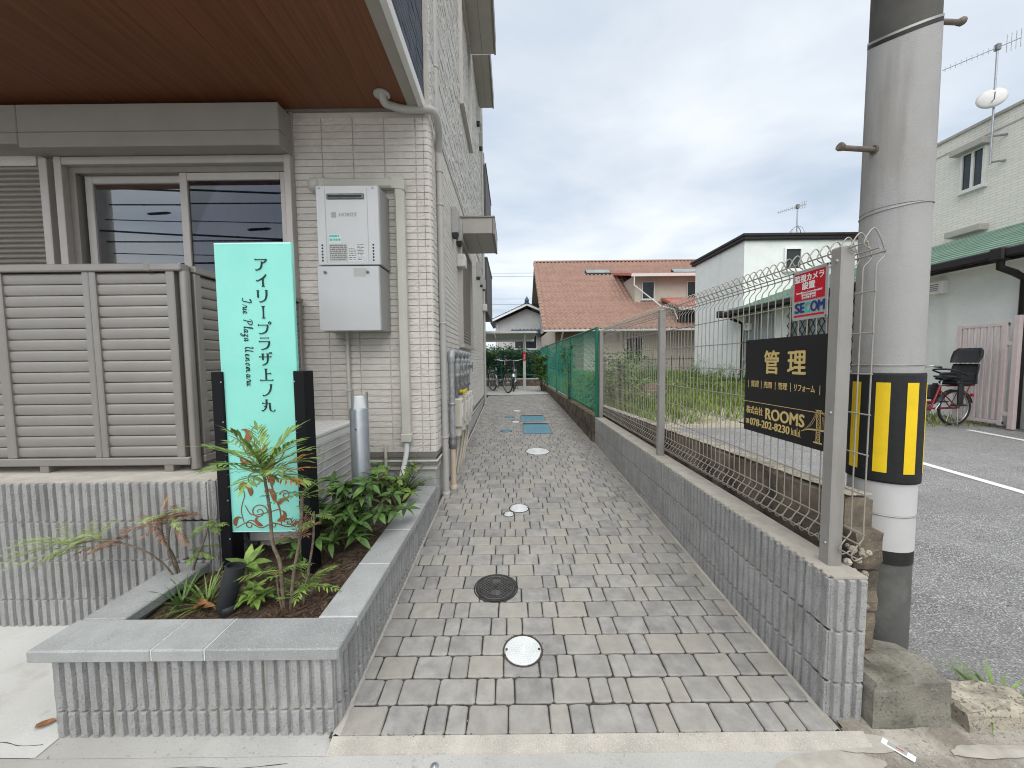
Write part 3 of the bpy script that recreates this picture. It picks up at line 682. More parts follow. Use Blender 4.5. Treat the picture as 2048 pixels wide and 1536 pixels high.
# ------------------------------------------------------------------ apartment building
BX, BY = -.655, 3.2          # side wall plane, front wall plane
bld = thing('apartment_building', 'beige apartment building with brick-pattern siding and dark upper overhang, left of the path', 'building', (BX, BY, 0))
def lb(x, y, z=0): return (x - BX, y - BY, z)
SZ0, SZ1, ST = .556, 3.40, 3.42
FX0 = -1.79
rb_ = random.Random(77)
mb = MB(); mb.box(*lb(-9, BY + .012, .40), *lb(BX - .012, 9.2, 9.6)); wall = mb.obj('wall', m_['siding_joint'], bld)
def brick_geo(mb, w, h, seed, fn):
    """one moulded brick of the siding: chamfered, split face. fn(x, d, z), d outwards"""
    nx, nz = max(2, int(w / .035)), 3; V = []; b = .004
    xs = [b * .3, b] + [b + (w - 2*b) * i / nx for i in range(1, nx)] + [w - b, w - b * .3]; zs = [.0005, .0035, h * .36, h * .68, h - .004, h - .0012]
    for k, z in enumerate(zs):
        for i, x in enumerate(xs):
            e = i in (0, len(xs) - 1) or k in (0, len(zs) - 1)
            V.append(fn(x, 0 if e else .0095 + noise.noise((x * 28 + seed * 3.1, z * 60 + seed, seed * .7)) * .0045, z))
    n = len(xs)
    mb.add(V, [(k*n + i, k*n + i + 1, (k+1)*n + i + 1, (k+1)*n + i) for k in range(len(zs) - 1) for i in range(n - 1)]); return mb
RH = .0549
COLS = [(FX0, -1.556), (-1.552, -1.298), (-1.294, -1.04), (-1.036, -.782), (-.778, -.712)]
VAR = {}
for c, (x0, x1) in enumerate(COLS): VAR[c] = [brick_geo(MB(), x1 - x0, RH, c * 9 + k, lambda x, d, z: (x, -d, z)).mesh('brick', m_['siding']) for k in range(7)]
nr = int((SZ1 - SZ0) / RH)
for r in range(nr):
    for c, (x0, x1) in enumerate(COLS): put('brick', rb_.choice(VAR[c]), wall, loc=lb(x0, BY + .012, SZ0 + r * RH))
# chamfered corner bricks and the side wall, one body of relief
mb = MB()
for r in range(nr):
    z = SZ0 + r * RH
    V = []; 
    for zz, e in ((.0012, 1), (.005, 0), (RH * .5, 0), (RH - .005, 0), (RH - .0012, 1)):
        for x, y in ((-.712, 0), (-.69, 0), (-.668, .012), (-.655, .034), (-.655, .09)):
            ox = .0095 * (1 - e); d = Vector((x - BX, y, 0)); nrm = Vector((0, -1, 0)) if x < -.688 else (Vector((.6, -.8, 0)) if x < -.667 else Vector((.95, -.2, 0)) if y < .05 else Vector((1, 0, 0)))
            p = d + nrm * (ox - .010) ; V.append((p.x, p.y, z + zz))
    mb.add(V, [(k*5 + i, k*5 + i + 1, (k+1)*5 + i + 1, (k+1)*5 + i) for k in range(4) for i in range(4)])
mb.obj('corner_bricks', m_['siding'], wall, kind='stuff')
mb = MB(); side_near = 0
SVAR = [brick_geo(MB(), .254, RH, 100 + k, lambda x, d, z: (d, x, z)).mesh('brick', m_['siding']) for k in range(6)]
for r in range(nr):
    z = SZ0 + r * RH; y = BY + .094; k = 0
    while y < 8.9:
        w = min(.254, 8.95 - y); 
        if y < 3.35 and side_near < 40: put('brick', rb_.choice(SVAR), wall, loc=lb(BX - .012, y, z)); side_near += 1
        else:
            V = []; q = rb_.uniform(-.0012, .0012)
            fn = lambda yy, d, zz: lb(BX - .012 + d + (q if d else 0), y + yy, z + zz)
            for zz, e in ((.0006, 0), (.0045, 1), (RH - .005, 1), (RH - .0012, 0)):
                for yy, e2 in ((.001, 0), (.004, 1), (w - .004, 1), (w - .001, 0)): V.append(fn(yy, .0095 * e * e2, zz))
            mb.add(V, [(a*4 + b, a*4 + b + 1, (a+1)*4 + b + 1, (a+1)*4 + b) for a in range(3) for b in range(3)])
        y += .258
mb.obj('far_bricks', m_['siding'], wall, kind='stuff')
# upper storeys of the side wall: rough textured panels with a joint at the floor line
mb = MB(); mb.box(*lb(BX - .02, BY + .02, SZ1 + .022), *lb(BX - .001, 9.0, 6.3)); mb.obj('upper_wall', m_['siding_upper'], bld)
mb = MB(); mb.box(*lb(BX - .02, BY + .02, 6.315), *lb(BX - .001, 9.0, 9.6)); mb.obj('upper_wall', m_['siding_upper'], bld)
mb = MB()
for k in range(104):
    z = 3.455 + .055 * k + (.03 if k > 51 else 0); y = BY + .03 - (k % 2) * .129
    while y < 9.0:
        a, b = max(y, BY + .03), min(y + .255, 8.98); y += .258; q = rb_.uniform(-.003, .006)
        if b - a > .02: mb.add([lb(BX - .002 + (q + .004) * e, yy, zz) for yy, zz, e in ((a, z, 0), (b, z, 0), (b, z + .052, 0), (a, z + .052, 0), (a + .005, z + .005, 1), (b - .005, z + .005, 1), (b - .005, z + .047, 1 + rb_.uniform(-.4, .4)), (a + .005, z + .047, 1 + rb_.uniform(-.4, .4)))], [(4,5,6,7),(0,1,5,4),(1,2,6,5),(2,3,7,6),(3,0,4,7)])
mb.obj('upper_bricks', m_['siding_upper'], bld, kind='stuff')
mb = MB(); mb.box(*lb(BX - .02, 9.02, .4), *lb(BX - .002, 9.2, 9.6)); mb.obj('corner_trim', m_['trim'], bld)
# foundation and flashing
mb = MB(); mb.box(*lb(-9, BY + .035, -.05), *lb(BX - .028, 9.3, .47)); mb.obj('foundation', m_['foundation'], bld)
for z0, z1, p, mt in ((.515, .556, .016, 'flash'), (.478, .513, .008, 'flash'), (.443, .476, .02, 'flash'), (.476, .487, .024, 'white_trim')):
    mb = MB(); mb.box(*lb(-1.5, BY + .034 - p - .02, z0), *lb(BX - .02 + p, BY + .05, z1)); mb.box(*lb(BX - .03, BY + .05, z0), *lb(BX - .02 + p, 9.2, z1)); mb.obj('base_flashing', m_[mt], bld)
# overhang with wood soffit
OX = -.70
mb = MB(); mb.box(*lb(-9, 1.95, ST), *lb(OX - .085, BY + .01, ST + .02)); sof = mb.obj('soffit', m_['wood_soffit'], bld)
for k in range(28):
    x = OX - .12 - k * .16
    mb = MB(); mb.box(*lb(x - .1595, 1.95, ST - .004), *lb(x - .0008, BY - .02, ST + .002)); mb.obj('plank', m_['wood_soffit'], sof)
mb = MB(); mb.box(*lb(-9, BY - .018, ST - .02), *lb(OX - .09, BY + .004, ST + .004)); mb.obj('soffit_trim', m_['flash'], bld)
mb = MB(); mb.box(*lb(OX - .118, 1.95, ST - .018), *lb(OX - .03, BY - .005, ST + .03)); mb.obj('soffit_edge', m_['box_trim'], bld)
mb = MB(); mb.box(*lb(OX - .03, 1.95, ST - .03), *lb(OX + .012, BY + .008, ST + .05)); mb.obj('edge_trim', m_['white_trim'], bld)
mb = MB(); mb.box(*lb(-9, 1.95, ST + .03), *lb(OX - .012, BY + .01, 9.6)); ovh = mb.obj('overhang', m_['dark_siding'], bld)
mb = MB()
for k in range(60):
    z = ST + .055 + k * .05; y = 1.97 - (k % 2) * .0
    while y < BY - .02:
        y1 = min(y + .2, BY - .005); q = rb_.uniform(-.002, .003); mb.box(*lb(OX - .014, y + .002, z), *lb(OX + .004 + q, y1 - .002, z + .046)); y += .2
mb.obj('dark_bricks', m_['dark_siding'], ovh, kind='stuff')
# ---- terrace windows
def window(parent, name, boxf, n):
    pass
mb = MB(); mb.box(*lb(-9, BY + .0, .70), *lb(-3.93, BY + .011, 3.1)); mb.obj('inner_wall', m_['siding'], bld)
win = thing('sliding_window', None, None); win.parent = bld; win.location = lb(-2.75, BY, 0)
def wl(x, y, z): return (x + 2.75, y - BY, z)
mb = MB()
for x0, x1 in ((-3.72, -3.66), (-1.845, -1.79)): mb.cbox(*wl(x0, BY - .06, .72), *wl(x1, BY + .09, 3.04), .004)
mb.cbox(*wl(-3.66, BY - .055, 2.98), *wl(-1.845, BY + .09, 3.04), .004); mb.obj('frame', m_['frame_metal'], win)
mb = MB(); mb.box(*wl(-3.66, BY - .01, .72), *wl(-3.60, BY + .09, 2.98)); mb.box(*wl(-3.60, BY - .01, 2.93), *wl(-1.845, BY + .09, 2.98)); mb.obj('inner_frame', m_['flash'], win)
def sash(x0, x1, y, glassm):
    s = thing('sash', None, None); s.parent = win; s.location = wl(x0, y, .72)
    w, h = x1 - x0, 2.21
    mb = MB(); mb.cbox(0, -.02, 0, .062, .02, h, .004); mb.cbox(w - .062, -.02, 0, w, .02, h, .004); mb.cbox(.062, -.018, h - .062, w - .062, .018, h, .004); mb.cbox(.062, -.018, 0, w - .062, .018, .08, .004); mb.obj('sash_frame', m_['frame_metal'], s)
    mb = MB(); mb.box(.062, -.003, .08, w - .062, .003, h - .062); mb.obj('pane', m_[glassm], s)
sash(-3.58, -2.69, BY + .055, 'glass'); sash(-2.75, -1.85, BY + .015, 'glass_dark')
mb = MB(); mb.grid(120, 2, lambda i, j: wl(-3.6 + 1.78 * i / 120, BY + .155 + .018 * math.sin(i * .9) + .008 * math.sin(i * .37), .75 + 1.1 * j), True); mb.obj('curtain', m_['curtain'], win)
# the room behind is cut out as a dark recess: side cheeks and back
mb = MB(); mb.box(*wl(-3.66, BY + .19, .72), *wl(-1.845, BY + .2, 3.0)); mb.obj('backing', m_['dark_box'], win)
# cut the wall core: replace by pieces round the opening
o = wall; me = MB(); me.box(*lb(-9, BY + .012, .40), *lb(-3.66, 9.2, 9.6)); me.box(*lb(-1.845, BY + .012, .40), *lb(BX - .012, 9.2, 9.6)); me.box(*lb(-3.66, BY + .012, 3.0), *lb(-1.845, 9.2, 9.6)); me.box(*lb(-3.66, BY + .25, .4), *lb(-1.845, 9.2, 3.0)); o.data = me.mesh('wall', m_['siding_joint'])
# rolled shutter window at the far left
sh = thing('shutter_window', None, None); sh.parent = bld; sh.location = lb(-4.6, BY, 0)
mb = MB(); mb.cbox(.775, -.075, .72, .84, .0, 3.02, .004); mb.cbox(.72, -.03, .72, .772, .0, 3.02, .004); mb.obj('guide_rail', m_['frame_metal'], sh)
lam = MB(); lam.add([(x, y, z) for x in (-2.0, .72) for y, z in ((-.004, 0), (-.018, .006), (-.024, .018), (-.018, .03), (-.006, .0355), (-.004, .042))], [(i, 6 + i, 7 + i, i + 1) for i in range(5)], True); lam = lam.mesh('shutter_slat', m_['louver_dark'])
for k in range(54): put('shutter_slat', lam, sh, loc=(0, 0, .73 + k * .042))
# shutter casing boxes above the windows
mb = MB(); cs = [(-1.795, BY - .185), (-3.83, BY - .185)]
mb.cbox(*lb(-3.83, BY - .185, 3.045), *lb(-1.795, BY - .001, 3.365), .006); mb.obj('shutter_casing', m_['box_trim'], bld)
mb = MB(); mb.box(*lb(-3.83, BY - .188, 3.152), *lb(-1.792, BY - .1, 3.158)); mb.obj('casing_seam', m_['flash'], bld)
mb = MB(); mb.cbox(*lb(-9, BY - .185, 3.075), *lb(-3.834, BY - .001, 3.365), .006); mb.obj('shutter_casing', m_['box_trim'], bld)
mb = MB(); mb.box(*lb(-9, BY - .188, 3.152), *lb(-3.834, BY - .1, 3.158)); mb.obj('casing_seam', m_['flash'], bld)
mb = MB(); mb.box(*lb(-1.81, BY - .012, SZ0), *lb(-1.786, BY + .012, 3.40)); mb.obj('corner_trim', m_['trim'], bld)

# ---- side wall: canopies, windows, vents, downpipes
def canopy(y0, y1, z, x1):
    c = thing('canopy', None, None); c.parent = bld; c.location = lb(BX, y0, z); d = x1 - BX; l = y1 - y0
    mb = MB(); mb.cbox(0, 0, 0, d - .03, l, .19, .004); mb.obj('body', m_['trim'], c)
    mb = MB(); mb.cbox(0, -.012, .192, d + .004, l + .012, .215, .004); mb.cbox(d - .028, -.006, -.012, d, l + .006, .191, .003); mb.obj('edge', m_['flash'], c)
    mb = MB(); mb.box(d * .48, .004, -.003, d * .5, l - .004, .002); mb.obj('soffit_joint', m_['flash'], c)
canopy(4.86, 5.76, 2.97, -.20); canopy(5.3, 6.5, 6.42, -.21); canopy(7.0, 8.4, 6.8, -.33)
def side_window(y0, y1, z0, z1, shut):
    w = thing('window', None, None); w.parent = bld; w.location = lb(BX, y0, z0); l, h = y1 - y0, z1 - z0
    mb = MB(); mb.cbox(-.02, 0, 0, .05, .055, h, .004); mb.cbox(-.02, l - .055, 0, .05, l, h, .004); mb.cbox(-.02, .055, h - .06, .045, l - .055, h, .004); mb.obj('frame', m_['frame_metal'], w)
    mb = MB(); mb.cbox(-.02, -.01, -.045, .062, l + .01, 0, .004); mb.obj('sill', m_['frame_metal'], w)
    if shut:
        for k in range(int((h - .06) / .042)):
            mb = MB(); z = k * .042; mb.add([(x, y, z + zz) for y in (.055, l - .055) for x, zz in ((.004, 0), (.014, .008), (.016, .02), (.012, .032), (.004, .041))], [(i, 5 + i, 6 + i, i + 1) for i in range(4)]); mb.obj('shutter_slat', m_['louver_dark'], w)
    else:
        mb = MB(); mb.box(-.012, .055, 0, -.006, l - .055, h - .06); mb.obj('pane', m_['window_dark'], w)
side_window(4.72, 5.98, 1.56, 2.93, True); side_window(5.14, 6.3, 4.78, 6.40, False)
def hood(y, z, s=1.):
    h = thing('vent_hood', None, None); h.parent = bld; h.location = lb(BX, y, z)
    w, d, hh = .11 * s, .075 * s, .28 * s
    mb = MB(); mb.prism([(0, hh), (d * .7, hh), (d, hh * .86), (d, .03 * s), (d * .96, 0), (0, 0)], 0, w, lambda a, b, q: (a, q, b)); mb.obj('shell', m_['heater_side'], h)
    mb = MB(); mb.prism([(0, 0), (d * .9, 0), (d * .7, -.05 * s), (0, -.04 * s)], .006, w - .006, lambda a, b, q: (a, q, b)); mb.obj('mouth', m_['black_matte'], h)
for y, z, s in ((4.25, 2.78, 1.0), (4.60, 2.80, .95), (7.7, 6.1, 1.05), (8.3, 5.95, 1), (8.75, 5.8, 1), (7.2, 2.95, 1), (7.95, 2.95, .9), (8.7, 3.0, .9)): hood(y, z, s)
for y, z, w in ((4.62, 2.50, .16), (8.62, 2.5, .14)):
    e = thing('outlet_box', None, None); e.parent = bld; e.location = lb(BX, y, z)
    mb = MB(); mb.cbox(0, 0, 0, .1, w, .15, .006); mb.obj('casing', m_['ac_white'], e)
    mb = MB(); mb.lathe([(.006, -.003), (.006, .001), (0, .001)], (.05, 0, .1), 10, 'y'); mb.obj('screw', m_['flash'], e)
def dpipe(y, z0, z1, x=-.628, jog=None, r=.03):
    p = thing('downpipe', None, None); p.parent = bld; p.location = lb(x, y, 0)
    mb = MB(); mb.tube([(0, 0, z0), (0, 0, z1)], r, 12); mb.obj('pipe', m_['downpipe'], p)
    mb = MB(); mb.lathe([(r + .006, z0), (r + .008, z0 + .02), (r + .006, z0 + .05), (r, z0 + .05)], n=14); mb.obj('foot', m_['downpipe'], p)
    for k in range(6):
        z = z0 + .55 + k * 1.05
        if z > z1: break
        mb = MB(); mb.lathe([(r, z), (r + .004, z), (r + .004, z + .018), (r, z + .018)], n=12); mb.box(-.055, -.006, z, -.028, .006, z + .016); mb.obj('bracket', m_['downpipe'], p)
    return p
dpipe(3.43, gz(3.43) - .01, 3.05); dpipe(8.75, gz(8.75), 9.4, -.632)
p = thing('downpipe', None, None); p.parent = bld; p.location = lb(-.628, 3.43, 0)
mb = MB(); mb.tube([(0, 0, 3.02), (0, 0, 3.11)], .036, 12); mb.tube([(0, 0, 3.10), (-.012, -.0, 3.22), (-.02, 0, 3.30)], .036, 12); mb.tube([(-.02, 0, 3.27), (-.02, 0, 9.4)], .03, 12); mb.obj('pipe', m_['downpipe'], p)
for k in range(3):
    mb = MB(); z = 3.9 + k * 1.05; mb.lathe([(.03, z), (.034, z), (.034, z + .018), (.03, z + .018)], (-.02, 0, 0), n=12); mb.box(-.06, -.14, z, -.02, .006, z + .016); mb.obj('bracket', m_['downpipe'], p)
pts = smooth_pts([(-.985, 3.02, 3.43), (-.985, 3.03, 3.40), (-.975, 3.06, 3.375), (-.94, 3.11, 3.388), (-.86, 3.15, 3.388), (-.74, 3.16, 3.388), (-.65, 3.165, 3.388), (-.612, 3.19, 3.38), (-.60, 3.26, 3.34), (-.61, 3.36, 3.27), (-.635, 3.43, 3.18)], 4)
mb = MB(); mb.tube([lb(*q) for q in pts], .03, 12); g = mb.obj('gutter_pipe', m_['downpipe'], bld)
mb = MB(); mb.lathe([(.062, ST - .014), (.064, ST - .005), (.03, ST + .0)], lb(-.985, 3.02, 0), 20); mb.obj('flange', m_['downpipe'], g)
# rear balconies with dark parapets
for z0, z1 in ((2.55, 3.85), (4.75, 6.05)):
    mb = MB(); mb.box(*lb(-3.5, 9.25, z0), *lb(-.585, 11.6, z1)); bal = mb.obj('balcony', m_['dark_box'], bld)
    mb = MB(); mb.cbox(*lb(-3.52, 9.23, z1), *lb(-.565, 11.62, z1 + .03), .004); mb.obj('rail', m_['flash'], bal)
# terrace slab behind the louvered fence
mb = MB(); mb.box(*lb(-4.68, 2.07, .60), *lb(-1.80, BY + .01, .742)); mb.obj('terrace_slab', m_['mortar'], bld)

# ------------------------------------------------------------------ louvered fence
lf = thing('louvered_fence', 'taupe metal louvered fence around the terrace on the retaining wall', 'fence', (-1.79, 2.05, RZ))
def ll(x, y, z): return (x + 1.79, y - 2.05, z - RZ)
for x0, x1 in ((-4.7, -1.765),): 
    mb = MB(); mb.cbox(*ll(x0, 2.02, 1.842), *ll(x1, 2.085, 1.882), .006); mb.obj('top_rail', m_['louver'], lf)
    mb = MB(); mb.cbox(*ll(x0, 2.025, .785), *ll(x1 - .02, 2.078, .828), .005); mb.obj('bottom_rail', m_['louver'], lf)
mb = MB(); mb.cbox(*ll(-1.80, 2.087, 1.842), *ll(-1.74, 3.16, 1.880), .006); mb.obj('top_rail', m_['louver'], lf)
mb = MB(); mb.cbox(*ll(-1.793, 2.087, .785), *ll(-1.747, 3.16, .826), .005); mb.obj('bottom_rail', m_['louver'], lf)
for x, w in ((-1.855, .045), (-2.305, .035), (-2.268, .035), (-2.79, .05), (-3.3, .05)):
    mb = MB(); mb.cbox(*ll(x, 2.03, .828), *ll(x + w, 2.072, 1.842), .004); mb.obj('upright', m_['louver'], lf)
for y in (2.092, 3.11):
    mb = MB(); mb.cbox(*ll(-1.79, y, .826), *ll(-1.75, y + .045, 1.842), .004); mb.obj('upright', m_['louver'], lf)
mb = MB(); mb.tube([ll(-1.775, 2.06, .76), ll(-1.775, 2.06, 1.845)], .024, 10); mb.obj('post', m_['louver'], lf)
mb = MB(); mb.cbox(*ll(-1.96, 2.018, 1.84), *ll(-1.925, 2.087, 1.884), .004); mb.obj('rail_joint', m_['louver_dark'], lf)
for x in (-1.93, -2.62, -3.6):
    mb = MB(); mb.cbox(*ll(x, 2.03, .74), *ll(x + .05, 2.075, .79), .003); mb.obj('foot', m_['louver_dark'], lf)
def slat_mesh(l, axis):
    prof = [(.010, -.0005), (-.0080, .0003), (-.0100, .006), (-.0122, .024), (-.0116, .044), (-.0090, .0545), (-.003, .0575), (.012, .0565), (.014, .074), (.0165, .074), (.016, .052), (.004, .046), (-.006, .03), (-.003, .012)]
    mb = MB(); n = len(prof); V = [((x, d, z) if axis == 'x' else (-d, x, z)) for x in (0, l) for d, z in prof]
    F = [(i, n + i, n + (i + 1) % n, (i + 1) % n) for i in range(n)]
    mb.add(V, [f if axis == 'x' else f for f in F], True); return mb.mesh('slat', m_['louver'])
SL = {}
for x0, x1 in ((-1.855 - .41, -1.855), (-2.74, -2.305), (-3.25, -2.79), (-4.6, -3.3)):
    me = slat_mesh(x1 - x0 + .012 if x1 < -2 else .425, 'x')
    for k in range(17): put('slat', me, lf, loc=ll(x1 - (x1 - x0) - .004, 2.052, .832 + k * .0592))
me = slat_mesh(.98, 'y')
for k in range(17): put('slat', me, lf, loc=ll(-1.772, 2.134, .832 + k * .0592))
t = thing('metal_hoop', 'curved silver metal hoop rising just above the louvered fence rail', 'hoop', (-2.92, 2.35, 1.70))
mb = MB(); mb.tube([(-.055, 0, -.9), (-.055, 0, .16)] + [(-.055 * math.cos(a), 0, .16 + .06 * math.sin(a)) for a in [PI * k / 10 for k in range(1, 11)]] + [(.055, 0, .0)], .011, 10); mb.obj('hoop', m_['chrome'], t)

# ------------------------------------------------------------------ turquoise name sign
sg = thing('name_sign', 'tall turquoise sign with vertical dark Japanese lettering on black posts in the planter', 'sign', (-1.265, 1.86, .25))
SX0, SX1, SZa, SZb, SY = -1.453, -1.073, .478, 1.932, 1.86
def ls(x, y, z): return (x + 1.265, y - 1.86, z - .25)
mb = MB(); mb.cbox(*ls(SX0, SY, SZa), *ls(SX1, SY + .022, SZb), .0025); pan = mb.obj('panel', m_['turquoise'], sg)
mb = MB(); mb.box(*ls(SX0 + .003, SY - .0006, SZb - .008), *ls(SX1 - .003, SY + .004, SZb - .002)); mb.box(*ls(SX0 + .003, SY - .0006, SZa + .002), *ls(SX1 - .003, SY + .004, SZa + .006)); mb.obj('polished_edge', m_['sign_edge'], sg)
for x in (SX0 - .042, SX1 - .014):
    mb = MB(); mb.cbox(*ls(x, SY - .012, .10), *ls(x + .056, SY + .075, 1.302), .003); po = mb.obj('post', m_['sign_post'], sg)
    for k in range(5):
        mb = MB(); mb.lathe([(.004, -.002), (.004, 0), (0, .0)], ls(x + (.05 if x < -1.3 else .006), SY - .012, 1.25 - k * .2), 8, 'y'); mb.obj('screw', m_['steel'], po)
def SF(a, b, h): return ls(a, SY - .0005 - h, b)
# brush-like katakana / kanji strokes in a unit square (x, y, width)
T, B_ = .055, .125
G = {
 'ア': [[(.02,.90,T),(.5,.90,T),(.98,.90,T*1.4)], [(.02,.97,T),(.02,.85,T)], [(.98,.92,.10),(.86,.74,.10),(.62,.60,T*.8)], [(.56,.74,.10),(.55,.45,B_),(.42,.18,.10),(.08,.02,T)], [(.08,.02,T),(.04,.10,.10)]],
 'イ': [[(.88,.98,.09),(.62,.70,B_),(.10,.44,T*.8)], [(.10,.44,T),(.05,.52,.10)], [(.60,.66,B_),(.60,.30,B_),(.60,.02,B_)], [(.48,.02,T),(.72,.02,T)]],
 'リ': [[(.12,.96,B_),(.12,.70,B_),(.12,.40,B_)], [(.02,.97,T),(.22,.97,T)], [(.84,.98,B_),(.84,.60,B_*1.1),(.70,.22,.10),(.30,.02,T)], [(.74,.98,T),(.94,.98,T)], [(.30,.02,T),(.24,.10,.09)]],
 'ー': [[(.5,.98,B_),(.5,.5,B_*.8),(.5,.02,B_)], [(.36,.98,T),(.64,.98,T)], [(.36,.02,T),(.64,.02,T)]],
 'プ': [[(.02,.74,T),(.4,.74,T),(.82,.74,T)], [(.02,.81,T),(.02,.67,T)], [(.80,.76,.10),(.78,.48,B_),(.60,.16,.10),(.14,.0,T)], [(.14,.0,T),(.08,.08,.09)], [(1.0,1.02,T),(.89,.91,T),(1.0,.80,T),(1.11,.91,T),(1.0,1.02,T)]],
 'ラ': [[(.14,.97,T),(.5,.97,T),(.82,.97,T)], [(.14,1.01,T),(.14,.92,T)], [(.82,1.01,T),(.82,.92,T)], [(.04,.68,T),(.5,.68,T),(.90,.68,T)], [(.04,.74,T),(.04,.62,T)], [(.88,.70,.10),(.84,.42,B_),(.64,.14,.10),(.18,.0,T)]],
 'ザ': [[(0,.70,T),(.5,.70,T),(.96,.70,T)], [(0,.76,T),(0,.64,T)], [(.96,.76,T),(.96,.64,T)], [(.26,.94,B_),(.26,.66,B_),(.26,.42,.10)], [(.16,.95,T),(.36,.95,T)], [(.68,.94,B_),(.68,.52,B_),(.58,.18,.10),(.20,.0,T)], [(.58,.95,T),(.78,.95,T)], [(.84,1.06,.07),(.90,.92,.06)], [(.98,1.08,.07),(1.04,.94,.06)]],
 '上': [[(.46,.98,B_),(.46,.5,B_*.9),(.46,.05,B_)], [(.34,.98,T),(.58,.98,T)], [(.46,.60,T),(.86,.60,T)], [(.86,.66,T),(.86,.54,T)], [(-.02,.04,T),(.5,.04,T),(1.02,.04,T)], [(-.02,.10,T),(-.02,-.02,T)], [(1.02,.10,T),(1.02,-.02,T)]],
 'ノ': [[(.84,.96,B_),(.80,.60,B_),(.58,.22,.10),(.16,.0,T)], [(.74,.97,T),(.94,.97,T)], [(.16,.0,T),(.12,.10,.09)]],
 '丸': [[(.04,.70,T),(.36,.70,T),(.68,.70,T)], [(.04,.76,T),(.04,.64,T)], [(.38,.98,B_),(.37,.62,B_),(.28,.26,.10),(0,.02,T)], [(.30,.99,T),(.48,.99,T)], [(.66,.72,.10),(.66,.40,B_),(.70,.12,.11),(.86,.02,T),(1.04,.03,T),(1.06,.14,.09)], [(.14,.46,.05),(.34,.36,.09)], [(0,.02,T),(-.04,.10,.08)]],
}
CW, CH = .058, .0595
for k, ch in enumerate('アイリープラザ上ノ丸'):
    zt = SZb - .077 - k * .0772; x0 = SX0 + .200
    mb = MB()
    for q, st in enumerate(G[ch]): ribbon(mb, [(x0 + a * CW, zt - CH + b * CH, w * CW) for a, b, w in st], SF, .003 + q * .00013)
    mb.obj('character', m_['letter'], pan)
# script line, running downwards
S = {
 'I': (.50, [[(.30,.95),(.05,.85),(.15,1.0),(.45,.98),(.36,.55),(.25,.1),(.05,-.02),(-.1,.1)]]),
 'r': (.30, [[(-.05,.0),(.12,.42),(.18,.48),(.22,.38),(.32,.40),(.28,.15),(.34,.0)]]),
 'i': (.22, [[(-.02,.02),(.14,.42),(.08,.08),(.14,.0),(.24,.08)], [(.19,.60),(.21,.64)]]),
 'e': (.32, [[(0,.1),(.2,.22),(.24,.4),(.12,.42),(.05,.2),(.12,.0),(.34,.1)]]),
 'P': (.62, [[(.34,.92),(.22,.4),(.1,0)], [(.02,.72),(.2,.98),(.55,1.0),(.66,.78),(.46,.52),(.28,.5)]]),
 'l': (.24, [[(-.02,.05),(.2,.6),(.26,.98),(.18,1.0),(.1,.5),(.1,.05),(.26,.06)]]),
 'a': (.38, [[(.30,.38),(.14,.42),(.03,.18),(.1,.0),(.26,.22),(.32,.42),(.26,.1),(.32,.0),(.42,.1)]]),
 'z': (.34, [[(.02,.38),(.2,.42),(.28,.36),(.02,.02),(.2,.04),(.22,-.2),(.05,-.4),(-.06,-.3),(.3,.05)]]),
 'U': (.62, [[(.02,.8),(.14,.98),(.2,.8),(.1,.3),(.2,.02),(.4,.2),(.56,.95),(.46,.3),(.5,.02),(.66,.1)]]),
 'n': (.44, [[(-.04,.05),(.1,.42),(.04,.0),(.16,.34),(.28,.42),(.26,.1),(.32,.0),(.46,.1)]]),
 'o': (.34, [[(.18,.42),(.04,.26),(.06,.02),(.2,.02),(.26,.28),(.16,.42),(.36,.38)]]),
 'm': (.62, [[(-.04,.05),(.1,.42),(.04,.0),(.14,.36),(.24,.42),(.2,.0),(.32,.36),(.42,.42),(.42,.1),(.48,.0),(.64,.1)]]),
 'u': (.42, [[(-.02,.05),(.1,.42),(.05,.1),(.12,.0),(.26,.2),(.32,.42),(.27,.1),(.34,.0),(.46,.1)]]),
 ' ': (.34, []),
}
sc_ = .043; adv = 0
mb = MB()
for ch in 'Irie Plaza Uenomaru':
    w, sts = S[ch]
    for st in sts:
        P = smooth_pts([(a + adv, b, 0) for a, b in st], 5); pts = []
        for i, p in enumerate(P):
            d = P[min(i + 1, len(P) - 1)] - P[max(0, i - 1)]; d.normalize(); pts.append((SX0 + .128 + p.y * sc_ , SZb - .272 - p.x * sc_, sc_ * (.04 + .06 * max(0, -d.y))))
        ribbon(mb, pts, SF, .0022, 1, False)
    adv += w * 1.37
mb.obj('script_lettering', m_['letter'], pan)
# brown flourish
mb = MB(); kq = [0]
def FR(pts): 
    kq[0] += 1; ribbon(mb, [(SX0 + .012 + a * 1.06, SZa + .004 + b * .98, w * 1.12) for a, b, w in pts], SF, .0016 + kq[0] * .00009)
def curl(cx, cy, r, a0, turns, sg_, w=.004):
    n = 22; FR([(cx + r * (1 - .88 * i / n) * math.cos(a0 + sg_ * 2 * PI * turns * i / n), cy + r * (1 - .88 * i / n) * math.sin(a0 + sg_ * 2 * PI * turns * i / n), w * (1 - .3 * i / n)) for i in range(n + 1)])
def leafb(x, y, a, l, w):
    # acanthus-like comma: a fat lobe that curls over and ends in a hook
    P = []; px, py, sg2 = x, y, (1 if w > .022 else -1)
    for i in range(13):
        q = i / 12; P.append((px, py, w * (math.sin(PI * (q ** .75) * .96 + .06) ** 1.2) * (1 - .25 * q))); an = a + sg2 * (2.9 * q * q - .5); px += math.cos(an) * l / 10; py += math.sin(an) * l / 10
    FR(P)
FR([(.24,.03,.004),(.235,.12,.006),(.21,.19,.007),(.2,.25,.006),(.16,.33,.005),(.10,.40,.004),(.07,.46,.004),(.02,.55,.002)])
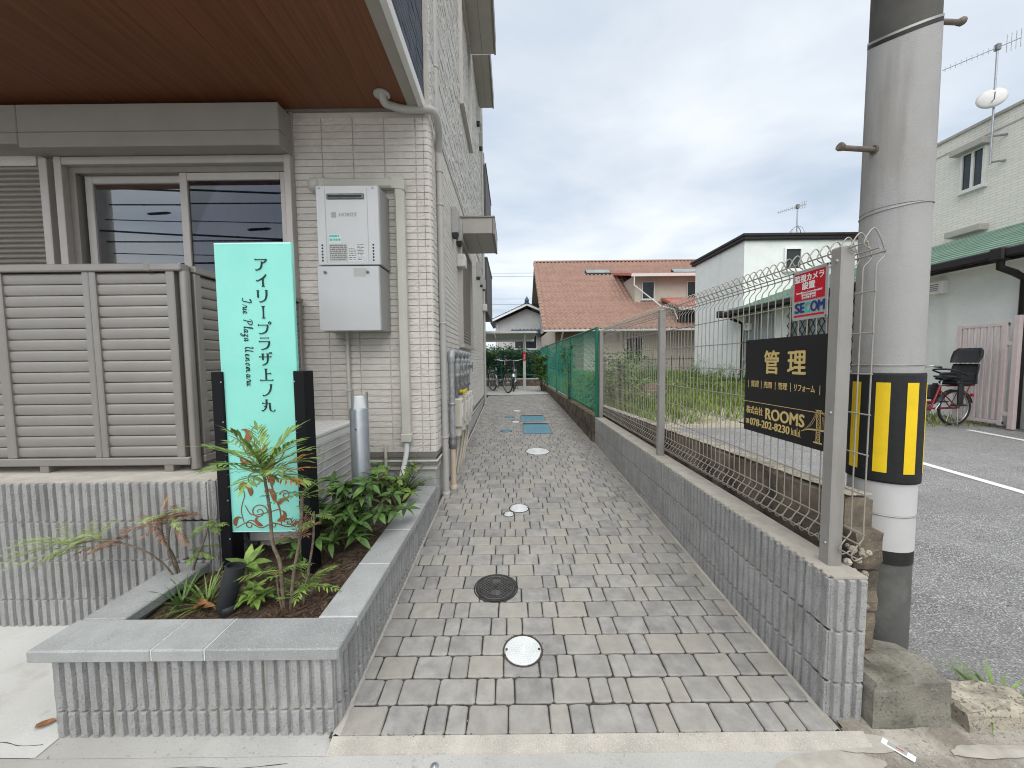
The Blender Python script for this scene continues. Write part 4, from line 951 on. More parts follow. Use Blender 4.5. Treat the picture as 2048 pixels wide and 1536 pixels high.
FR([(.02,.02,.003),(.08,.05,.004),(.14,.02,.004),(.20,.045,.005),(.27,.025,.005),(.33,.045,.003)])
FR([(.235,.12,.004),(.17,.10,.004),(.10,.09,.004),(.07,.14,.003)]); FR([(.06,.05,.003),(.05,.12,.003),(.07,.2,.003),(.05,.24,.003)])
FR([(.17,.33,.004),(.23,.36,.004),(.27,.42,.003)]); FR([(.09,.42,.003),(.13,.47,.003),(.12,.53,.002),(.14,.56,.002)]); FR([(.11,.44,.003),(.17,.49,.002),(.2,.51,.002)])
curl(.125, .275, .045, .2, 1.6, 1); curl(.135, .105, .042, 0, 1.6, 1); curl(.265, .195, .026, PI, 1.4, -1); curl(.275, .05, .022, PI, 1.3, -1); curl(.20, .032, .018, PI, 1.2, -1); curl(.07, .245, .014, 0, 1.2, 1); curl(.13, .42, .018, -1, 1.3, 1); curl(.09, .035, .03, .4, 1.0, 1)
for q in ((.02,.03,1.2,.06,.020),(.15,.03,2.2,.06,.018),(.22,.055,.9,.07,.024),(.21,.16,2.0,.08,.026),(.23,.14,.6,.06,.02),(.20,.24,1.8,.08,.024),(.1,.19,2.0,.07,.024),(.06,.21,1.4,.06,.018),(.15,.34,.5,.09,.03),(.10,.42,.3,.10,.034),(.08,.46,1.4,.09,.032),(.12,.37,2.9,.07,.02),(.29,.025,.4,.06,.016)): leafb(*q)
mb.obj('flourish', m_['flourish'], pan)

# ------------------------------------------------------------------ water heater
wh = thing('water_heater', 'grey wall-mounted gas water heater with pipe cover, right of the terrace window', 'water heater', (-1.26, BY, 1.59))
def lh(x, y, z): return (x + 1.26, y - BY, z - 1.59)
HF = 2.955
mb = MB(); mb.cbox(*lh(-1.497, HF + .014, 2.102), *lh(-1.012, BY - .005, 2.70), .006); mb.obj('casing', m_['heater_side'], wh)
mb = MB(); mb.cbox(*lh(-1.500, HF, 2.100), *lh(-1.016, HF + .016, 2.703), .005); fr = mb.obj('front_panel', m_['heater'], wh)
for x in (-1.43, -1.105):
    mb = MB(); mb.box(*lh(x, HF - .0015, 2.12), *lh(x + .0035, HF + .002, 2.68)); mb.obj('pressed_rib', m_['heater_side'], fr)
mb = MB(); mb.cbox(*lh(-1.415, HF - .012, 2.598), *lh(-1.125, HF + .004, 2.640), .006); fl = mb.obj('flue_outlet', m_['galv_dark'], wh)
mb = MB(); mb.box(*lh(-1.40, HF - .0135, 2.608), *lh(-1.14, HF - .010, 2.626)); mb.obj('flue_slot', m_['black'], fl)
for x in (-1.462, -1.066):
    for k in range(6):
        mb = MB(); mb.lathe([(.0075, -.0012), (.0075, .001), (0, .001)], lh(x, HF, 2.135 + k * .0235), 10, 'y'); mb.obj('vent_hole', m_['black'], fr)
for x in (-1.475, -1.06):
    mb = MB(); mb.lathe([(.010, -.004), (.010, 0), (.004, -.0045), (0, -.0045)][::-1], lh(x, HF, 2.685), 10, 'y'); mb.obj('screw', m_['steel'], fr)
text('maker_lettering', 'NORITZ', .038, 'logo_grey', fr, frame(lh(-1.255, HF - .0008, 2.482), (1, 0, 0), (0, 0, 1)), bold=.001)
mb = MB(); mb.cbox(*lh(-1.385, HF - .0012, 2.462), *lh(-1.345, HF, 2.502), .0005); mb.obj('logo', m_['logo_grey'], fr)
def sticker(x0, z0, x1, z1, mt, rows=0, dark='sticker_text'):
    mb = MB(); mb.box(*lh(x0, HF - .001, z0), *lh(x1, HF + .001, z1)); s = mb.obj('sticker', m_[mt], wh)
    if rows:
        mb = MB(); r2 = random.Random(int(-x0 * 1000))
        for k in range(rows):
            z = z1 - (z1 - z0) * (k + .75) / (rows + .5); x = x0 + .004
            while x < x1 - .012:
                w = r2.uniform(.006, .03); e = min(x1 - .004, x + w); mb.box(*lh(x, HF - .0016, z), *lh(e, HF - .0008, z + (z1 - z0) / rows * .42)); x = e + r2.uniform(.003, .008)
        mb.obj('print', m_[dark], s, kind='stuff')
sticker(-1.408, 2.265, -1.315, 2.335, 'sticker', 2, 'teal'); sticker(-1.408, 2.13, -1.27, 2.258, 'sticker_grey', 8); sticker(-1.262, 2.13, -1.20, 2.235, 'sticker', 7); sticker(-1.195, 2.165, -1.135, 2.26, 'sticker', 8); sticker(-1.19, 2.13, -1.15, 2.158, 'sticker', 2)
mb = MB(); mb.cbox(*lh(-1.508, HF + .006, 1.592), *lh(-1.024, BY - .004, 2.094), .006); mb.obj('pipe_cover', m_['heater_side'], wh)
mb = MB(); mb.cbox(*lh(-1.511, HF - .002, 1.590), *lh(-1.028, HF + .008, 2.093), .005); mb.obj('cover_panel', m_['heater'], wh)
for x in (-1.445, -1.115):
    mb = MB(); mb.lathe([(0, -.016), (.009, -.015), (.011, -.008), (.007, 0)], lh(x, HF - .002, 2.045), 12, 'y'); mb.obj('thumb_screw', m_['galv_dark'], wh)
mb = MB(); mb.box(*lh(-1.225, HF - .0032, 2.012), *lh(-1.13, HF - .002, 2.075)); mb.obj('sticker', m_['sticker_grey'], wh)
mb = MB(); mb.tube([lh(-1.39, BY - .03, .8), lh(-1.39, BY - .03, 1.6)], .016, 10); mb.obj('drain_pipe', m_['duct'], wh)
for z in (1.5, 1.1):
    mb = MB(); mb.box(*lh(-1.412, BY - .05, z), *lh(-1.368, BY - .001, z + .02)); mb.obj('pipe_clip', m_['duct'], wh)
# plastic duct that covers the air-conditioner pipes
dc = thing('pipe_duct', 'cream plastic pipe duct that turns down the wall right of the water heater', 'duct', (-.905, BY, .68))
def ld(x, y, z): return (x + .905, y - BY, z - .68)
mb = MB(); mb.cbox(*ld(-1.52, BY - .075, 2.765), *ld(-.95, BY - .003, 2.842), .012); mb.obj('horizontal_duct', m_['duct'], dc)
mb = MB(); mb.cbox(*ld(-.945, BY - .075, .72), *ld(-.868, BY - .003, 2.775), .012); mb.obj('vertical_duct', m_['duct'], dc)
mb = MB(); mb.prism([(-.965, 2.758), (-.862, 2.745), (-.855, 2.80), (-.872, 2.835), (-.90, 2.85), (-.965, 2.85)], BY - .08, BY - .002, lambda a, b, h: ld(a, h, b)); mb.obj('elbow', m_['duct'], dc)
mb = MB(); mb.lathe([(.062, 0), (.06, -.04), (.045, -.07), (.02, -.085), (0, -.088)], ld(-1.60, BY - .01, 2.80), 20, 'y'); mb.obj('wall_cap', m_['duct'], dc)
mb = MB(); mb.cbox(*ld(-1.60, BY - .078, 2.758), *ld(-1.50, BY - .003, 2.848), .012); mb.obj('cap_neck', m_['duct'], dc)
mb = MB(); mb.cbox(*ld(-.952, BY - .08, .655), *ld(-.862, BY - .002, .735), .01); mb.obj('end_cap', m_['duct'], dc)
mb = MB(); pts = smooth_pts([(-.908, BY - .04, .70), (-.91, BY - .045, .58), (-.93, BY - .06, .46), (-.95, BY - .09, .36), (-.98, BY - .12, .26)], 5); mb.tube([ld(*p) for p in pts], [.021 + .0015 * (i % 2) for i in range(len(pts))], 10); mb.obj('wrapped_pipe', m_['cover_white'], dc)
mb = MB(); mb.tube([(-1.10 + 1.265 * 0, 3.18, z) for z in (.24, .62)] , .014, 8); tag(mb.obj('wall_conduit', m_['duct']), 'thin cream conduit stub at the wall foot behind the bollard light', 'conduit')
# ------------------------------------------------------------------ air conditioner unit
ac = thing('air_conditioner', 'pale air conditioner outdoor unit with front grille behind the sign', 'air conditioner', (-1.345, 2.42, .27))
AX0, AX1, AY0, AY1, AZ0, AZ1 = -1.49, -1.205, 2.04, 2.80, .34, .905
def la(x, y, z): return (x + 1.345, y - 2.42, z - .27)
mb = MB(); mb.cbox(*la(AX0, AY0, AZ0), *la(AX1, AY1, AZ1 - .03), .008); mb.obj('casing', m_['ac_white'], ac)
mb = MB(); mb.cbox(*la(AX0 - .006, AY0 - .006, AZ1 - .03), *la(AX1 + .006, AY1 + .006, AZ1), .008); tp = mb.obj('lid', m_['ac_white'], ac)
mb = MB()
for k in range(5): mb.box(*la(AX0 + .04 + k * .045, AY0 + .03, AZ1 - .001), *la(AX0 + .05 + k * .045, AY1 - .03, AZ1 + .003))
mb.obj('lid_ribs', m_['ac_white'], tp, kind='stuff')
mb = MB(); mb.box(*la(AX1 - .004, AY0 + .06, AZ0 + .04), *la(AX1 + .002, AY1 - .05, AZ1 - .07)); gr = mb.obj('fan_opening', m_['ac_dark'], ac)
me = MB(); me.cbox(0, -.0022, 0, .006, .0022, AZ1 - AZ0 - .12, .001); me = me.mesh('grille_bar', m_['ac_white'])
nb = 44
for k in range(nb): put('grille_bar', me, gr, loc=la(AX1 + .004, AY0 + .07 + k * (AY1 - AY0 - .13) / (nb - 1), AZ0 + .045))
for k in range(9):
    mb = MB(); z = AZ0 + .05 + k * .055; mb.box(*la(AX1 + .009, AY0 + .06, z), *la(AX1 + .013, AY1 - .05, z + .005)); mb.obj('grille_rail', m_['ac_white'], gr)
for y in (AY0 + .1, AY1 - .14):
    mb = MB(); mb.cbox(*la(AX0 - .01, y, .24), *la(AX1 + .02, y + .06, AZ0), .005); mb.obj('foot', m_['white_trim'], ac)
# grey bollard light
bo = thing('bollard_light', 'grey metal bollard with frosted tapered top standing in the planter shrubs', 'bollard light', (-.965, 2.33, .25))
mb = MB(); mb.lathe([(.056, -.06), (.056, .80), (.052, .806), (.045, .806)], n=28); mb.obj('tube', m_['steel'], bo)
mb = MB(); mb.lathe([(.046, .806), (.044, .82), (.032, .875), (.030, .88), (0, .882)], n=20); mb.obj('frosted_cap', m_['sticker'], bo)
for a in (.35, PI - .35, 4.3):
    mb = MB(); mb.cbox(.049 * math.cos(a) - .005, .049 * math.sin(a) - .009, .80, .049 * math.cos(a) + .005, .049 * math.sin(a) + .009, .905, .001); mb.obj('cap_guard', m_['steel'], bo)
mb = MB(); mb.lathe([(.005, -.001), (.005, .003), (0, .003)], (0, -.0575, .68), 8, 'y'); mb.obj('screw', m_['black'], bo)
# spotlight
sp = thing('spotlight', 'black cylindrical garden spotlight tilted up at the sign', 'spotlight', (-1.255, 1.575, .255))
mb = MB(); mb.lathe([(.034, -.02), (.036, .01), (.034, .03), (.012, .032), (.010, .06)], n=20); mb.obj('base', m_['black_matte'], sp)
sp2 = MB(); sp2.lathe(smooth=False, prof=[(0, -.02), (.03, -.02), (.034, -.015), (.037, .05), (.0372, .085), (.0388, .086), (.0388, .165), (.034, .165), (.033, .15), (0, .15)], n=40)
mm = Matrix.Translation((-.012, 0, .035)) @ Matrix.Rotation(.22, 4, 'Y') @ Matrix.Rotation(-.14, 4, 'X'); o = sp2.obj('barrel', m_['black_matte'], sp); o.matrix_local = mm
# ------------------------------------------------------------------ gas pipe and meters
gp = thing('gas_pipework', 'galvanised gas pipe with elbow and valve manifold on the side wall', 'gas pipe', (-.585, 3.6, gz(3.6)))
def lg(x, y, z): return (x + .585, y - 3.6, z - gz(3.6))
GX = -.585
mb = MB(); mb.tube([lg(GX, 3.6, .59), lg(GX, 3.6, 1.37)], .029, 12); mb.obj('riser', m_['galv'], gp)
mb = MB(); mb.tube([lg(GX, 3.6, gz(3.6)), lg(GX, 3.6, .52)], .028, 12); mb.lathe([(.036, -.004), (.036, .03), (.028, .034)], lg(GX, 3.6, gz(3.6)), 14); mb.obj('sleeve', m_['cream_pipe'], gp)
mb = MB(); mb.lathe([(.030, .49), (.038, .50), (.038, .57), (.034, .575), (.036, .59), (.03, .61)], lg(GX, 3.6, 0), 14); mb.obj('coupling', m_['galv_dark'], gp)
mb = MB(); mb.tube([lg(*p) for p in smooth_pts([(GX, 3.6, 1.34), (GX, 3.6, 1.385), (GX, 3.62, 1.42), (GX, 3.67, 1.43), (GX, 3.72, 1.43)], 4)], .036, 12); mb.obj('elbow', m_['galv'], gp)
mb = MB(); mb.tube([lg(GX, 3.68, 1.43), lg(GX, 4.95, 1.43)], .03, 12); mb.obj('header', m_['galv'], gp)
YS = (3.95, 4.3, 4.62, 4.92)
for y in YS:
    mb = MB(); mb.lathe([(.04, -.045), (.04, .045)], lg(GX, y, 1.43), 12, 'y'); mb.lathe([(.026, 1.03), (.026, 1.17), (.036, 1.175), (.036, 1.20), (.03, 1.22), (.044, 1.25), (.044, 1.30), (.03, 1.33), (.036, 1.34), (.036, 1.37), (.026, 1.375), (.026, 1.42)], lg(GX, y, 0), 12); v = mb.obj('valve', m_['galv'], gp)
    mb = MB(); mb.cbox(*lg(GX + .04, y - .012, 1.25), *lg(GX + .062, y + .012, 1.30), .004); mb.cbox(*lg(GX + .062, y - .006, 1.21), *lg(GX + .07, y + .006, 1.33), .002); mb.obj('valve_handle', m_['galv_dark'], v)
    mb = MB(); mb.tube([lg(GX, y - .09, 1.05), lg(GX, y + .03, 1.05)], .034, 12); mb.tube([lg(GX, y - .08, 1.06), lg(GX, y - .08, .97)], .026, 12); mb.obj('tee', m_['galv_dark'], gp)
for z in (.92, 1.36):
    mb = MB(); mb.box(*lg(BX + .004, 3.585, z), *lg(GX - .026, 3.615, z + .02)); mb.lathe([(.03, z), (.035, z), (.035, z + .022), (.03, z + .022)], lg(GX, 3.6, 0), 12); mb.obj('pipe_clamp', m_['galv'], gp)
gl = ('nearest the corner pipe', 'second from the corner pipe', 'third from the corner pipe', 'farthest from the corner pipe')
for k, y in enumerate(YS):
    g_ = thing('gas_meter', 'cream gas meter on the side wall, ' + gl[k], 'gas meter', (GX, y - .06, .56), group='gas meters on the side wall')
    mb = MB(); mb.cbox(-.055, -.085, .10, .065, .085, .40, .014); mb.obj('body', m_['meter'], g_)
    mb = MB(); mb.cbox(-.04, -.07, -.02, .045, .07, .10, .03); mb.obj('lower_body', m_['meter'], g_)
    mb = MB(); mb.cbox(.03, -.06, .20, .072, .06, .34, .008); mb.obj('index_housing', m_['white_trim'], g_)
    mb = MB(); mb.tube([(0, .02, .40), (0, .02, .45)], .02, 10); mb.tube([(0, -.05, .40), (0, -.05, .44)], .018, 10); mb.obj('inlet', m_['galv_dark'], g_)
    mb = MB(); pts = smooth_pts([(.0, .03, -.02), (.0, .03, -.12), (-.01, -.02 - .02 * k, -.25), (-.02, -.10 - .05 * k, -.36), (-.03, -.14 - .07 * k, -.47)], 5); mb.tube(pts, .015, 8); mb.lathe([(.022, -.09), (.022, -.03)], (0, .03, 0), 10); mb.obj('hose', m_['hose'], g_)
mb = MB(); mb.cbox(GX - .01, 4.0, 1.005, GX + .075, 4.12, 1.03, .004); mb.cbox(GX + .06, 3.98, .99, GX + .068, 4.3, 1.035, .003); tag(mb.obj('warning_tag', m_['yellow']), 'yellow plastic tag hung over the gas meters', 'tag')
# ------------------------------------------------------------------ wire mesh fence
mf = thing('mesh_fence', 'taupe welded wire mesh fence with rolled top on the ribbed block wall', 'fence', (1.27, 1.33, WT))
def lm(x, y, z): return (x - 1.27, y - 1.33, z - WT)
FXW = 1.288
for y in (1.42, 3.1, 5.195):
    mb = MB(); mb.cbox(*lm(1.218, y - .026, WT - .01), *lm(1.270, y + .026, 1.752), .005); po = mb.obj('post', m_['fence_metal'], mf)
    for z in (.62, 1.13, 1.70):
        mb = MB(); mb.lathe([(0, -.006), (.005, -.005), (.006, 0)], lm(1.218, y - .006, z), 10, 'x'); mb.obj('bolt', m_['steel'], po)
prof = [(.0, .60), (-.028, .588), (-.040, .612), (-.018, .648), (0, .672), (0, .72), (0, 1.62), (.002, 1.668), (.030, 1.706), (.004, 1.772), (-.014, 1.792), (-.034, 1.772), (-.048, 1.738), (-.026, 1.722)]
wp = [(x, 0, z) for x, z in prof]; wp = wp[:6] + wp[6:]
wire_pts = []
for i, p in enumerate(wp): wire_pts.append(p)
wm = MB(); wm.tube([wire_pts[0]] + smooth_pts(wire_pts[0:6], 2)[1:] + smooth_pts(wire_pts[6:], 3), .0026, 6); wm = wm.mesh('vertical_wire', m_['wire'])
y = 1.335
while y < 5.27:
    put('vertical_wire', wm, mf, loc=(FXW - 1.27, y - 1.33, -WT)); y += .05
for x, z in [(FXW - .005, .69 + .1475 * k) for k in range(7)] + [(FXW, 1.722), (FXW + .026, 1.712), (FXW - .042, 1.742), (FXW - .030, .602), (FXW - .018, .652)]:
    mb = MB(); mb.tube([lm(x, 1.325, z), lm(x, 5.275, z)], .003, 6); mb.obj('horizontal_wire', m_['wire'], mf)
# ---- black agency board
bd = thing('agency_board', 'black board with gold ROOMS lettering and phone number on the mesh fence', 'sign board', (1.272, 1.75, 1.2))
BYn, BYf, BZ0, BZ1, BXF = 1.462, 2.035, .955, 1.438, 1.276
def lbd(y, z, d=0): return (BXF - d - 1.272, y - 1.75, z - 1.2)
mb = MB(); mb.box(*lbd(BYn, BZ0, .0), *lbd(BYf, BZ1, -.004)); mb.obj('panel', m_['board_black'], bd)
def bf(s, z, d=.0012): return frame(lbd(BYf - s, z, d), (0, -1, 0), (0, 0, 1))     # s = metres from the left (far) edge
def fit(name, body, size, s0, s1, z, bold):
    o = text(name, body, size, 'gold', bd, bf(0, z), bold=bold, align='LEFT'); xs = [v.co.x for v in o.data.vertices]; k = (s1 - s0) / (max(xs) - min(xs))
    o.matrix_local = bf(s0 - min(xs) * k, z) @ Matrix.Diagonal((k, 1, 1, 1))
fit('heading', '管', .122, .150, .256, 1.311, .0026); fit('heading', '理', .122, .310, .420, 1.311, .0026)
fit('services', '賃貸', .036, .053, .115, 1.205, .0003); fit('services', '売買', .036, .154, .214, 1.205, .0003); fit('services', '管理', .036, .256, .313, 1.205, .0003); fit('services', 'リフォーム', .036, .357, .472, 1.205, .0004)
for s in (.03, .134, .235, .334, .497):
    mb = MB(); mb.box(*lbd(BYf - s - .001, 1.186, .0004), *lbd(BYf - s + .001, 1.226, .0014)); mb.obj('divider', m_['gold'], bd)
mb = MB(); mb.box(*lbd(BYf - .575, 1.110, .0004), *lbd(BYf, 1.1125, .0014)); mb.obj('rule', m_['gold'], bd)
fit('company', '株式会社', .044, .020, .152, 1.064, .0004); fit('company', 'ROOMS', .078, .172, .423, 1.060, .0022); fit('phone_number', '078-202-8230', .052, .053, .338, 1.004, .0011)
mb = MB(); mb.box(*lbd(BYf - .042, .992, .0004), *lbd(BYf - .018, 1.017, .0012)); ic = mb.obj('phone_icon', m_['gold'], bd)
mb = MB(); ribbon(mb, [(.025, 1.013, .004), (.024, 1.005, .003), (.029, .998, .003), (.036, .996, .004)], lambda a, b, h: lbd(BYf - a, b, .0013 + h), .0004); mb.obj('handset', m_['board_black'], ic)
mb = MB(); st = lambda pts: ribbon(mb, pts, lambda a, b, h: lbd(BYf - a, b, .0005 + h), .0006, 3, len(pts) > 2)
for x in (.487, .506): st([(x, .985, .003), (x, 1.12, .003)])
for k in range(6):
    z0, z1 = .985 + k * .022, 1.007 + k * .022; st([(.487, z0, .0018), (.506, z1, .0018)]); st([(.506, z0, .0018), (.487, z1, .0018)]); st([(.487, z1, .0018), (.506, z1, .0018)])
st([(.475, .984, .006), (.518, .984, .006)]); st([(.48, 1.121, .003), (.513, 1.121, .003)])
st([(.405, 1.018, .002), (.44, 1.032, .005), (.49, 1.038, .007), (.57, 1.040, .009)]); st([(.41, 1.02, .001), (.455, 1.06, .0015), (.487, 1.118, .0015)]); st([(.42, 1.025, .001), (.465, 1.06, .0012), (.489, 1.115, .0012)])
st([(.506, 1.118, .0015), (.54, 1.108, .0014), (.574, 1.104, .0014)]); st([(.506, 1.112, .0012), (.54, 1.098, .0012), (.574, 1.092, .0012)])
for k in range(10): st([(.515 + k * .006, 1.042, .001), (.515 + k * .006, 1.096 - .0 * k, .001)])
for k, (x, h) in enumerate(((.35, .03), (.358, .022), (.366, .024), (.374, .026), (.382, .036), (.39, .018), (.398, .03))): st([(x, .99 - .0 + .002, .004 if k % 2 else .0025), (x, .992 + h, .004 if k % 2 else .0025)])
st([(.345, .992, .002), (.405, .99, .002)])
mb.obj('bridge_drawing', m_['gold'], bd)
for y, z in ((BYf - .012, BZ1 - .012), (BYf - .012, BZ0 + .03)):
    mb = MB(); mb.tube([(BXF - 1.275, y - 1.75, z - 1.2), (BXF + .02 - 1.272, y - 1.75, z - 1.2)], .005, 6); mb.tube([lbd(y, z, .003), (BXF - .01 - 1.272, y + .04 - 1.75, z - 1.198)], .0025, 5); mb.obj('cable_tie', m_['black'], bd)
# ---- security plate
sc = thing('security_plate', 'red and silver surveillance camera plate hung on the mesh fence by the near post', 'sign', (1.27, 1.57, 1.6))
SYn, SYf, S0, S1, SXF = 1.515, 1.706, 1.506, 1.722, 1.272
def lsc(y, z, d=0): return (SXF - d - 1.27, y - 1.57, z - 1.6)
mb = MB(); mb.cbox(*lsc(SYn, S0, 0), *lsc(SYf, S1, -.004), .001); mb.obj('plate', m_['plate'], sc)
sw = SYf - SYn
mb = MB(); mb.box(*lsc(SYn + .014, S0 + .083, .0008), *lsc(SYf - .014, S1 - .014, 0)); mb.obj('red_field', m_['red'], sc)
mb = MB(); mb.box(*lsc(SYn + .014, S0 + .014, .0008), *lsc(SYf - .014, S0 + .022, 0)); mb.obj('red_bar', m_['red'], sc)
def sf(s, z, d=.0016): return frame(lsc(SYf - s, z, d), (0, -1, 0), (0, 0, 1))
text('warning_text', '監視カメラ', .034, 'white', sc, sf(sw * .5, S1 - .040), bold=.0009, sx=.93); text('warning_text', '設置', .034, 'white', sc, sf(sw * .49, S1 - .074), bold=.0009, sx=1.05)
text('small_text', 'Surveillance Camera Installed', .0118, 'white', sc, sf(sw * .5, S1 - .099), sx=.98); text('small_text', '设有监控摄像机', .0112, 'white', sc, sf(sw * .5, S1 - .111)); text('small_text', '감시카메라 설치', .0112, 'white', sc, sf(sw * .5, S1 - .123))
x = .0
for ch, mt in (('S', 'navy'), ('E', 'navy'), ('C', 'teal'), ('O', 'navy'), ('M', 'navy')):
    o = text('logo', ch, .060, mt, sc, sf(0, S0 + .050), bold=.0022, align='LEFT'); xs = [v.co.x for v in o.data.vertices]; a_, b_ = min(xs), max(xs)
    wd = {'S': .029, 'E': .025, 'C': .029, 'O': .037, 'M': .034}[ch]; k = wd / (b_ - a_)
    o.matrix_local = sf(.020 + x - a_ * k, S0 + .050) @ Matrix.Diagonal((k, 1, 1, 1)); x += wd + .0015
for y, z in ((SYn + .004, S1 - .006), (SYf - .004, S1 - .006), (SYn + .004, S0 + .006), (SYf - .004, S0 + .006)):
    mb = MB(); mb.tube([lsc(y, z, .003), (FXW + .004 - 1.27, y - 1.57, z - 1.6)], .003, 6); mb.obj('cable_tie', m_['black'], sc)

# ------------------------------------------------------------------ utility pole
up_ = thing('utility_pole', 'grey wrapped concrete utility pole with yellow and black guard at the right', 'utility pole', (1.675, 1.665, 0))
def pr_(z): return .114 - .0032 * z
seg = [(-.06, .44, 'pole_lower', 0), (.44, .50, 'pole_black', .002), (.50, .66, 'pole_white', .003), (.66, .86, 'pole_white', .004), (1.27, 1.335, 'pole', .006), (1.335, 1.97, 'pole', .006)]
for z0, z1, mt, e in seg:
    mb = MB(); mb.lathe([(pr_(z0) + e, z0), (pr_(z1) + e, z1)], n=40); mb.obj('shaft', m_[mt], up_)
mb = MB(); mb.lathe([(pr_(.7), .7), (pr_(2.3), 2.3)], n=40); mb.obj('core', m_['pole'], up_)
# guard sleeve: black with yellow upright stripes
mb = MB(); mb.lathe([(.108, .800), (.1235, .800), (.1245, .81), (.1235, 1.262), (.1220, 1.272), (.108, 1.272)], n=48); gd = mb.obj('guard_sleeve', m_['wrap_black'], up_)
for a0, da in [(-3.20 + .785 * k, .36) for k in range(8)]:
    mb = MB(); V = []
    for k in range(6):
        a = a0 - da / 2 + da * k / 5
        for z, r in ((.845, .1257), (1.232, .1248)): V.append((r * math.cos(a), r * math.sin(a), z))
    mb.add(V, [(2*k, 2*k + 2, 2*k + 3, 2*k + 1) for k in range(5)], True); mb.obj('yellow_stripe', m_['wrap_yellow'], gd)
for z, tilt in ((.655, -.0), (1.305, .0), (1.968, .012)):
    n = 40; mb = MB(); r = pr_(z) + (.0062 if z > 1 else .0040); mb.tube([(r * math.cos(2*PI*k/n), r * math.sin(2*PI*k/n), z + tilt * math.cos(2*PI*k/n)) for k in range(n)], .0032, 6, closed=True); mb.obj('seam_band', m_['band_steel'], up_)
def slant(z0, z1, e, mt, t0, t1, nm):
    n = 40; V = []; mb = MB()
    for z, t in ((z0, t0), (z1, t1)):
        for k in range(n): a = 2*PI*k/n; V.append(((pr_(z) + e) * math.cos(a), (pr_(z) + e) * math.sin(a), z + t * (math.cos(a) + 1.2 * math.sin(a))))
    mb.add(V, [(k, (k + 1) % n, n + (k + 1) % n, n + k) for k in range(n)], True); return mb.obj(nm, m_[mt], up_)
slant(1.972, 2.695, .0064, 'pole', .0, .037, 'wrap_sheet'); slant(2.695, 2.712, .007, 'pole_black', .037, .037, 'black_band'); slant(2.712, 2.722, .0078, 'band_steel', .037, .037, 'steel_band'); slant(2.722, 5.2, .004, 'pole_upper', .037, 0, 'upper_shaft')
mb = MB(); mb.lathe([(pr_(5.2), 5.1), (.082, 9.5)], n=32); mb.obj('upper_shaft', m_['pole_upper'], up_)
for z, a, l in ((2.225, PI + .12, .16), (2.76, .05, .14)):
    d = Vector((math.cos(a), math.sin(a), 0)); r = pr_(z); mb = MB()
    mb.tube([d * (r - .03) + Vector((0, 0, z)), d * (r + l) + Vector((0, 0, z))], .0105, 10); mb.tube([d * (r + l - .004) + Vector((0, 0, z)), d * (r + l + .012) + Vector((0, 0, z + .004)), d * (r + l + .02) + Vector((0, 0, z + .006))], [.012, .017, .015], 10); mb.lathe([(.018, -.004), (.016, .006)], d * (r + .01) + Vector((0, 0, z)), 12, 'x'); mb.obj('step_bolt', m_['bolt_rust'], up_)
mb = MB(); mb.tube([(.02 * math.cos(a) + .04, -pr_(2.86) - .012, 2.865 + .02 * math.sin(a)) for a in [2*PI*k/14 for k in range(14)]], .004, 6, closed=True); mb.obj('cable_ring', m_['cover_white'], up_)

# ------------------------------------------------------------------ green net fence on dark blocks
gf = thing('green_fence', 'green coated chain-link fence running back along the right of the path', 'fence', (1.2, 5.26, .55))
def gxy(s): return (1.20 - .017 * s * 1.0, 5.26 + s)       # s metres along
GL = 8.2
def lgf(x, y, z): return (x - 1.2, y - 5.26, z - .55)
def gp_(s, z, dx=0): x, y = gxy(s); return lgf(x + dx, y, z)
for k in range(5):
    s = k * 2.05; mb = MB(); mb.tube([gp_(s, .5), gp_(s, 1.80)], .020 if k else .024, 10); mb.obj('post', m_['green_rail'], gf)
for z, r in ((1.79, .017), (.62, .013)):
    mb = MB(); mb.tube([gp_(0, z), gp_(GL, z)], r, 8); mb.obj('rail', m_['green_rail'], gf)
mb = MB(); mb.tube([gp_(.05, .66, -.01), gp_(.45, .62, -.01)], .008, 6); mb.obj('brace', m_['green_rail'], gf)
mb = MB(); c = .042; nz = int(1.14 / c)
k = 0; s = 0.02
while s < GL - .05:
    for half in (0, 1):
        pts = []
        for j in range(nz + 1):
            zz = .63 + j * c; off = (c / 2 if (j + k) % 2 else -c / 2) * .98; x, y = gxy(s + off + c / 2); pts.append(lgf(x - .012 + (.004 if half else 0), y, zz))
        if half == 0 or True: mb.tube(pts, .0028, 3, False)
        break
    s += c; k += 1
mb.obj('netting', m_['green_net'], gf, kind='stuff')
bw = thing('dark_block_wall', 'dark stained concrete block footing under the green chain-link fence', 'wall', (1.2, 5.26, 0))
rg = random.Random(9)
for z0, z1, oz in ((-.05, .165, 0), (.17, .36, .2), (.365, .555, 0)):
    s = 0 - oz
    while s < GL:
        a, b = max(0, s), min(GL, s + .395); s += .4
        if b - a < .03: continue
        mb = MB(); (xa, ya), (xb, yb) = gxy(a), gxy(b); q = rg.uniform(-.002, .002)
        V = [(x - 1.2 + d, y - 5.26, z) for z in (z0, z1 - .004) for x, y, d in ((xa, ya, -.055 + q), (xb, yb, -.055 + q), (xb, yb, .055), (xa, ya, .055))]
        mb.add(V, [(0,3,2,1),(4,5,6,7),(0,1,5,4),(1,2,6,5),(2,3,7,6),(3,0,4,7)]); mb.obj('block', m_['old_wall'], bw)
mb = MB(); mb.bar((0, 0, .27), (gxy(GL)[0] - 1.2, GL, .27), .098, .55); mb.obj('mortar_core', m_['old_wall'], bw)

